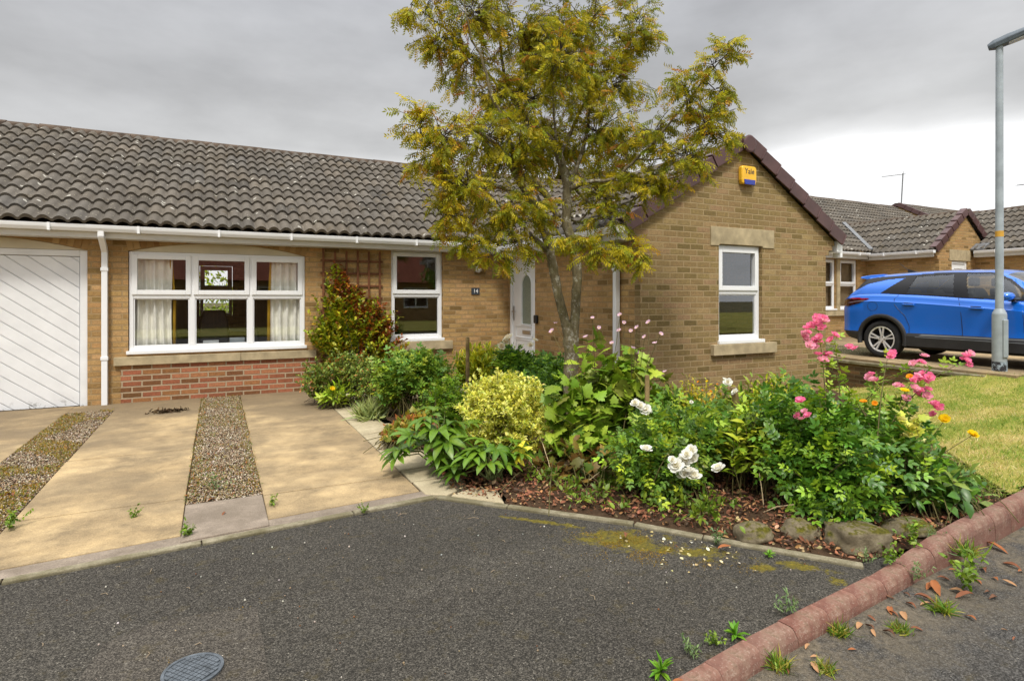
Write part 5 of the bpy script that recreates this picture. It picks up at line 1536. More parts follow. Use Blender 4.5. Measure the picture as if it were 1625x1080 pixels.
# trims, seams, handles, lamps, mirrors on both sides
for s in (1, -1):
    yb = lambda x: float(bw(x)) * .995
    for ax in (0, 2.675):
        v = []; f = []; n = 40
        for k in range(n + 1):
            a = R(-14) + (PI + R(28)) * k / n
            for rr, o in ((.398, -.05), (.398, .016), (.455, .018), (.475, -.01)):
                x = ax + rr * math.cos(a); z = .36 + rr * math.sin(a); v.append((x, s * (min(yb(x), .925) + o), max(z, .20)))
        f = [(k * 4 + i, k * 4 + i + 1, k * 4 + 5 + i, k * 4 + 4 + i) for k in range(n) for i in range(3)]
        mb = MB(); mb.add(v, f); mb.obj('wheel_arch_trim', M['clad'], body, smooth=True, local=True)
    mb = MB(); mb.add([(.46, s * .930, .262), (2.22, s * .930, .262), (2.22, s * .938, .44), (.46, s * .938, .44), (.46, s * .915, .50), (2.22, s * .915, .50)], [(0, 1, 2, 3), (3, 2, 5, 4)]); mb.obj('sill_trim', M['clad'], body, local=True)
    mb = MB(); mb.add([(.60, s * .9395, .425), (2.20, s * .9395, .415), (2.20, s * .9260, .478), (.72, s * .9260, .482)], [(0, 1, 2, 3)]); mb.obj('sill_strip', simple('grey sill strip', (.17, .18, .19), .4, .4), body, local=True)

    def seam(pts, name='door_seam', r=.0045):
        o = MB(); o.tube([(x, s * (yy + .0), z) for x, yy, z in pts], r, 6); return o.obj(name, M['black'], body, local=True)

    wy = lambda x, z: float(np.interp(z, [p_[1] for p_ in half(x)[1:12]], [p_[0] for p_ in half(x)[1:12]]))
    seam([(x, wy(x, z), z) for x, z in ((1.27, 1.12), (1.30, 1.0), (1.325, .85), (1.34, .6), (1.345, .45), (1.35, .30))])
    seam([(x, wy(x, z), z) for x, z in ((.30, 1.18), (.235, 1.10), (.25, 1.0), (.33, .90), (.43, .80), (.50, .62), (.50, .50))])
    seam([(x, wy(x, z), z) for x, z in ((2.12, 1.04), (2.17, .85), (2.18, .6), (2.14, .30))])
    mb = MB(); pts = [(-.16 + .10 * math.cos(a) * (1 if abs(math.cos(a)) < .8 else .95), .97 + .085 * math.sin(a)) for a in np.linspace(0, 2 * PI, 25)]
    mb.tube([(x, s * (wy(x, z) + .0), z) for x, z in pts], .003, 5, False); mb.obj('fuel_flap', M['black'], body, local=True)
    for hx, hz in ((.50, 1.005), (1.55, .955)):
        mb = MB(); mb.obox((hx, s * (wy(hx, hz) + .018), hz), (.105, 0, -.004), (0, .012, 0), (0, 0, .015)); h_ = mb.obj('door_handle', M['paint'], body, bevel=.008, local=True)
        mb = MB(); mb.obox((hx - .01, s * (wy(hx, hz) + .001), hz + .004), (.075, 0, -.003), (0, .004, 0), (0, 0, .028)); mb.obj('handle_recess', M['black'], h_, bevel=.006, local=True)
    # tail lamp wrapping the corner
    L = [(-.22, 1.115), (-.55, 1.135), (-.78, 1.095), (-.80, .985), (-.66, .97), (-.42, 1.03)]; mb = MB()
    gxs = np.linspace(-.82, -.22, 40); gzs = np.linspace(.95, 1.15, 22); V = []
    for z in gzs:
        for x in gxs: V.append((x - (.004 if x < -.7 else 0), s * (wy(x, z) + .008), z))
    Q = []
    for jj in range(21):
        for ii in range(39):
            xc, zc = (gxs[ii] + gxs[ii + 1]) / 2, (gzs[jj] + gzs[jj + 1]) / 2
            if in_poly(np.array([xc]), np.array([zc]), L)[0]: Q.append((jj * 40 + ii, jj * 40 + ii + 1, jj * 40 + 41 + ii, jj * 40 + 40 + ii))
    Q = np.array(Q); V = np.array(V); zc = V[Q].mean(1); up = zc[:, 2] > 1.085 - .06 * (zc[:, 0] + .2)
    tl = link('tail_lamp', np_mesh('tail_lamp', V, quads=Q[up], smooth=True), M['red_lens'], body, True)
    link('smoked_lens', np_mesh('smoked_lens', V, quads=Q[~up], smooth=True), M['smoke_lens'], tl, True)
    # mirror
    mb = MB(); mb.lathe([(0, -.10), (.05, -.095), (.075, -.05), (.08, .0), (.07, .06), (.04, .10), (0, .11)], Matrix.Translation((2.02, s * 1.03, 1.15)) @ Matrix.Rotation(PI / 2, 4, 'X') @ Matrix.Diagonal((1.0, .85, 1.2, 1)), 18)
    mr = mb.obj('door_mirror', M['paint'], body, smooth=True, local=True)
    mb = MB(); mb.obox((2.04, s * .91, 1.09), (.05, 0, 0), (0, .06, 0), (0, 0, .02)); mb.obj('mirror_stalk', M['black'], mr, bevel=.01, local=True)
    # wheels
    for ax in (0, 2.675):
        MW = Matrix.Translation((ax, s * .80, .352)) @ Matrix.Rotation(-s * PI / 2, 4, 'X')
        mb = MB(); mb.lathe([(.225, -.10), (.30, -.112), (.335, -.10), (.349, -.06), (.352, 0), (.349, .06), (.335, .10), (.30, .112), (.235, .105), (.225, .09), (.225, -.10)], MW, 48); wh = mb.obj('wheel', M['tyre'], car, smooth=True, local=True)
        mb = MB(); mb.lathe([(.0, -.03), (.20, -.03), (.213, .06), (.218, .098), (.236, .108), (.240, .100), (.226, .05), (.226, -.09), (.21, -.09), (.20, .0), (0, .0)], MW, 48)
        rim = mb.obj('rim', M['clad'], wh, smooth=True, local=True)
        mb = MB(); mb.lathe([(.215, .085), (.219, .104), (.238, .110), (.243, .102), (.240, .09)], MW, 48); mb.lathe([(0, .07), (.062, .07), (.068, .082), (.04, .09), (0, .09)], MW, 24)
        for k in range(5):
            for d_ in (-.17, .17):
                a = 2 * PI * k / 5 + PI / 2; a1 = a + d_
                p0 = Vector((.045 * math.cos(a + d_ * .8), .045 * math.sin(a + d_ * .8), .080)); p1 = Vector((.224 * math.cos(a1), .224 * math.sin(a1), .098))
                dd = (p1 - p0); sd = dd.cross(Vector((0, 0, 1))).normalized(); b2 = MB(); b2.obox((p0 + p1) / 2, dd / 2, sd * .0125, (0, 0, .012)); mb.add([MW @ Vector(v) for v in b2.v], b2.f)
        mb.obj('spokes', M['alloy'], rim, local=True)
        mb = MB()
        for k in range(5):
            a = 2 * PI * k / 5; mb.lathe([(0, .082), (.010, .082), (.010, .093), (0, .093)], MW @ Matrix.Translation((.045 * math.cos(a), .045 * math.sin(a), 0)), 8)
        mb.obj('wheel_bolts', M['black'], rim, local=True)
mb = MB(); mb.box(-.30, 3.0, -.66, .66, .20, .30); mb.obj('underbody', M['black'], body, local=True)
mb = MB(); mb.box(-.885, -.86, -.26, .26, .86, .97); mb.obj('number_plate', M['yellow'], body, bevel=.004, local=True)
# ------------------------------------------------------------------ leaf and flower shapes
def leaf_t(st, fold=.25, wedge=None):
    """st: (along, half width, height) stations from the stalk to the tip"""
    v = []; w = []
    for x, h, z in st:
        if h == 0: v.append((x, 0, z)); w.append(1.0 if x < .9 else .3)
        else: v += [(x, -h, z + fold * h), (x, 0, z), (x, h, z + fold * h)]; w += [0, 1, 0]
    t = []; q = []; i = 0; prev = None
    idx = []
    for x, h, z in st:
        idx.append([i] if h == 0 else [i, i + 1, i + 2]); i += len(idx[-1])
    for a, b_ in zip(idx[:-1], idx[1:]):
        if len(a) == 1 and len(b_) == 3: t += [(a[0], b_[1], b_[0]), (a[0], b_[2], b_[1])]
        elif len(a) == 3 and len(b_) == 1: t += [(a[0], a[1], b_[0]), (a[1], a[2], b_[0])]
        else: q += [(a[0], a[1], b_[1], b_[0]), (a[1], a[2], b_[2], b_[1])]
    return Tmpl(v, t, q, w)


def combine(parts):
    """parts: (template, (x, y, z), angle in plane, scale, pitch)"""
    V = []; T = []; Q = []; W = []; n = 0
    for tm, off, an, sc, pt in parts:
        m = np.array(Matrix.Translation(off) @ Matrix.Rotation(an, 4, 'Z') @ Matrix.Rotation(-pt, 4, 'Y') @ Matrix.Scale(sc, 4))
        V.append(tm.v @ m[:3, :3].T + m[:3, 3]); T.append(tm.t + n); Q.append(tm.q + n); W.append(tm.w); n += len(tm.v)
    return Tmpl(np.concatenate(V), np.concatenate(T), np.concatenate(Q), np.concatenate(W))


OVATE = leaf_t([(0, 0, 0), (.28, .22, .03), (.62, .23, .03), (1, 0, -.07)])
ROUND = leaf_t([(0, 0, 0), (.25, .30, .02), (.65, .33, .02), (1, 0, -.05)])
LANCE = leaf_t([(0, 0, 0), (.25, .11, .05), (.6, .12, .04), (1, 0, -.14)])
LEAFLET = Tmpl([(0, 0, 0), (.45, -.165, .07), (1, 0, -.08), (.45, .165, .07)], [], [(0, 1, 2, 3)])
RIB = Tmpl([(0, -.012, 0), (0, .012, 0), (1, 0, 0)], [(0, 1, 2)], [])
ROSE5 = combine([(RIB, (0, 0, 0), 0, .62, 0), (OVATE, (.60, 0, 0), 0, .42, -.1), (OVATE, (.55, 0, 0), 1.05, .38, 0), (OVATE, (.55, 0, 0), -1.05, .38, 0), (OVATE, (.24, 0, 0), 1.1, .33, 0), (OVATE, (.24, 0, 0), -1.1, .33, 0)])
def feather(dr, pit):
    q = [(RIB, (0, 0, 0), 0, .85, 0), (LEAFLET, (.80, 0, -dr * .64), 0, .30, -pit - .15)]
    for k in range(5):
        x_ = .14 + .60 * k / 4; z_ = -dr * (x_ ** 2)
        for s in (-1, 1): q.append((LEAFLET, (x_ + .03 * s, 0, z_), s * R(random.uniform(48, 66)), random.uniform(.27, .33), -pit + random.uniform(-.25, .25)))
    return combine(q)


ROWAN, ROWAN2 = feather(.16, .25), feather(.32, .75)
PALM = combine([(leaf_t([(0, 0, 0), (.25, .10, .09), (.55, .165, .08), (.82, .11, -.03), (1, 0, -.18)]), (0, 0, 0), R(a), s_, .15) for a, s_ in ((-118, .62), (-78, .82), (-40, .95), (0, 1.0), (40, .95), (78, .82), (118, .62))])
_l = [(0, 0), (-.10, -.22), (.05, -.48), (.22, -.36), (.42, -.56), (.52, -.30), (.74, -.26), (.80, -.12), (1, 0)]
_ol = _l + [(x, -y) for x, y in _l[-2:0:-1]]
LOBED = Tmpl([(.38, 0, .05)] + [(x, y, -.10 * abs(y) - .10 * max(0, x - .5)) for x, y in _ol], [(0, i + 1, (i + 1) % len(_ol) + 1) for i in range(len(_ol))], [], [1] + [0] * len(_ol))
ANEM = combine([(LOBED, (0, 0, 0), 0, 1, 0), (LOBED, (-.04, -.03, 0), -1.5, .72, -.1), (LOBED, (-.04, .03, 0), 1.5, .72, -.1)])
DEAD = leaf_t([(0, 0, 0), (.18, .13, .05), (.42, .20, .13), (.68, .17, .19), (.88, .08, .17), (1, 0, .10)], .75)
CURL = Tmpl([(0, 0, 0), (.25, -.2, .14), (.25, 0, .03), (.25, .2, .17), (.6, -.22, .20), (.6, 0, .06), (.6, .2, .22), (1, 0, .20)], [(0, 2, 1), (0, 3, 2), (4, 5, 7), (5, 6, 7)], [(1, 2, 5, 4), (2, 3, 6, 5)])
PETAL = leaf_t([(0, .08, 0), (.45, .36, .05), (.82, .40, .20), (1, .20, .30)], .35)
PETAL_FLAT = leaf_t([(0, .06, 0), (.5, .26, .05), (.85, .28, .07), (1, .10, .04)], .1)


def bloom_t(rings):
    parts = []
    for n_, sc, pitch, ph in rings:
        for k in range(n_): parts.append((PETAL, (0, 0, 0), 2 * PI * k / n_ + ph + random.uniform(-.15, .15), sc * random.uniform(.9, 1.08), pitch + random.uniform(-.1, .1)))
    return combine(parts)


FULL = [bloom_t([(6, .5, .05, 0), (6, .44, .45, .5), (5, .36, .85, .2), (4, .25, 1.2, .7)]) for _ in range(3)]
SEMI = [bloom_t([(5, .5, .1, 0), (5, .42, .5, .6), (4, .26, 1.0, .2)]) for _ in range(3)]
BUD = bloom_t([(4, .5, 1.25, 0), (3, .45, 1.4, .4)])


def bloom_mesh(name, tm, outer, inner):
    c = np.array(outer)[None] * (1 - tm.w[:, None] * .0) * np.random.default_rng(len(tm.v)).normal(1, .05, (len(tm.v), 1))
    rr = np.linalg.norm(tm.v[:, :2], axis=1, keepdims=True); k = np.clip(1 - rr / .30, 0, 1)
    c = c * (1 - k) + np.array(inner)[None] * k
    me = np_mesh(name, tm.v, tm.t, tm.q, np.clip(c, 0, .95), True); me.materials.append(M['petal']); return me


WHITE = [bloom_mesh('rose_bloom', t, (.86, .85, .80), (.82, .76, .52)) for t in FULL]
PINK = [bloom_mesh('rose_bloom', t, (.88, .19, .38), (.90, .50, .55)) for t in SEMI]
PINK2 = [bloom_mesh('rose_bloom', t, (.88, .34, .48), (.90, .66, .62)) for t in SEMI]
PALEP = [bloom_mesh('anemone_flower', bloom_t([(6, .5, .2, 0)]), (.72, .48, .62), (.75, .60, .2)) for _ in range(2)]
YEL = [bloom_mesh('flower', bloom_t([(7, .5, .15, 0), (5, .4, .4, .3)]), (.85, .62, .01), (.80, .50, .01))]
ORG = [bloom_mesh('flower', bloom_t([(9, .5, .1, 0), (7, .35, .35, .3)]), (.85, .36, .015), (.70, .22, .01))]
CREAM = [bloom_mesh('rose_bloom', t, (.84, .80, .66), (.82, .66, .40)) for t in FULL]


def bloom(mesh, pos, size, parent, face=None, name=None):
    o = bpy.data.objects.new(name or mesh.name.split('.')[0], mesh); COL.objects.link(o)
    f = Vector(face) if face is not None else (Vector((0, 0, CAMH)) - Vector(pos)).normalized() * .6 + Vector((random.uniform(-.6, .6), random.uniform(-.6, .6), .75))
    q = f.to_track_quat('Z', 'Y').to_matrix().to_4x4() @ Matrix.Rotation(random.uniform(0, 6), 4, 'Z')
    o.parent = parent
    o.matrix_local = Matrix.Translation(Vector(pos) - Vector(parent.location)) @ q @ Matrix.Scale(size, 4)
    return o


def ell_pts(ells, n, lump=.28, lo=.45, seed=0.0):
    E_ = np.array(ells, float); w = (E_[:, 3] * E_[:, 4] * E_[:, 5]) ** (2 / 3); k = RNG.choice(len(E_), n, p=w / w.sum())
    d = rand_dirs(n); r = lo + (1 - lo) * RNG.random(n) ** .6
    nz = np.array([mnoise.noise(Vector((*(x * 2.3), )) + Vector((seed + kk * 3.1, seed, 0))) for x, kk in zip(d, k)])
    return E_[k, :3] + d * E_[k, 3:] * (r * (1 + lump * nz))[:, None], d


def shoots(root, base, tips, K, tm, size, cols, weights=None, t0=.45, rise=.35, mat='leaf', out=.8, up=.15, col2=None, stem_r=.0035, nflat=.9, name='foliage', stem_mat='stem', var=.16, stems=True, base_r=.08, droop=0.0):
    n = len(tips); base = np.asarray(base, float)
    b0 = np.broadcast_to(base, (n, 3)).copy() if base.ndim == 1 else base.copy(); b0[:, :2] += RNG.normal(0, base_r, (n, 2))
    mid = b0 * .45 + tips * .55; mid[:, :2] = b0[:, :2] * (.5 + rise * .4) + tips[:, :2] * (.5 - rise * .4); mid[:, 2] += rise * np.linalg.norm(tips - b0, axis=1) * .4
    t = t0 + (1 - t0) * (np.arange(K)[None] + RNG.random((n, K))) / K
    t[:, -1] = 1.0
    B = lambda t: ((1 - t) ** 2)[..., None] * b0[:, None] + (2 * t * (1 - t))[..., None] * mid[:, None] + (t ** 2)[..., None] * tips[:, None]
    pos = B(t).reshape(-1, 3); tan = (2 * (1 - t)[..., None] * (mid - b0)[:, None] + 2 * t[..., None] * (tips - mid)[:, None]).reshape(-1, 3); tan /= np.linalg.norm(tan, axis=1, keepdims=True) + 1e-9
    N = len(pos); sd = rand_dirs(N); sd -= tan * (sd * tan).sum(1, keepdims=True); sd /= np.linalg.norm(sd, axis=1, keepdims=True) + 1e-9
    d = tan * (1 - out * .5) + sd * out + np.array([0, 0, up]); nr = np.array([0, 0, nflat]) + RNG.normal(0, .35, (N, 3)) + tan * .2
    d[:, 2] -= droop
    # leaves turn their faces towards the light
    d /= np.linalg.norm(d, axis=1, keepdims=True)
    tms = tm if isinstance(tm, (list, tuple)) else [tm]
    which = RNG.integers(0, len(tms), N); sz = RNG.uniform(size[0], size[1], N); cc = pal(N, cols, weights, var); c2 = None if col2 is None else pal(N, col2, None, var)
    Rm = rotm(d, nr); cl = Cloud()
    for i, T_ in enumerate(tms):
        k = which == i; cl.put(T_, pos[k], Rm[k], sz[k], cc[k], None if c2 is None else c2[k])
    o = cl.obj(name, M[mat], root)
    if stems:
        mb = MB(); step = max(1, n // 90)
        for i in range(0, n, step):
            mb.tube([Vector(b0[i] * (1 - s) ** 2 + mid[i] * 2 * s * (1 - s) + tips[i] * s * s) for s in (0, .25, .5, .75, 1)], [stem_r, stem_r * .9, stem_r * .8, stem_r * .6, stem_r * .3], 5, False)
        mb.obj('stems', M[stem_mat], root, smooth=True, uv=False)
    return o


def gz_at(p):
    return float(bed_z(np.array([p[0]]), np.array([p[1]]))[0])


def plant(name, label, cat, px, py, t, group=None):
    """a plant rooted in the bed under the point seen at (px, py), t metres ahead"""
    v = P(px, py, t); z = gz_at(v) - .01
    return thing(name, label, cat, (v.x, v.y, z), group)


def px_ell(x, y, t, rx, ry, depth):
    v = P(x, y, t); return (v.x, v.y, v.z, rx * 1.2 * t / FPX, depth * 1.1, ry * 1.15 * t / FPX)


def side_ell(x, y, t, rx, ry, depth):
    """ellipsoid whose first axis runs across the view"""
    return px_ell(x, y, t, rx, ry, depth)


def tips_from(ells, n, base, lump=.28, lo=.5, zmin=.06, seed=0.0):
    p, d = ell_pts(ells, n * 2, lump, lo, seed); p = p[p[:, 2] > base[2] + zmin][:n]
    return p


GREEN = [(.045, .115, .014), (.075, .155, .018), (.11, .20, .022), (.035, .085, .018)]
DKGREEN = [(.022, .07, .022), (.04, .105, .02), (.06, .14, .022)]
BLUEG = [(.04, .10, .045), (.06, .13, .06), (.085, .155, .075)]
YGREEN = [(.17, .23, .022), (.25, .28, .03), (.11, .18, .02)]

# ------------------------------------------------------------------ climber on the trellis
cl_ = thing('climbing_shrub', 'climber of green and rust red leaves covering the brown trellis', 'climber', (1.85, 9.1, .03))
E1 = [(1.75, 9.10, 1.30, .46, .10, .46), (1.70, 9.08, .92, .56, .13, .46), (2.18, 9.08, .85, .46, .15, .50), (2.05, 9.09, 1.2, .40, .11, .36), (1.62, 9.13, 1.76, .22, .06, .2)]
tp = tips_from(E1, 440, (1.8, 9.1, .1), .6, .4); tp[:, 1] = np.minimum(tp[:, 1], 9.2)
redness = .10 + .55 * sm(1.55, 2.2, tp[:, 0] + .3 * np.sin(tp[:, 2] * 5)) + .35 * sm(1.45, 1.8, tp[:, 2]) - .3 * sm(1.6, 1.3, tp[:, 0])
k = RNG.random(len(tp)) < redness
shoots(cl_, (1.80, 9.12, .05), tp[~k], 22, OVATE, (.05, .095), [(.13, .19, .02), (.20, .25, .03), (.08, .14, .02), (.25, .20, .03)], [4, 3, 3, 1], .62, .2, out=.9, stem_mat='twig')
shoots(cl_, (1.95, 9.12, .05), tp[k], 22, OVATE, (.045, .085), [(.13, .045, .022), (.11, .03, .015), (.22, .10, .02), (.12, .13, .02)], [4, 3, 2, 2], .6, .2, out=.9, stem_mat='twig', name='red_foliage')
# low shrub at its foot
s1 = plant('low_shrub', 'low grey green shrub in front of the trellis climber', 'shrub', 545, 640, 7.7)
b0 = tuple(s1.location)
tp = tips_from([px_ell(540, 590, 7.7, 55, 30, .30), px_ell(515, 605, 7.6, 36, 30, .25), px_ell(585, 605, 7.6, 42, 32, .28)], 420, b0, .3, .6)
shoots(s1, b0, tp, 26, OVATE, (.026, .05), [(.06, .115, .035), (.09, .15, .05), (.13, .18, .05), (.16, .08, .04)], [4, 4, 2, 1], .72, .2, out=1.0, stem_mat='twig', base_r=.2)
s2 = plant('flowering_plant', 'small green plant with one pale yellow flower at the slab edge below the low shrub', 'plant', 535, 640, 7.35)
tp = tips_from([px_ell(535, 628, 7.35, 26, 14, .14)], 40, tuple(s2.location), .2, .5, .02)
shoots(s2, tuple(s2.location), tp, 5, LANCE, (.08, .15), [(.12, .22, .03), (.18, .28, .05)], None, .3, .3)
bloom(YEL[0], P(527, 617, 7.3), .075, s2); bloom(CREAM[0], P(552, 627, 7.3), .05, s2)
# multi-stemmed plant with fine leaves on top
s3 = plant('flowering_shrub', 'upright bush of many bare stems with blue green leaves below the two pane window', 'shrub', 655, 664, 6.8)
b0 = tuple(s3.location)
tp = tips_from([px_ell(650, 590, 6.8, 52, 30, .36), px_ell(620, 605, 6.7, 26, 26, .2), px_ell(690, 598, 6.8, 24, 30, .25), px_ell(665, 572, 6.9, 34, 12, .2)], 300, b0, .3, .4)
shoots(s3, b0, tp, 10, ROSE5, (.09, .15), [(.045, .12, .03), (.07, .15, .04), (.10, .19, .05), (.14, .22, .03)], None, .6, .5, out=.9, stem_r=.005, base_r=.16)
s3b = plant('leafy_plant', 'light green leafy plant left of the bare stemmed bush, above the blue grey tuft', 'plant', 622, 650, 6.9)
tp = tips_from([px_ell(622, 622, 6.9, 22, 22, .14)], 30, tuple(s3b.location), .2, .4)
shoots(s3b, tuple(s3b.location), tp, 6, LANCE, (.12, .2), YGREEN, None, .4, .4)
s4 = plant('grassy_tuft', 'blue grey tuft of fine leaves at the edge of the stone path', 'plant', 590, 662, 6.75)
n = 420; d = rand_dirs(n, .9); cl = Cloud(); q0 = np.array(s4.location) + np.column_stack([RNG.normal(0, .06, (n, 2)), np.zeros(n)])
cl.put(BLADE, q0, rotm(d, rand_dirs(n)), RNG.uniform(.14, .28, n) * np.array(1.0), pal(n, [(.13, .20, .15), (.18, .25, .20), (.10, .15, .08)])); cl.obj('foliage', M['leaf'], s4)
# yellow green shrub and creamy rose by the door
s5 = plant('round_shrub', 'yellow green narrow leaved shrub behind the upright stake near the front door', 'shrub', 772, 640, 7.35)
b0 = tuple(s5.location); tp = tips_from([px_ell(768, 585, 7.3, 42, 33, .3)], 300, b0, .25, .55)
shoots(s5, b0, tp, 16, LANCE, (.06, .11), [(.19, .25, .025), (.27, .30, .03), (.12, .19, .02)], None, .65, .25, out=.75, up=.35, base_r=.14)
s6 = plant('rose_bush', 'cream flowered rose bush in front of the white front door', 'rose bush', 842, 640, 6.9)
b0 = tuple(s6.location); tp = tips_from([px_ell(835, 592, 6.9, 48, 24, .35), px_ell(868, 590, 6.7, 28, 24, .25), px_ell(806, 566, 6.9, 16, 18, .12), px_ell(885, 600, 6.6, 24, 22, .2)], 290, b0, .35, .35)
shoots(s6, b0, tp, 9, ROSE5, (.10, .16), DKGREEN + [(.10, .20, .03)], None, .55, .45, stem_r=.005, base_r=.12)
for x, y, s_ in ((808, 537, .13), (795, 550, .11), (802, 543, .10), (842, 548, .08), (849, 540, .07)): bloom(CREAM[random.randrange(3)], P(x, y, 6.7), s_, s6)


def stake(px, y0, y1, t, w, label, lean=0.0):
    a = P(px, y0, t); b_ = P(px + lean, y1, t); d_ = (b_ - a).normalized(); b2 = a + d_ * ((a.z - gz_at(b_)) / max(.1, -d_.z) + .05)
    m_ = MB(); m_.tube([a, a - (a - b2) * .02, b2], [w * .86, w, w * 1.02], 10); o = m_.obj('garden_stake', M['stake'], None); tag(o, label, 'stake')
    return o


stake(742, 535, 605, 6.6, .022, 'upright wooden stake left of the golden shrub')
stake(1027, 595, 648, 4.75, .020, 'upright wooden stake among the broad lobed leaves')
stake(1164, 614, 656, 4.55, .026, 'leaning wooden stake with white roses at its top', 7)
# golden variegated shrub
s7 = plant('golden_shrub', 'round golden shrub of small yellow edged leaves', 'shrub', 805, 722, 5.15)
b0 = tuple(s7.location); tp = tips_from([px_ell(800, 652, 5.1, 64, 54, .32), px_ell(758, 665, 5.05, 26, 30, .2), px_ell(838, 690, 5.0, 34, 38, .2), px_ell(775, 640, 5.2, 38, 40, .24), px_ell(812, 612, 5.2, 46, 22, .22), px_ell(765, 690, 5.0, 30, 34, .2)], 620, b0, .55, .55, .05)
shoots(s7, b0, tp, 20, OVATE, (.027, .050), [(.70, .64, .12), (.74, .70, .26), (.66, .62, .09), (.50, .53, .08)], [4, 4, 2, .8], .74, .2, out=1.0, base_r=.15, mat='gold_leaf', col2=[(.42, .44, .05), (.22, .32, .035), (.50, .48, .07)])
s7b = tips_from([px_ell(805, 660, 5.1, 48, 44, .24), px_ell(830, 700, 5.0, 30, 30, .2)], 120, b0, .2, .1)
shoots(s7, b0, s7b, 14, OVATE, (.024, .04), [(.10, .15, .02), (.16, .20, .025)], None, .4, .2, base_r=.15, name='inner_foliage', stems=False)
# hellebores
for x, y, t, lab, ells, nn in ((700, 745, 4.75, 'taller clump of broad hand shaped evergreen leaves beside the stone path', [(690, 690, 4.75, 55, 36, .22), (715, 672, 4.8, 34, 20, .15), (672, 722, 4.65, 34, 22, .14), (720, 715, 4.6, 40, 26, .15), (650, 735, 4.6, 16, 12, .08)], 40),
                               (785, 778, 4.35, 'clump of drooping hand shaped leaves at the front of the golden shrub', [(770, 738, 4.35, 42, 28, .16), (795, 722, 4.4, 36, 22, .14), (745, 742, 4.3, 24, 18, .1)], 23)):
    h_ = plant('evergreen_perennial', lab, 'plant', x, y, t); b0 = tuple(h_.location)
    tp = tips_from([px_ell(*e) for e in ells], nn, b0, .2, .45)
    n = len(tp); mb = MB(); cl = Cloud()
    o2 = tp - np.array(b0); o2[:, 2] = 0; o2 /= np.linalg.norm(o2, axis=1, keepdims=True) + 1e-6; d = o2 * 1.0 + RNG.normal(0, .25, (n, 3)) + [0, 0, -.25]; cl.put(PALM, tp, rotm(d, np.array([0, 0, 1.0]) + o2 * .45 + RNG.normal(0, .15, (n, 3))), RNG.uniform(.14, .215, n), pal(n, [(.022, .065, .012), (.036, .092, .015), (.055, .125, .018)], None, .12), pal(n, [(.05, .11, .02), (.07, .14, .025)], None, .1))
    cl.obj('foliage', M['gloss_leaf'], h_, True)
    for q in tp: mb.tube([Vector(b0) + Vector((random.uniform(-.05, .05), random.uniform(-.05, .05), 0)), Vector(b0).lerp(Vector(q), .55) + Vector((0, 0, .06)), Vector(q)], [.006, .005, .004], 6, False)
    mb.obj('stems', simple('pale green stem', (.14, .17, .05), .6), h_, uv=False)
    if nn == 23:
        cl = Cloud(); q = P(822, 722, 4.35); cl.put(PALM, [q], rotm(np.array([[.5, -.4, .4]]), np.array([[-.2, -.6, .7]])), [.13], [(.30, .32, .03)]); cl.obj('yellow_leaf', M['gloss_leaf'], h_, True)
s8 = plant('bedding_plant', 'low plant of orange and yellow green leaves along the stone path', 'plant', 655, 712, 5.45)
b0 = tuple(s8.location); tp = tips_from([px_ell(650, 693, 5.45, 40, 18, .2), px_ell(672, 668, 5.9, 34, 16, .2), px_ell(635, 680, 5.7, 22, 14, .15)], 230, b0, .3, .4, .02)
shoots(s8, b0, tp, 6, LOBED, (.04, .075), [(.13, .06, .025), (.11, .13, .025), (.17, .14, .035), (.06, .10, .02), (.10, .04, .02)], [1.5, 3, 2, 4, .8], .5, .3, base_r=.18)
# Japanese anemone with broad lobed leaves
s9 = plant('tall_perennial', 'tall plant with broad lobed leaves and thin stemmed pale pink flowers at the tree trunk', 'plant', 960, 752, 5.0)
b0 = tuple(s9.location)
tp = tips_from([px_ell(940, 640, 5.0, 70, 56, .26), px_ell(1000, 640, 5.1, 60, 60, .3), px_ell(900, 670, 4.9, 34, 40, .2), px_ell(985, 575, 5.2, 46, 30, .25), px_ell(1015, 600, 5.3, 40, 34, .25), px_ell(940, 545, 5.3, 20, 18, .15), px_ell(910, 700, 4.7, 44, 30, .2)], 190, b0, .3, .3)
shoots(s9, b0, tp, 6, [ANEM, LOBED, ANEM], (.065, .13), [(.08, .16, .02), (.13, .22, .03), (.18, .26, .045), (.10, .13, .04)], [3, 3, 2, 1], .5, .35, nflat=1.0, droop=.15, stem_r=.005, base_r=.2, mat='soft_leaf')
fl = [(983, 500), (990, 512), (1000, 525), (1012, 520), (984, 525), (1040, 545), (1048, 530), (1022, 535), (1055, 590), (940, 505), (930, 535), (950, 520), (880, 513), (877, 526), (1010, 560), (1003, 553), (970, 545), (1030, 512)]
mb = MB()
for x, y in fl:
    q = P(x + random.uniform(-2, 2), y, random.uniform(4.9, 5.3)); r_ = Vector(b0) + Vector((random.uniform(-.25, .25), random.uniform(-.15, .15), .3)); r_.x = r_.x * .5 + q.x * .5
    mb.tube([r_, r_.lerp(q, .5) + Vector((0, 0, .03)), q], [.004, .003, .002], 5, False); bloom(PALEP[random.randrange(2)], q, random.uniform(.035, .06), s9)
mb.obj('flower_stems', M['stem'], s9, uv=False)
s9c = plant('dry_plant', 'dull dark leaves and dry stalks under the lobed leaves behind the tarmac edging', 'plant', 930, 770, 4.6)
b0 = tuple(s9c.location); tp = tips_from([px_ell(930, 735, 4.7, 70, 30, .25)], 150, b0, .2, .2, .03)
shoots(s9c, b0, tp, 6, [LOBED, OVATE], (.06, .11), [(.045, .055, .018), (.03, .065, .015), (.06, .038, .02), (.09, .07, .03)], None, .3, .3, base_r=.35, droop=.3)
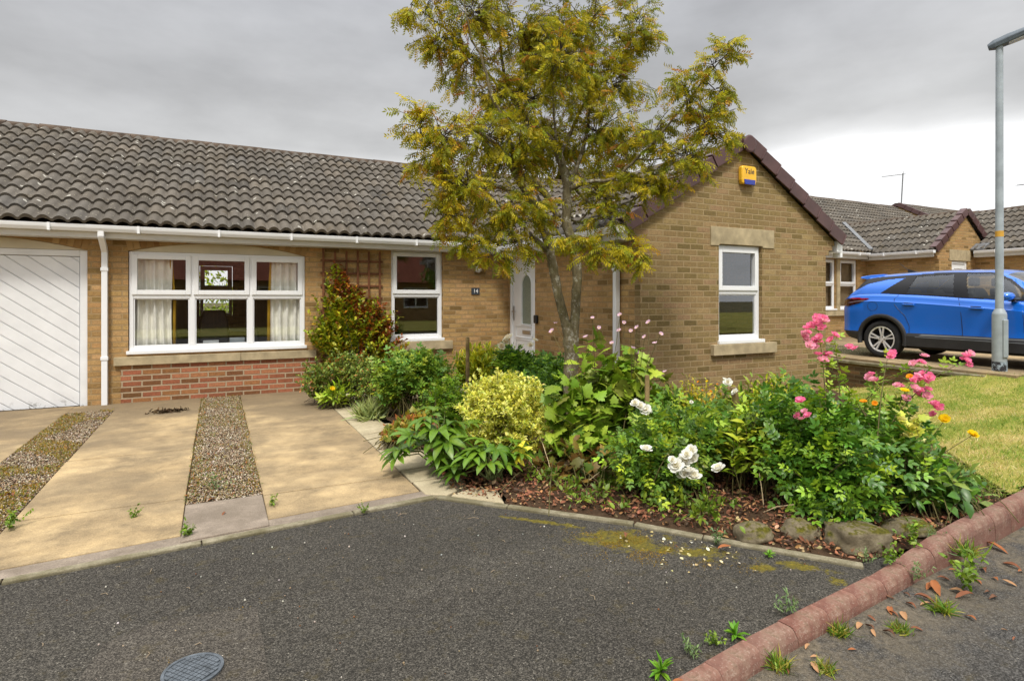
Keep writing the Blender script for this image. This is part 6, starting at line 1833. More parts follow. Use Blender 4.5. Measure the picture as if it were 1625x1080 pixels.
# white rose bush
s10 = plant('rose_bush', 'white flowered rose bush in the middle of the bed front', 'rose bush', 1060, 792, 4.1)
b0 = tuple(s10.location)
tp = tips_from([px_ell(1050, 715, 4.1, 80, 50, .32), px_ell(1085, 675, 4.3, 70, 40, .3), px_ell(1000, 720, 4.1, 40, 36, .2), px_ell(1130, 690, 4.3, 44, 44, .25), px_ell(1060, 750, 4.0, 70, 30, .2)], 380, b0, .3, .35)
shoots(s10, b0, tp, 9, ROSE5, (.075, .125), [(.04, .105, .03), (.06, .14, .035), (.10, .19, .03), (.16, .25, .035), (.05, .11, .05)], [3, 4, 3, 2, 2], .5, .4, stem_r=.004, base_r=.16)
for x, y, s_ in ((1015, 645, .085), (1024, 650, .085), (1008, 640, .07), (1030, 655, .07), (1025, 714, .085), (1098, 716, .09), (1085, 732, .10), (1074, 740, .10), (1078, 752, .085), (1102, 728, .09), (1090, 722, .08), (1101, 757, .105), (1094, 748, .08), (1141, 745, .10), (1097, 638, .03), (1087, 752, .08), (1067, 730, .06)):
    bloom(WHITE[random.randrange(3)], P(x, y, random.uniform(3.72, 3.8) if y > 690 else 4.2), s_, s10)
for x, y in ((1130, 747), (1118, 742), (1060, 722)): bloom(bloom_mesh('rose_bud', BUD, (.75, .74, .50), (.6, .62, .35)), P(x, y, 3.8), .035, s10)
s11 = plant('rose_bush', 'slender white rose leaning on the tilted stake', 'rose bush', 1165, 680, 4.7)
b0 = tuple(s11.location); tp = tips_from([px_ell(1150, 640, 4.7, 18, 24, .12)], 26, b0, .2, .2)
shoots(s11, b0, tp, 6, ROSE5, (.07, .10), GREEN, None, .5, .4); bloom(WHITE[0], P(1155, 607, 4.6), .075, s11); bloom(WHITE[1], P(1167, 622, 4.5), .06, s11); bloom(WHITE[2], P(1150, 603, 4.65), .05, s11)
s12 = plant('fine_leaved_plant', 'fine leaved yellow green plant with tiny orange flowers below the gable window', 'plant', 1110, 690, 5.2)
b0 = tuple(s12.location); tp = tips_from([px_ell(1105, 630, 5.2, 42, 32, .25), px_ell(1130, 655, 5.0, 40, 28, .25)], 260, b0, .3, .3)
shoots(s12, b0, tp, 9, LANCE, (.03, .06), [(.20, .23, .03), (.12, .18, .03), (.26, .24, .04)], None, .5, .4, stem_r=.002, base_r=.15)
for i in range(22): bloom(ORG[0] if i % 3 else YEL[0], P(1085 + random.uniform(-5, 55), 600 + random.uniform(-2, 45), 5.15), random.uniform(.016, .026), s12)
# upright herb with pointed leaves
s13 = plant('upright_herb', 'patch of upright stems with long pointed leaves between the white roses and the pink roses', 'plant', 1185, 775, 4.2)
b0 = tuple(s13.location); tp = tips_from([px_ell(1180, 690, 4.2, 58, 42, .3), px_ell(1215, 670, 4.4, 44, 40, .3), px_ell(1160, 700, 4.4, 40, 40, .3)], 130, b0, .2, .5, .25)
bb_ = np.column_stack([tp[:, 0] + RNG.normal(0, .05, len(tp)), tp[:, 1] + RNG.normal(0, .05, len(tp)), np.full(len(tp), b0[2])])
shoots(s13, bb_, tp, 12, LANCE, (.09, .14), [(.08, .16, .02), (.13, .21, .03), (.17, .24, .04), (.06, .12, .02)], None, .45, .05, out=1.1, up=.1, stem_r=.004, base_r=.02)
# the big pink rose
s14 = plant('rose_bush', 'large pink flowered rose bush at the corner of the bed behind the mossy stones', 'rose bush', 1330, 815, 3.9)
b0 = tuple(s14.location)
tp = tips_from([px_ell(1310, 730, 3.75, 92, 62, .36), px_ell(1270, 665, 4.0, 54, 42, .3), px_ell(1375, 715, 3.9, 62, 52, .34), px_ell(1260, 640, 4.3, 34, 34, .22), px_ell(1330, 790, 3.6, 70, 28, .2), px_ell(1425, 672, 4.0, 30, 26, .2)], 520, b0, .3, .4)
shoots(s14, b0, tp, 10, ROSE5, (.085, .135), [(.028, .085, .02), (.045, .12, .022), (.075, .165, .025), (.13, .23, .03)], [4, 4, 3, 1.6], .5, .4, stem_r=.005, base_r=.2, mat='gloss_leaf')
tall = [(1298, 520, 4.1), (1325, 540, 4.0), (1408, 570, 4.0), (1450, 600, 4.05), (1525, 575, 4.1), (1395, 610, 4.0), (1460, 580, 4.1), (1300, 570, 4.1), (1345, 640, 3.9)]
tt = np.array([P(*q) for q in tall])
shoots(s14, b0, tt, 16, ROSE5, (.07, .11), [(.10, .20, .03), (.16, .26, .035), (.07, .15, .025)], None, .45, .5, stem_r=.005, base_r=.15, name='tall_canes')
clus = [((1300, 530), 27, 22, 4.0), ((1308, 560), 14, 6, 4.0), ((1352, 553), 5, 2, 4.0), ((1411, 563), 7, 3, 3.95), ((1388, 600), 9, 4, 3.95), ((1462, 578), 14, 4, 4.0), ((1468, 607), 22, 16, 3.9), ((1535, 570), 12, 6, 4.05), ((1278, 650), 18, 6, 3.75), ((1428, 610), 5, 2, 3.95), ((1482, 647), 12, 4, 3.95), ((1440, 635), 4, 2, 3.95)]
for (x, y), r_, k, t in clus:
    for i in range(k):
        a = random.uniform(0, 6.3); q = r_ * math.sqrt(random.random())
        bloom((PINK if random.random() < .65 else PINK2)[random.randrange(3)], P(x + q * math.cos(a), y + q * math.sin(a), t + random.uniform(-.06, .06)), random.uniform(.05, .075), s14)
for x, y, m_, s_ in ((1370, 638, ORG, .05), (1388, 640, ORG, .04), (1380, 713, ORG, .04), (1444, 598, ORG, .045), (1436, 621, YEL, .06)): bloom(m_[0], P(x, y, 3.8), s_, s14)
s15 = plant('sprawling_shrub', 'sprawling dark green shrub drooping towards the kerb at the right end of the bed', 'shrub', 1450, 805, 3.85)
b0 = tuple(s15.location)
tp = tips_from([px_ell(1455, 765, 3.85, 66, 40, .28), px_ell(1500, 780, 3.85, 56, 30, .22), px_ell(1430, 720, 3.95, 44, 34, .25)], 170, b0, .3, .4, .03)
shoots(s15, b0, tp, 9, [OVATE, LANCE], (.07, .12), [(.025, .075, .025), (.04, .11, .03), (.07, .16, .03), (.10, .17, .06)], None, .45, .45, mat='gloss_leaf', base_r=.16, droop=.25)
s16 = plant('yellow_leaved_plant', 'pale yellow leaved stem among the pink roses beside the lawn', 'plant', 1440, 740, 3.8)
tp = np.array([P(x, y, 3.75) for x, y in ((1435, 668), (1452, 672), (1444, 685), (1458, 662), (1428, 655))]); shoots(s16, tuple(s16.location), tp, 6, LOBED, (.05, .08), [(.55, .52, .08), (.62, .60, .22), (.42, .44, .06)], None, .75, .3, mat='gold_leaf')
s17 = plant('yellow_flower', 'pair of bright yellow flowers on long bare stems leaning over the lawn', 'flower', 1430, 730, 3.9)
mb = MB()
for x, y in ((1499, 666), (1543, 690)):
    q = P(x, y, 3.9); r_ = Vector(s17.location); mb.tube([r_, r_.lerp(q, .5) + Vector((0, 0, .08)), q], [.003, .0025, .002], 5, False); bloom(YEL[0], q, .075, s17); bloom(YEL[0], q + Vector((0, 0, .004)), .06, s17)
mb.obj('flower_stems', M['stem'], s17, uv=False)
# low growth along the front of the bed
fr_ = []
for i in range(30):
    x = random.uniform(830, 1180); y = np.interp(x, [830, 1000, 1180], [795, 822, 850]) - random.uniform(6, 46); fr_.append(PZ(x, y, .04))
s18 = plant('ground_cover', 'scattered low green seedlings and perennials along the bed front', 'ground cover', 960, 800, 4.0); s18['kind'] = 'stuff'
bb_ = np.repeat(np.array([tuple(v) for v in fr_]), 7, 0); tp = bb_ + np.column_stack([RNG.normal(0, .07, (len(bb_), 2)), RNG.uniform(.03, .10, len(bb_))])
shoots(s18, bb_, tp, 4, [OVATE, LANCE], (.025, .06), [(.05, .10, .015), (.08, .14, .02), (.035, .075, .015)], None, .4, .3, base_r=.02, stems=False)

for nm, lab, x, y, t, ell, k_, tm_, sz_, cols_ in (
    ('leafy_shrub', 'dark leafy shrub between the tree trunk and the cream rose', 868, 660, 6.2, [(868, 615, 6.2, 34, 28, .25), (845, 625, 6.2, 30, 22, .2)], 170, ROSE5, (.09, .14), DKGREEN),
    ('leafy_plant', 'loose green plant left of the golden shrub around the upright stake', 712, 668, 6.1, [(715, 625, 6.1, 26, 28, .2), (735, 645, 5.9, 24, 24, .18), (690, 640, 6.3, 24, 22, .18)], 150, ROSE5, (.07, .12), GREEN),
    ('leafy_plant', 'mixed green growth against the foot of the gable wall left of the window', 1060, 690, 5.2, [(1050, 640, 5.2, 34, 28, .2), (1075, 665, 5.0, 40, 26, .2)], 150, OVATE, (.05, .09), GREEN),
    ('leafy_plant', 'dense green growth against the gable wall below the leaning stake', 1200, 680, 4.9, [(1195, 640, 4.9, 44, 24, .25), (1235, 625, 4.9, 34, 30, .25)], 210, LANCE, (.06, .11), YGREEN + GREEN)):
    s_x = plant(nm, lab, 'plant', x, y, t); b0 = tuple(s_x.location); tp = tips_from([px_ell(*e) for e in ell], k_, b0, .3, .3)
    shoots(s_x, b0, tp, 8, tm_, sz_, cols_, None, .45, .4, base_r=.14)

# ------------------------------------------------------------------ the rowan tree
tree = thing('tree', 'small tree with a forked lichened trunk and yellowing feathery leaves in the flower bed', 'tree', tuple(PZ(907, 690, .03)))


def smooth_path(pts, n=5):
    out = []
    pts = [np.array(p, float) for p in pts]
    for i in range(len(pts) - 1):
        p0 = pts[max(i - 1, 0)]; p1 = pts[i]; p2 = pts[i + 1]; p3 = pts[min(i + 2, len(pts) - 1)]
        for k in range(n):
            t = k / n; out.append(.5 * (2 * p1 + (p2 - p0) * t + (2 * p0 - 5 * p1 + 4 * p2 - p3) * t * t + (3 * p1 - p0 - 3 * p2 + p3) * t ** 3))
    out.append(pts[-1]); return np.array(out)


LIMBS = []


def limb(mb, pts, n=10):
    """pts: (x, y, t, radius)"""
    a = [(*P(x, y, t), r) for x, y, t, r in pts]; s_ = smooth_path(a); LIMBS.append(s_)
    s2 = s_.copy(); s2[:, :3] += RNG.normal(0, .0035, (len(s_), 3)); mb.tube([Vector(p[:3]) for p in s2], [max(.003, p[3] * .86 * random.uniform(.95, 1.06)) for p in s2], n)


mb = MB()
limb(mb, [(911, 702, 6.0, .125), (909, 660, 6, .105), (906, 620, 6, .094), (906, 580, 6, .088), (905, 550, 6, .080), (899, 520, 6, .060), (890, 484, 6, .056), (879, 433, 6, .055), (872, 390, 6.0, .053), (861, 362, 5.97, .050), (846, 325, 5.92, .048), (826, 292, 5.85, .040), (806, 255, 5.75, .030), (782, 225, 5.65, .020), (750, 205, 5.5, .010)], 14)
limb(mb, [(907, 575, 6.0, .080), (910, 530, 6, .062), (914, 484, 6, .058), (916, 427, 6.02, .058), (909, 388, 6.05, .058), (900, 358, 6.08, .056), (899, 328, 6.1, .058), (899, 290, 6.12, .052), (888, 250, 6.15, .046), (866, 212, 6.2, .040), (832, 183, 6.2, .032), (806, 140, 6.2, .024), (795, 80, 6.2, .018), (790, 10, 6.2, .012), (786, -60, 6.2, .006)], 14)
limb(mb, [(886, 345, 6.08, .045), (870, 315, 6.0, .042), (851, 293, 5.9, .040), (822, 272, 5.8, .036), (813, 238, 5.75, .030), (800, 195, 5.7, .024), (780, 150, 5.6, .018), (765, 95, 5.6, .014), (745, 50, 5.55, .010), (737, -10, 5.5, .006)], 12)
limb(mb, [(868, 398, 5.98, .036), (855, 384, 5.9, .032), (840, 373, 5.84, .030)], 10)
limb(mb, [(900, 300, 6.1, .030), (914, 268, 6.2, .026), (928, 225, 6.3, .022), (935, 183, 6.35, .018), (940, 100, 6.4, .014), (944, 20, 6.4, .010), (948, -60, 6.4, .005)], 10)
limb(mb, [(905, 300, 6.08, .028), (935, 288, 6.0, .024), (972, 284, 5.95, .02), (1010, 252, 5.9, .017), (1055, 205, 5.85, .014), (1095, 155, 5.8, .011), (1140, 100, 5.75, .007), (1168, 70, 5.7, .004)], 10)
limb(mb, [(826, 190, 6.2, .016), (800, 152, 6.1, .014), (771, 114, 6.0, .012), (714, 53, 5.9, .009), (655, 8, 5.8, .005)], 8)
limb(mb, [(888, 250, 6.15, .026), (905, 210, 6.4, .022), (930, 160, 6.6, .017), (975, 110, 6.7, .012), (1020, 70, 6.7, .007)], 8)
limb(mb, [(905, 390, 6.05, .022), (925, 375, 5.9, .018), (960, 395, 5.7, .012), (1010, 405, 5.55, .007), (1030, 420, 5.5, .004)], 8)
limb(mb, [(840, 318, 5.9, .018), (800, 300, 5.7, .014), (755, 300, 5.5, .010), (710, 320, 5.4, .006), (690, 350, 5.35, .004)], 8)
limb(mb, [(815, 250, 5.75, .016), (770, 238, 5.6, .013), (715, 222, 5.5, .009), (660, 215, 5.4, .005)], 8)
limb(mb, [(865, 368, 5.97, .014), (830, 345, 5.75, .010), (790, 370, 5.55, .006), (770, 400, 5.5, .004)], 8)
limb(mb, [(912, 300, 6.1, .022), (950, 330, 6.2, .016), (1000, 320, 6.1, .012), (1060, 285, 6.0, .008), (1110, 270, 5.95, .005)], 8)
limb(mb, [(860, 330, 6.0, .018), (845, 280, 6.4, .014), (850, 200, 6.7, .010), (845, 100, 6.8, .006)], 8)
limb(mb, [(898, 340, 6.1, .018), (920, 350, 6.4, .014), (960, 300, 6.8, .010), (1000, 220, 7.0, .006)], 8)
limb(mb, [(892, 262, 6.1, .018), (880, 200, 5.9, .014), (878, 120, 5.7, .010), (890, 30, 5.6, .006)], 8)
limb(mb, [(1010, 252, 5.9, .010), (1060, 250, 5.8, .007), (1120, 215, 5.7, .004)], 6)
tr = mb.obj('trunk', M['bark'], tree, smooth=True)
BL = [(700, 215, 5.45, 62, 42), (665, 190, 5.4, 36, 34), (690, 260, 5.4, 44, 36), (740, 300, 5.5, 60, 50), (712, 345, 5.4, 38, 38), (745, 380, 5.45, 44, 26), (790, 410, 5.5, 34, 20), (825, 395, 5.6, 30, 24), (770, 220, 5.6, 62, 52), (830, 250, 5.9, 56, 54), (800, 330, 5.6, 58, 44),
      (690, 70, 5.8, 40, 50), (650, 20, 5.7, 26, 28), (735, 90, 5.8, 54, 60), (760, 25, 5.8, 60, 50), (840, 60, 6.2, 70, 70), (840, 150, 6.2, 66, 62), (780, 160, 5.9, 46, 46), (915, 40, 6.2, 66, 60), (920, 130, 6.3, 66, 66), (990, 60, 6.5, 54, 44), (985, 130, 6.4, 60, 50), (1030, 60, 6.5, 30, 36),
      (960, 210, 6.2, 66, 58), (1030, 210, 6.0, 50, 50), (1090, 150, 5.8, 42, 40), (1130, 100, 5.75, 36, 34), (1155, 75, 5.7, 22, 24), (1120, 190, 5.75, 50, 42), (1150, 150, 5.7, 26, 34), (1090, 245, 5.85, 56, 36), (1150, 215, 5.7, 24, 24), (1020, 290, 6.0, 54, 40), (950, 300, 6.2, 54, 44), (1070, 300, 5.95, 36, 22),
      (905, 385, 5.6, 38, 24), (945, 405, 5.55, 40, 26), (990, 400, 5.5, 40, 24), (1020, 415, 5.45, 20, 20), (850, 340, 5.7, 40, 32), (870, 220, 6.5, 60, 60), (900, 250, 6.9, 60, 50), (860, 120, 6.8, 60, 60), (980, 240, 6.9, 56, 50), (890, 90, 5.6, 60, 60), (830, 200, 5.5, 40, 40), (960, 350, 6.0, 40, 24),
      (760, -50, 5.8, 70, 40), (860, -60, 6.1, 80, 50), (950, -50, 6.3, 70, 45), (690, -20, 5.7, 44, 30), (1010, 10, 6.4, 34, 30), (850, -130, 6.1, 90, 50), (940, -110, 6.2, 60, 40)]
LP_ = np.concatenate([l[len(l) // 3:, :3] for l in LIMBS])
cl = Cloud(); tw = MB(); cl_b = Cloud()
for x, y, t, rx, ry in BL:
    area = rx * ry; m = max(6, int(area / 72)); rx *= 1.1; ry *= 1.1; dep = max(rx, ry) * t / FPX * .95
    c0 = np.array(P(x, y, t)); near = LP_[np.argmin(np.linalg.norm(LP_ - c0, axis=1))]
    right = np.array([_c, -_s, 0]); fwd = np.array([_s, _c, 0])
    dirs = rand_dirs(m); rad = 1.12 * RNG.random(m) ** .5
    tips = c0 + (dirs[:, :1] * rx * right + 0) * (rad[:, None] * t / FPX) + (dirs[:, 1:2] * dep * fwd) * rad[:, None] + np.array([0, 0, 1.0]) * (dirs[:, 2:] * ry * t / FPX * rad[:, None])
    # twig from the nearest limb towards the clump, then shoots out of it
    hub = near + (c0 - near) * .6; tw.tube([near, near + (hub - near) * .5 + np.array([0, 0, .03]), hub], [.007, .006, .005], 5, False)
    K = 7
    for q in tips:
        b0 = hub + (q - hub) * .12 + RNG.normal(0, .02, 3); L = np.linalg.norm(q - b0); md = (b0 + q) / 2 + np.array([0, 0, .10 * L])
        tw.tube([b0, md, q], [.0042, .003, .0015], 4, False)
        tt = np.linspace(.38, 1, K) + RNG.uniform(-.04, .04, K); tt = np.clip(tt, 0, 1)[:, None]
        pos = (1 - tt) ** 2 * b0 + 2 * tt * (1 - tt) * md + tt ** 2 * q; tan = 2 * (1 - tt) * (md - b0) + 2 * tt * (q - md); tan /= np.linalg.norm(tan, axis=1, keepdims=True) + 1e-9
        sd = rand_dirs(K); sd[:, 2] *= .4; d = tan * .6 + sd * .8 + np.array([0, 0, -.35]); nr = np.array([0, 0, .8]) + RNG.normal(0, .7, (K, 3))
        warm = np.clip(.25 + .5 * float(sm(800, 640, x)) + .25 * float(sm(300, 420, y)) + RNG.normal(0, .25), 0, 1)
        cols = pal(K, [(.20, .19, .011), (.29, .24, .013), (.13, .145, .011), (.38, .30, .016), (.33, .18, .016), (.26, .10, .02)], [4 - 1.5 * warm, 3.2, 3 - 2.2 * warm, .5 + 2.2 * warm, .25 + .9 * warm, .12 + .35 * warm], .14)
        which = RNG.random(K) < .4; Rm = rotm(d, nr); sz = RNG.uniform(.10, .165, K)
        cl.put(ROWAN, pos[which], Rm[which], sz[which], cols[which]); cl.put(ROWAN2, pos[~which], Rm[~which], sz[~which], cols[~which])
crown = cl.obj('crown', M['tree_leaf'], tree)
tw.obj('branches', M['twig'], tree, uv=False)
# ------------------------------------------------------------------ stones, weeds, fallen leaves
def rock(name, px, py, t, size, label, seed, flat=.6, boxy=0.0):
    bm = bmesh.new(); bmesh.ops.create_icosphere(bm, subdivisions=4, radius=1)
    for v in bm.verts:
        p = v.co.copy()
        if boxy:
            m_ = max(abs(p.x), abs(p.y), abs(p.z)); p = p.lerp(p / m_ * .85, boxy)
        k = 1 + .16 * mnoise.noise(p * 1.5 + Vector((seed, 0, 0))) + .06 * mnoise.noise(p * 4 + Vector((0, seed, 0)))
        v.co = Vector((p.x * size[0] * k, p.y * size[1] * k, p.z * size[2] * k))
    me = bpy.data.meshes.new(name); bm.to_mesh(me); bm.free(); me.polygons.foreach_set('use_smooth', [True] * len(me.polygons))
    o = link(name, me, M['rock']); q = P(px, py, t); o.location = q; o.rotation_euler = (R(random.uniform(-6, 6)), R(random.uniform(-6, 6)), R(-25 + random.uniform(-15, 15)))
    tag(o, label, 'stone'); return o


rock('rock', 1194, 846, 3.38, (.11, .09, .062), 'low dark stone topped with moss, leftmost of the bed edge stones', 1.0)
rock('rock', 1270, 845, 3.42, (.115, .095, .078), 'pale rounded boulder with a moss patch at the bed edge', 4.0)
rock('rock', 1362, 856, 3.30, (.18, .12, .092), 'large flat topped square stone with moss at the bed edge', 8.0, boxy=.75)
rock('rock', 1440, 838, 3.45, (.15, .11, .06), 'dark mossy stone beside the kerb, rightmost of the bed edge stones', 12.0)


def weed(px, py, z, kind, label, s=1.0):
    s *= .78
    q = PZ(px, py, z); o = None; cl = Cloud()
    if kind == 'rosette':
        n = 22; d = rand_dirs(n, .6); d[:, 2] = np.abs(d[:, 2]); cl.put(LANCE, np.repeat([tuple(q)], n, 0), rotm(d, np.array([0, 0, 1.]) + RNG.normal(0, .2, (n, 3))), RNG.uniform(.05, .10, n) * s, pal(n, [(.04, .13, .015), (.065, .17, .02)]))
    elif kind == 'grass':
        n = 110; d = rand_dirs(n, .8); d[:, 2] = np.abs(d[:, 2]); p0 = np.array(q) + np.column_stack([RNG.normal(0, .018, (n, 2)), np.zeros(n)]); cl.put(BLADE, p0, rotm(d, rand_dirs(n)), RNG.uniform(.04, .10, n) * s, pal(n, [(.035, .095, .015), (.07, .13, .022), (.14, .15, .05)]))
    else:
        cols = [(.055, .11, .085), (.075, .14, .11), (.05, .095, .05)] if kind == 'grey' else [(.05, .11, .018), (.08, .15, .025)]
        m = 9; tip = np.array(q) + np.column_stack([RNG.normal(0, .045, (m, 2)), RNG.uniform(.03, .12, m)]) * s
        for tp_ in tip:
            k = 12; u = np.linspace(.2, 1, k)[:, None]; pos = np.array(q) * (1 - u) + tp_ * u; cl.put(OVATE if kind == 'leafy' else LANCE, pos, rotm(rand_dirs(k, .2), np.array([0, 0, 1.]) + RNG.normal(0, .4, (k, 3))), RNG.uniform(.018, .034, k) * s, pal(k, cols))
    o = cl.obj('weed', M['leaf']); tag(o, label, 'weed'); return o


weed(1048, 1066, .005, 'rosette', 'bright green leafy weed at the kerb nearest the bottom edge')
weed(1097, 1036, .005, 'grey', 'grey green weed on the tarmac beside the bright rosette')
weed(1167, 1008, .01, 'rosette', 'broad leaved weed against the kerb between two grey green weeds', .9)
weed(1134, 1022, .005, 'leafy', 'tiny weed on the tarmac below the broad leaved weed', .7)
weed(1247, 972, .01, 'grey', 'feathery grey green weed leaning on the kerb stones', 1.1)
weed(1136, 862, .01, 'grey', 'upright grey green weed at the edging left of the dark stone', 1.2)
weed(1219, 880, .01, 'rosette', 'green weed in front of the pale boulder', .6)
weed(1376, 893, .02, 'grey', 'grey weed below the large square stone', .8)
weed(1411, 893, .03, 'leafy', 'bright green weed between the square stone and the kerb', 1.1)
weed(1447, 862, .05, 'leafy', 'bright green weed below the dark mossy stone', 1.4)
weed(1480, 852, .06, 'grey', 'grey green weed on the kerb top beside the dark mossy stone', .9)
weed(1236, 1058, -.052, 'grass', 'grass tuft in the gutter nearest the bottom edge', 1.1)
weed(1330, 1004, -.052, 'grass', 'grass tuft in the gutter half way along the kerb', 1.2)
weed(1494, 968, -.052, 'grass', 'grass clump on the road beside the curled orange leaves', 1.2)
weed(1536, 937, -.052, 'leafy', 'flat green weed on the road nearest the right edge', 1.9)
weed(1428, 1000, -.052, 'grass', 'small grass tuft on the road below the dead leaves', .8)
weed(1312, 1063, -.052, 'grass', 'thin grass on the road at the bottom edge', .8)
weed(1455, 920, -.02, 'grey', 'grey weed on the kerb face behind the curled orange leaves', .9)
weed(1535, 880, .02, 'grass', 'long dry grass hanging over the kerb at the lawn corner', 1.5)
weed(18, 838, .02, 'leafy', 'green weed at the left end of the mossy gravel strip', 1.3)
weed(212, 820, .02, 'leafy', 'small weed in a joint of the left concrete lane', .8)
weed(296, 850, .02, 'leafy', 'weed at the left corner of the pinkish paver', 1.0)
weed(345, 775, .02, 'grey', 'pale grey green weed in the central gravel', 1.3)
weed(432, 800, .02, 'leafy', 'weed at the right corner of the pinkish paver', .8)
weed(578, 812, .02, 'leafy', 'weed in the mortar of the driveway edging', .7)
mb = Cloud(); n = 260; q = np.array(PZ(268, 653, .02)); p_ = q + np.column_stack([RNG.normal(0, .09, n), RNG.normal(0, .05, n), np.abs(RNG.normal(0, .012, n))])
mb.put(CURL, p_, rotm(rand_dirs(n) * [1, 1, .3], rand_dirs(n, 1.2)), RNG.uniform(.02, .05, n), pal(n, [(.05, .035, .02), (.10, .06, .03)])); o = mb.obj('debris_heap', M['dry']); tag(o, 'dark heap of dead plant debris on the left concrete lane', 'debris')

# curled dead leaves in the gutter
CM = []
for k in range(4):
    tm = Tmpl((DEAD.v + RNG.normal(0, .012, DEAD.v.shape)) * [1, random.uniform(.55, .85), random.uniform(.7, 1.5)] + np.outer(np.sin(DEAD.v[:, 0] * 3), [0, random.uniform(-.15, .15), 0]), DEAD.t, DEAD.q)
    c0 = [(.30, .11, .042), (.21, .085, .045), (.36, .20, .10), (.15, .075, .045)][k]
    me = np_mesh('fallen_leaf', tm.v, tm.t, tm.q, np.array(c0)[None] * RNG.normal(1, .12, (len(tm.v), 1)), True); me.materials.append(M['dry']); CM.append(me)
spots = [(1470, 935, .16, 0), (1492, 945, .17, 0), (1515, 948, .13, 1), (1440, 985, .12, 2), (1415, 975, .11, 0), (1408, 968, .08, 1), (1360, 998, .10, 2), (1372, 990, .08, 3), (1390, 985, .06, 1), (1278, 1030, .06, 2), (1285, 1042, .05, 2), (1300, 1068, .10, 2), (1530, 975, .09, 0), (1580, 945, .10, 3), (1570, 938, .07, 3), (1600, 878, .18, 0), (1590, 892, .13, 1), (1615, 930, .09, 2), (1622, 905, .08, 0), (1508, 920, .08, 1), (1545, 918, .08, 0), (1437, 955, .09, 1), (1432, 940, .06, 3), (1520, 905, .07, 0), (1600, 1000, .04, 2), (1607, 1015, .04, 1), (1460, 960, .10, 2), (1465, 1000, .07, 1), (1390, 1010, .07, 2), (1345, 1030, .05, 0), (1420, 950, .07, 3), (1485, 955, .12, 1), (1505, 935, .10, 2), (1560, 900, .11, 1), (1575, 915, .08, 0), (1400, 1000, .09, 3), (1250, 1060, .06, 1)]
for x, y, s_, k in spots:
    o = bpy.data.objects.new('fallen_leaf', CM[k]); COL.objects.link(o); o.location = PZ(x, y, -.052); s_ *= .72; o.scale = (s_, s_, s_ * .8); o.rotation_euler = (R(random.uniform(-14, 14)), R(random.uniform(-8, 8)), random.uniform(0, 6.3))
    tag(o, 'curled orange brown dead leaf lying on the road beside the kerb', 'fallen leaf', 'dead leaves in the gutter along the kerb')
spots = [(995, 845, .10, 1), (1160, 830, .06, 2), (1160, 865, .09, 0), (1085, 1078, .05, 0), (818, 708, .05, 0), (1495, 845, .09, 0), (352, 818, .05, 1), (340, 790, .06, 0), (325, 720, .06, 0), (12, 785, .10, 1)]
for x, y, s_, k in spots:
    z = .02 if x < 900 else .03
    o = bpy.data.objects.new('fallen_leaf', CM[k]); COL.objects.link(o); o.location = PZ(x, y, z); o.scale = (s_, s_, s_ * .7); o.rotation_euler = (R(random.uniform(-10, 10)), R(random.uniform(-8, 8)), random.uniform(0, 6.3))
    tag(o, 'brown dead leaf lying in the bed or gravel', 'fallen leaf', 'dead leaves on the bed and gravel')
# leaf litter over the soil
FRONT = [(1.50, 3.86), (1.74, 3.55)] + [(p[0] + .05, p[1] + .05) for p in EDGE[5:-1]] + [(3.04, 1.94), (3.9, 1.93), (4.7, 2.05), (4.6, 2.8), (3.6, 3.2), (2.9, 3.9), (2.2, 4.5), (1.6, 4.6)]
n = 8000; p_ = poly_pts(FRONT, n); cl = Cloud(); pos = np.column_stack([p_, np.array(bed_z(p_[:, 0], p_[:, 1])) + RNG.uniform(.002, .02, n)])
cl.put(CURL, pos, rotm(rand_dirs(n) * [1, 1, .35], rand_dirs(n, 1.3)), RNG.uniform(.014, .046, n), pal(n, [(.27, .115, .06), (.18, .09, .05), (.38, .20, .085), (.10, .06, .04), (.48, .36, .19), (.32, .13, .075)], [4, 4, 2, 3, 1.5, 2]))
o = cl.obj('leaf_litter', M['dry']); tag(o, 'brown leaf litter over the soil of the flower bed', 'leaf litter', kind='stuff')
# petals, grit and twigs on the tarmac
APR = [(-1.2, 2.6), (.5, 2.0), (1.5, 1.75), (3.2, 1.9), (2.5, 2.5), (1.7, 3.45), (1.36, 3.83), (.7, 3.78), (-1.0, 3.62)]
n = 120; p_ = poly_pts(APR, n); cl = Cloud(); cl.put(PEB, np.column_stack([p_, np.full(n, .003)]), rotm(rand_dirs(n) * [1, 1, .2], rand_dirs(n, 2)), RNG.uniform(.0025, .0065, n), pal(n, [(.55, .50, .42), (.40, .30, .20), (.65, .62, .55), (.25, .12, .06)]))
pts = np.array([tuple(PZ(x, y, .004)) for x, y in zip(RNG.normal(1120, 55, 70), RNG.normal(868, 17, 70))]); pts = pts[pts[:, 1] < np.interp(pts[:, 0], [2.278, 2.985], [2.84, 1.86])]; n = len(pts)
cl.put(ROUND, pts, rotm(rand_dirs(n) * [1, 1, .2], rand_dirs(n, 3)), RNG.uniform(.012, .026, n), pal(n, [(.72, .62, .35), (.80, .76, .60), (.62, .50, .22)]))
o = cl.obj('petal_litter', M['petal']); tag(o, 'pale petals and grit scattered over the tarmac', 'petals', kind='stuff')
mb = MB()
for i in range(20):
    q = poly_pts(APR, 1)[0]; a = random.uniform(0, 6.3); L = random.uniform(.02, .07); z = .004
    mb.tube([(q[0], q[1], z), (q[0] + L * .5 * math.cos(a) + .005, q[1] + L * .5 * math.sin(a), z + .004), (q[0] + L * math.cos(a + .2), q[1] + L * math.sin(a + .2), z)], .0016, 5)
o = mb.obj('twig_litter', simple('dry straw', (.26, .20, .13), .9)); tag(o, 'thin dry twigs and straws scattered over the tarmac', 'twigs', kind='stuff')
mb = MB()
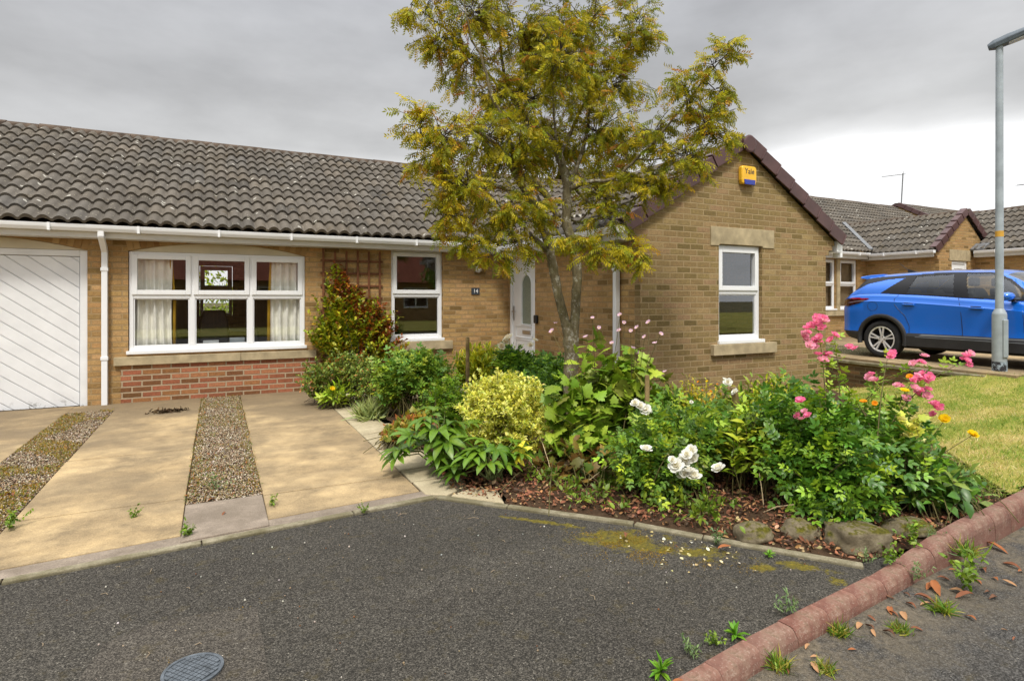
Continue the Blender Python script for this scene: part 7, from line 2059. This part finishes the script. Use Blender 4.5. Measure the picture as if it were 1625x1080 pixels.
for x0, y0, t0_, x1, y1, t1_ in ((1000, 720, 4.4, 930, 765, 4.2), (860, 700, 4.7, 880, 770, 4.3), (835, 725, 4.6, 868, 770, 4.3), (1205, 750, 3.9, 1213, 812, 3.75), (1260, 800, 3.6, 1205, 815, 3.7), (1030, 770, 4.0, 1028, 800, 3.95)):
    mb.tube([P(x0, y0, t0_), P((x0 + x1) / 2, (y0 + y1) / 2 - 4, (t0_ + t1_) / 2), P(x1, y1, t1_)], .003, 5)
o = mb.obj('dry_stalk', simple('bleached stalk', (.50, .38, .22), .9)); tag(o, 'bleached dry stalks lying about the front of the flower bed', 'stalks', kind='stuff')

# ------------------------------------------------------------------ across the road (it shows in the window panes)
sheet('verge', [(-60, -5.6), (90, -5.6), (90, -30), (-60, -30)], .02, M['lawn'], .12)
op = thing('bungalow', 'red roofed bungalow across the road mirrored in the window panes', 'bungalow', (5, -17, 0))
MO = frame_m((0, -17, 0), (-1, 0, 0), (0, -1, 0))
wall('front_wall', rect(-26, 14, 0, 2.5), [rect(-20, -18, .8, 2.1), rect(-12, -10.4, .8, 2.1), rect(-4, -2, .8, 2.1), rect(5, 7, .8, 2.1)], MO, .2, M['brick'], op)
for a in ((-20, -18), (-12, -10.4), (-4, -2), (5, 7)): window(MO, a[0] + .01, a[1] - .01, .8, 2.09, [(a[0] + a[1]) / 2], 1.5, op)
b = MB(); b.box(-14, 26, -21.2, -21, 0, 2.5); b.obj('back_wall', M['room'], op)
red = simple('red roof tiles', (.26, .085, .05), .9, .2, var=.2, scale=6, bump=.4)
b = MB(); b.prism([(-16.6, 2.4), (-19, 4.4), (-21.4, 2.4)], Matrix(((0, 1, 0, 0), (1, 0, 0, 0), (0, 0, 1, 0), (0, 0, 0, 1))), -14.4, 26.4); b.obj('roof', red, op)
fe = MB()
for i in range(120): fe.box(-14 + i * .165, -14 + i * .165 + .155, -12.02, -12.0, .02, 1.75 + .01 * (i % 3))
fo = fe.obj('fence', simple('brown fence boards', (.16, .09, .045), .9, .1, var=.2)); tag(fo, 'brown board fence across the road mirrored in the wide window', 'fence')
for i, (x, y, h_, r_, lab) in enumerate(((10.5, -9, 4.2, 1.4, 'round green tree across the road mirrored in the gable window'), (-9, -15, 5.5, 2.2, 'large green tree behind the board fence across the road'), (19, -11, 5, 2, 'dark green tree across the road towards the right'))):
    t_ = thing('tree', lab, 'tree', (x, y, .02)); m_ = MB(); m_.tube([(x, y, 0), (x + .1, y, h_ * .4), (x, y + .1, h_ * .75)], [.16, .12, .05], 8); m_.obj('trunk', M['bark'], t_)
    e_ = [(x, y, h_ * .68, r_, r_, h_ * .32)]; pp_, dd_ = ell_pts(e_, 3200, .4, .4, float(i)); c_ = Cloud(); c_.put(OVATE, pp_, rotm(rand_dirs(3200) + dd_ * .5, rand_dirs(3200, 1)), RNG.uniform(.12, .22, 3200), pal(3200, GREEN)); c_.obj('crown', M['leaf'], t_)
gb = thing('shrub', 'green garden shrub behind the bungalow seen through its rear window', 'shrub', (0, 18, 0))
pp_, dd_ = ell_pts([(-.6, 18, 1.3, 1.3, .9, 1.2), (1.2, 18.5, 1.0, 1.2, .9, 1.0)], 1800, .4, .4); c_ = Cloud(); c_.put(OVATE, pp_, rotm(rand_dirs(1800), rand_dirs(1800, 1)), RNG.uniform(.10, .18, 1800), pal(1800, [(.12, .22, .03), (.20, .30, .04), (.07, .14, .03)])); c_.obj('foliage', M['leaf'], gb)
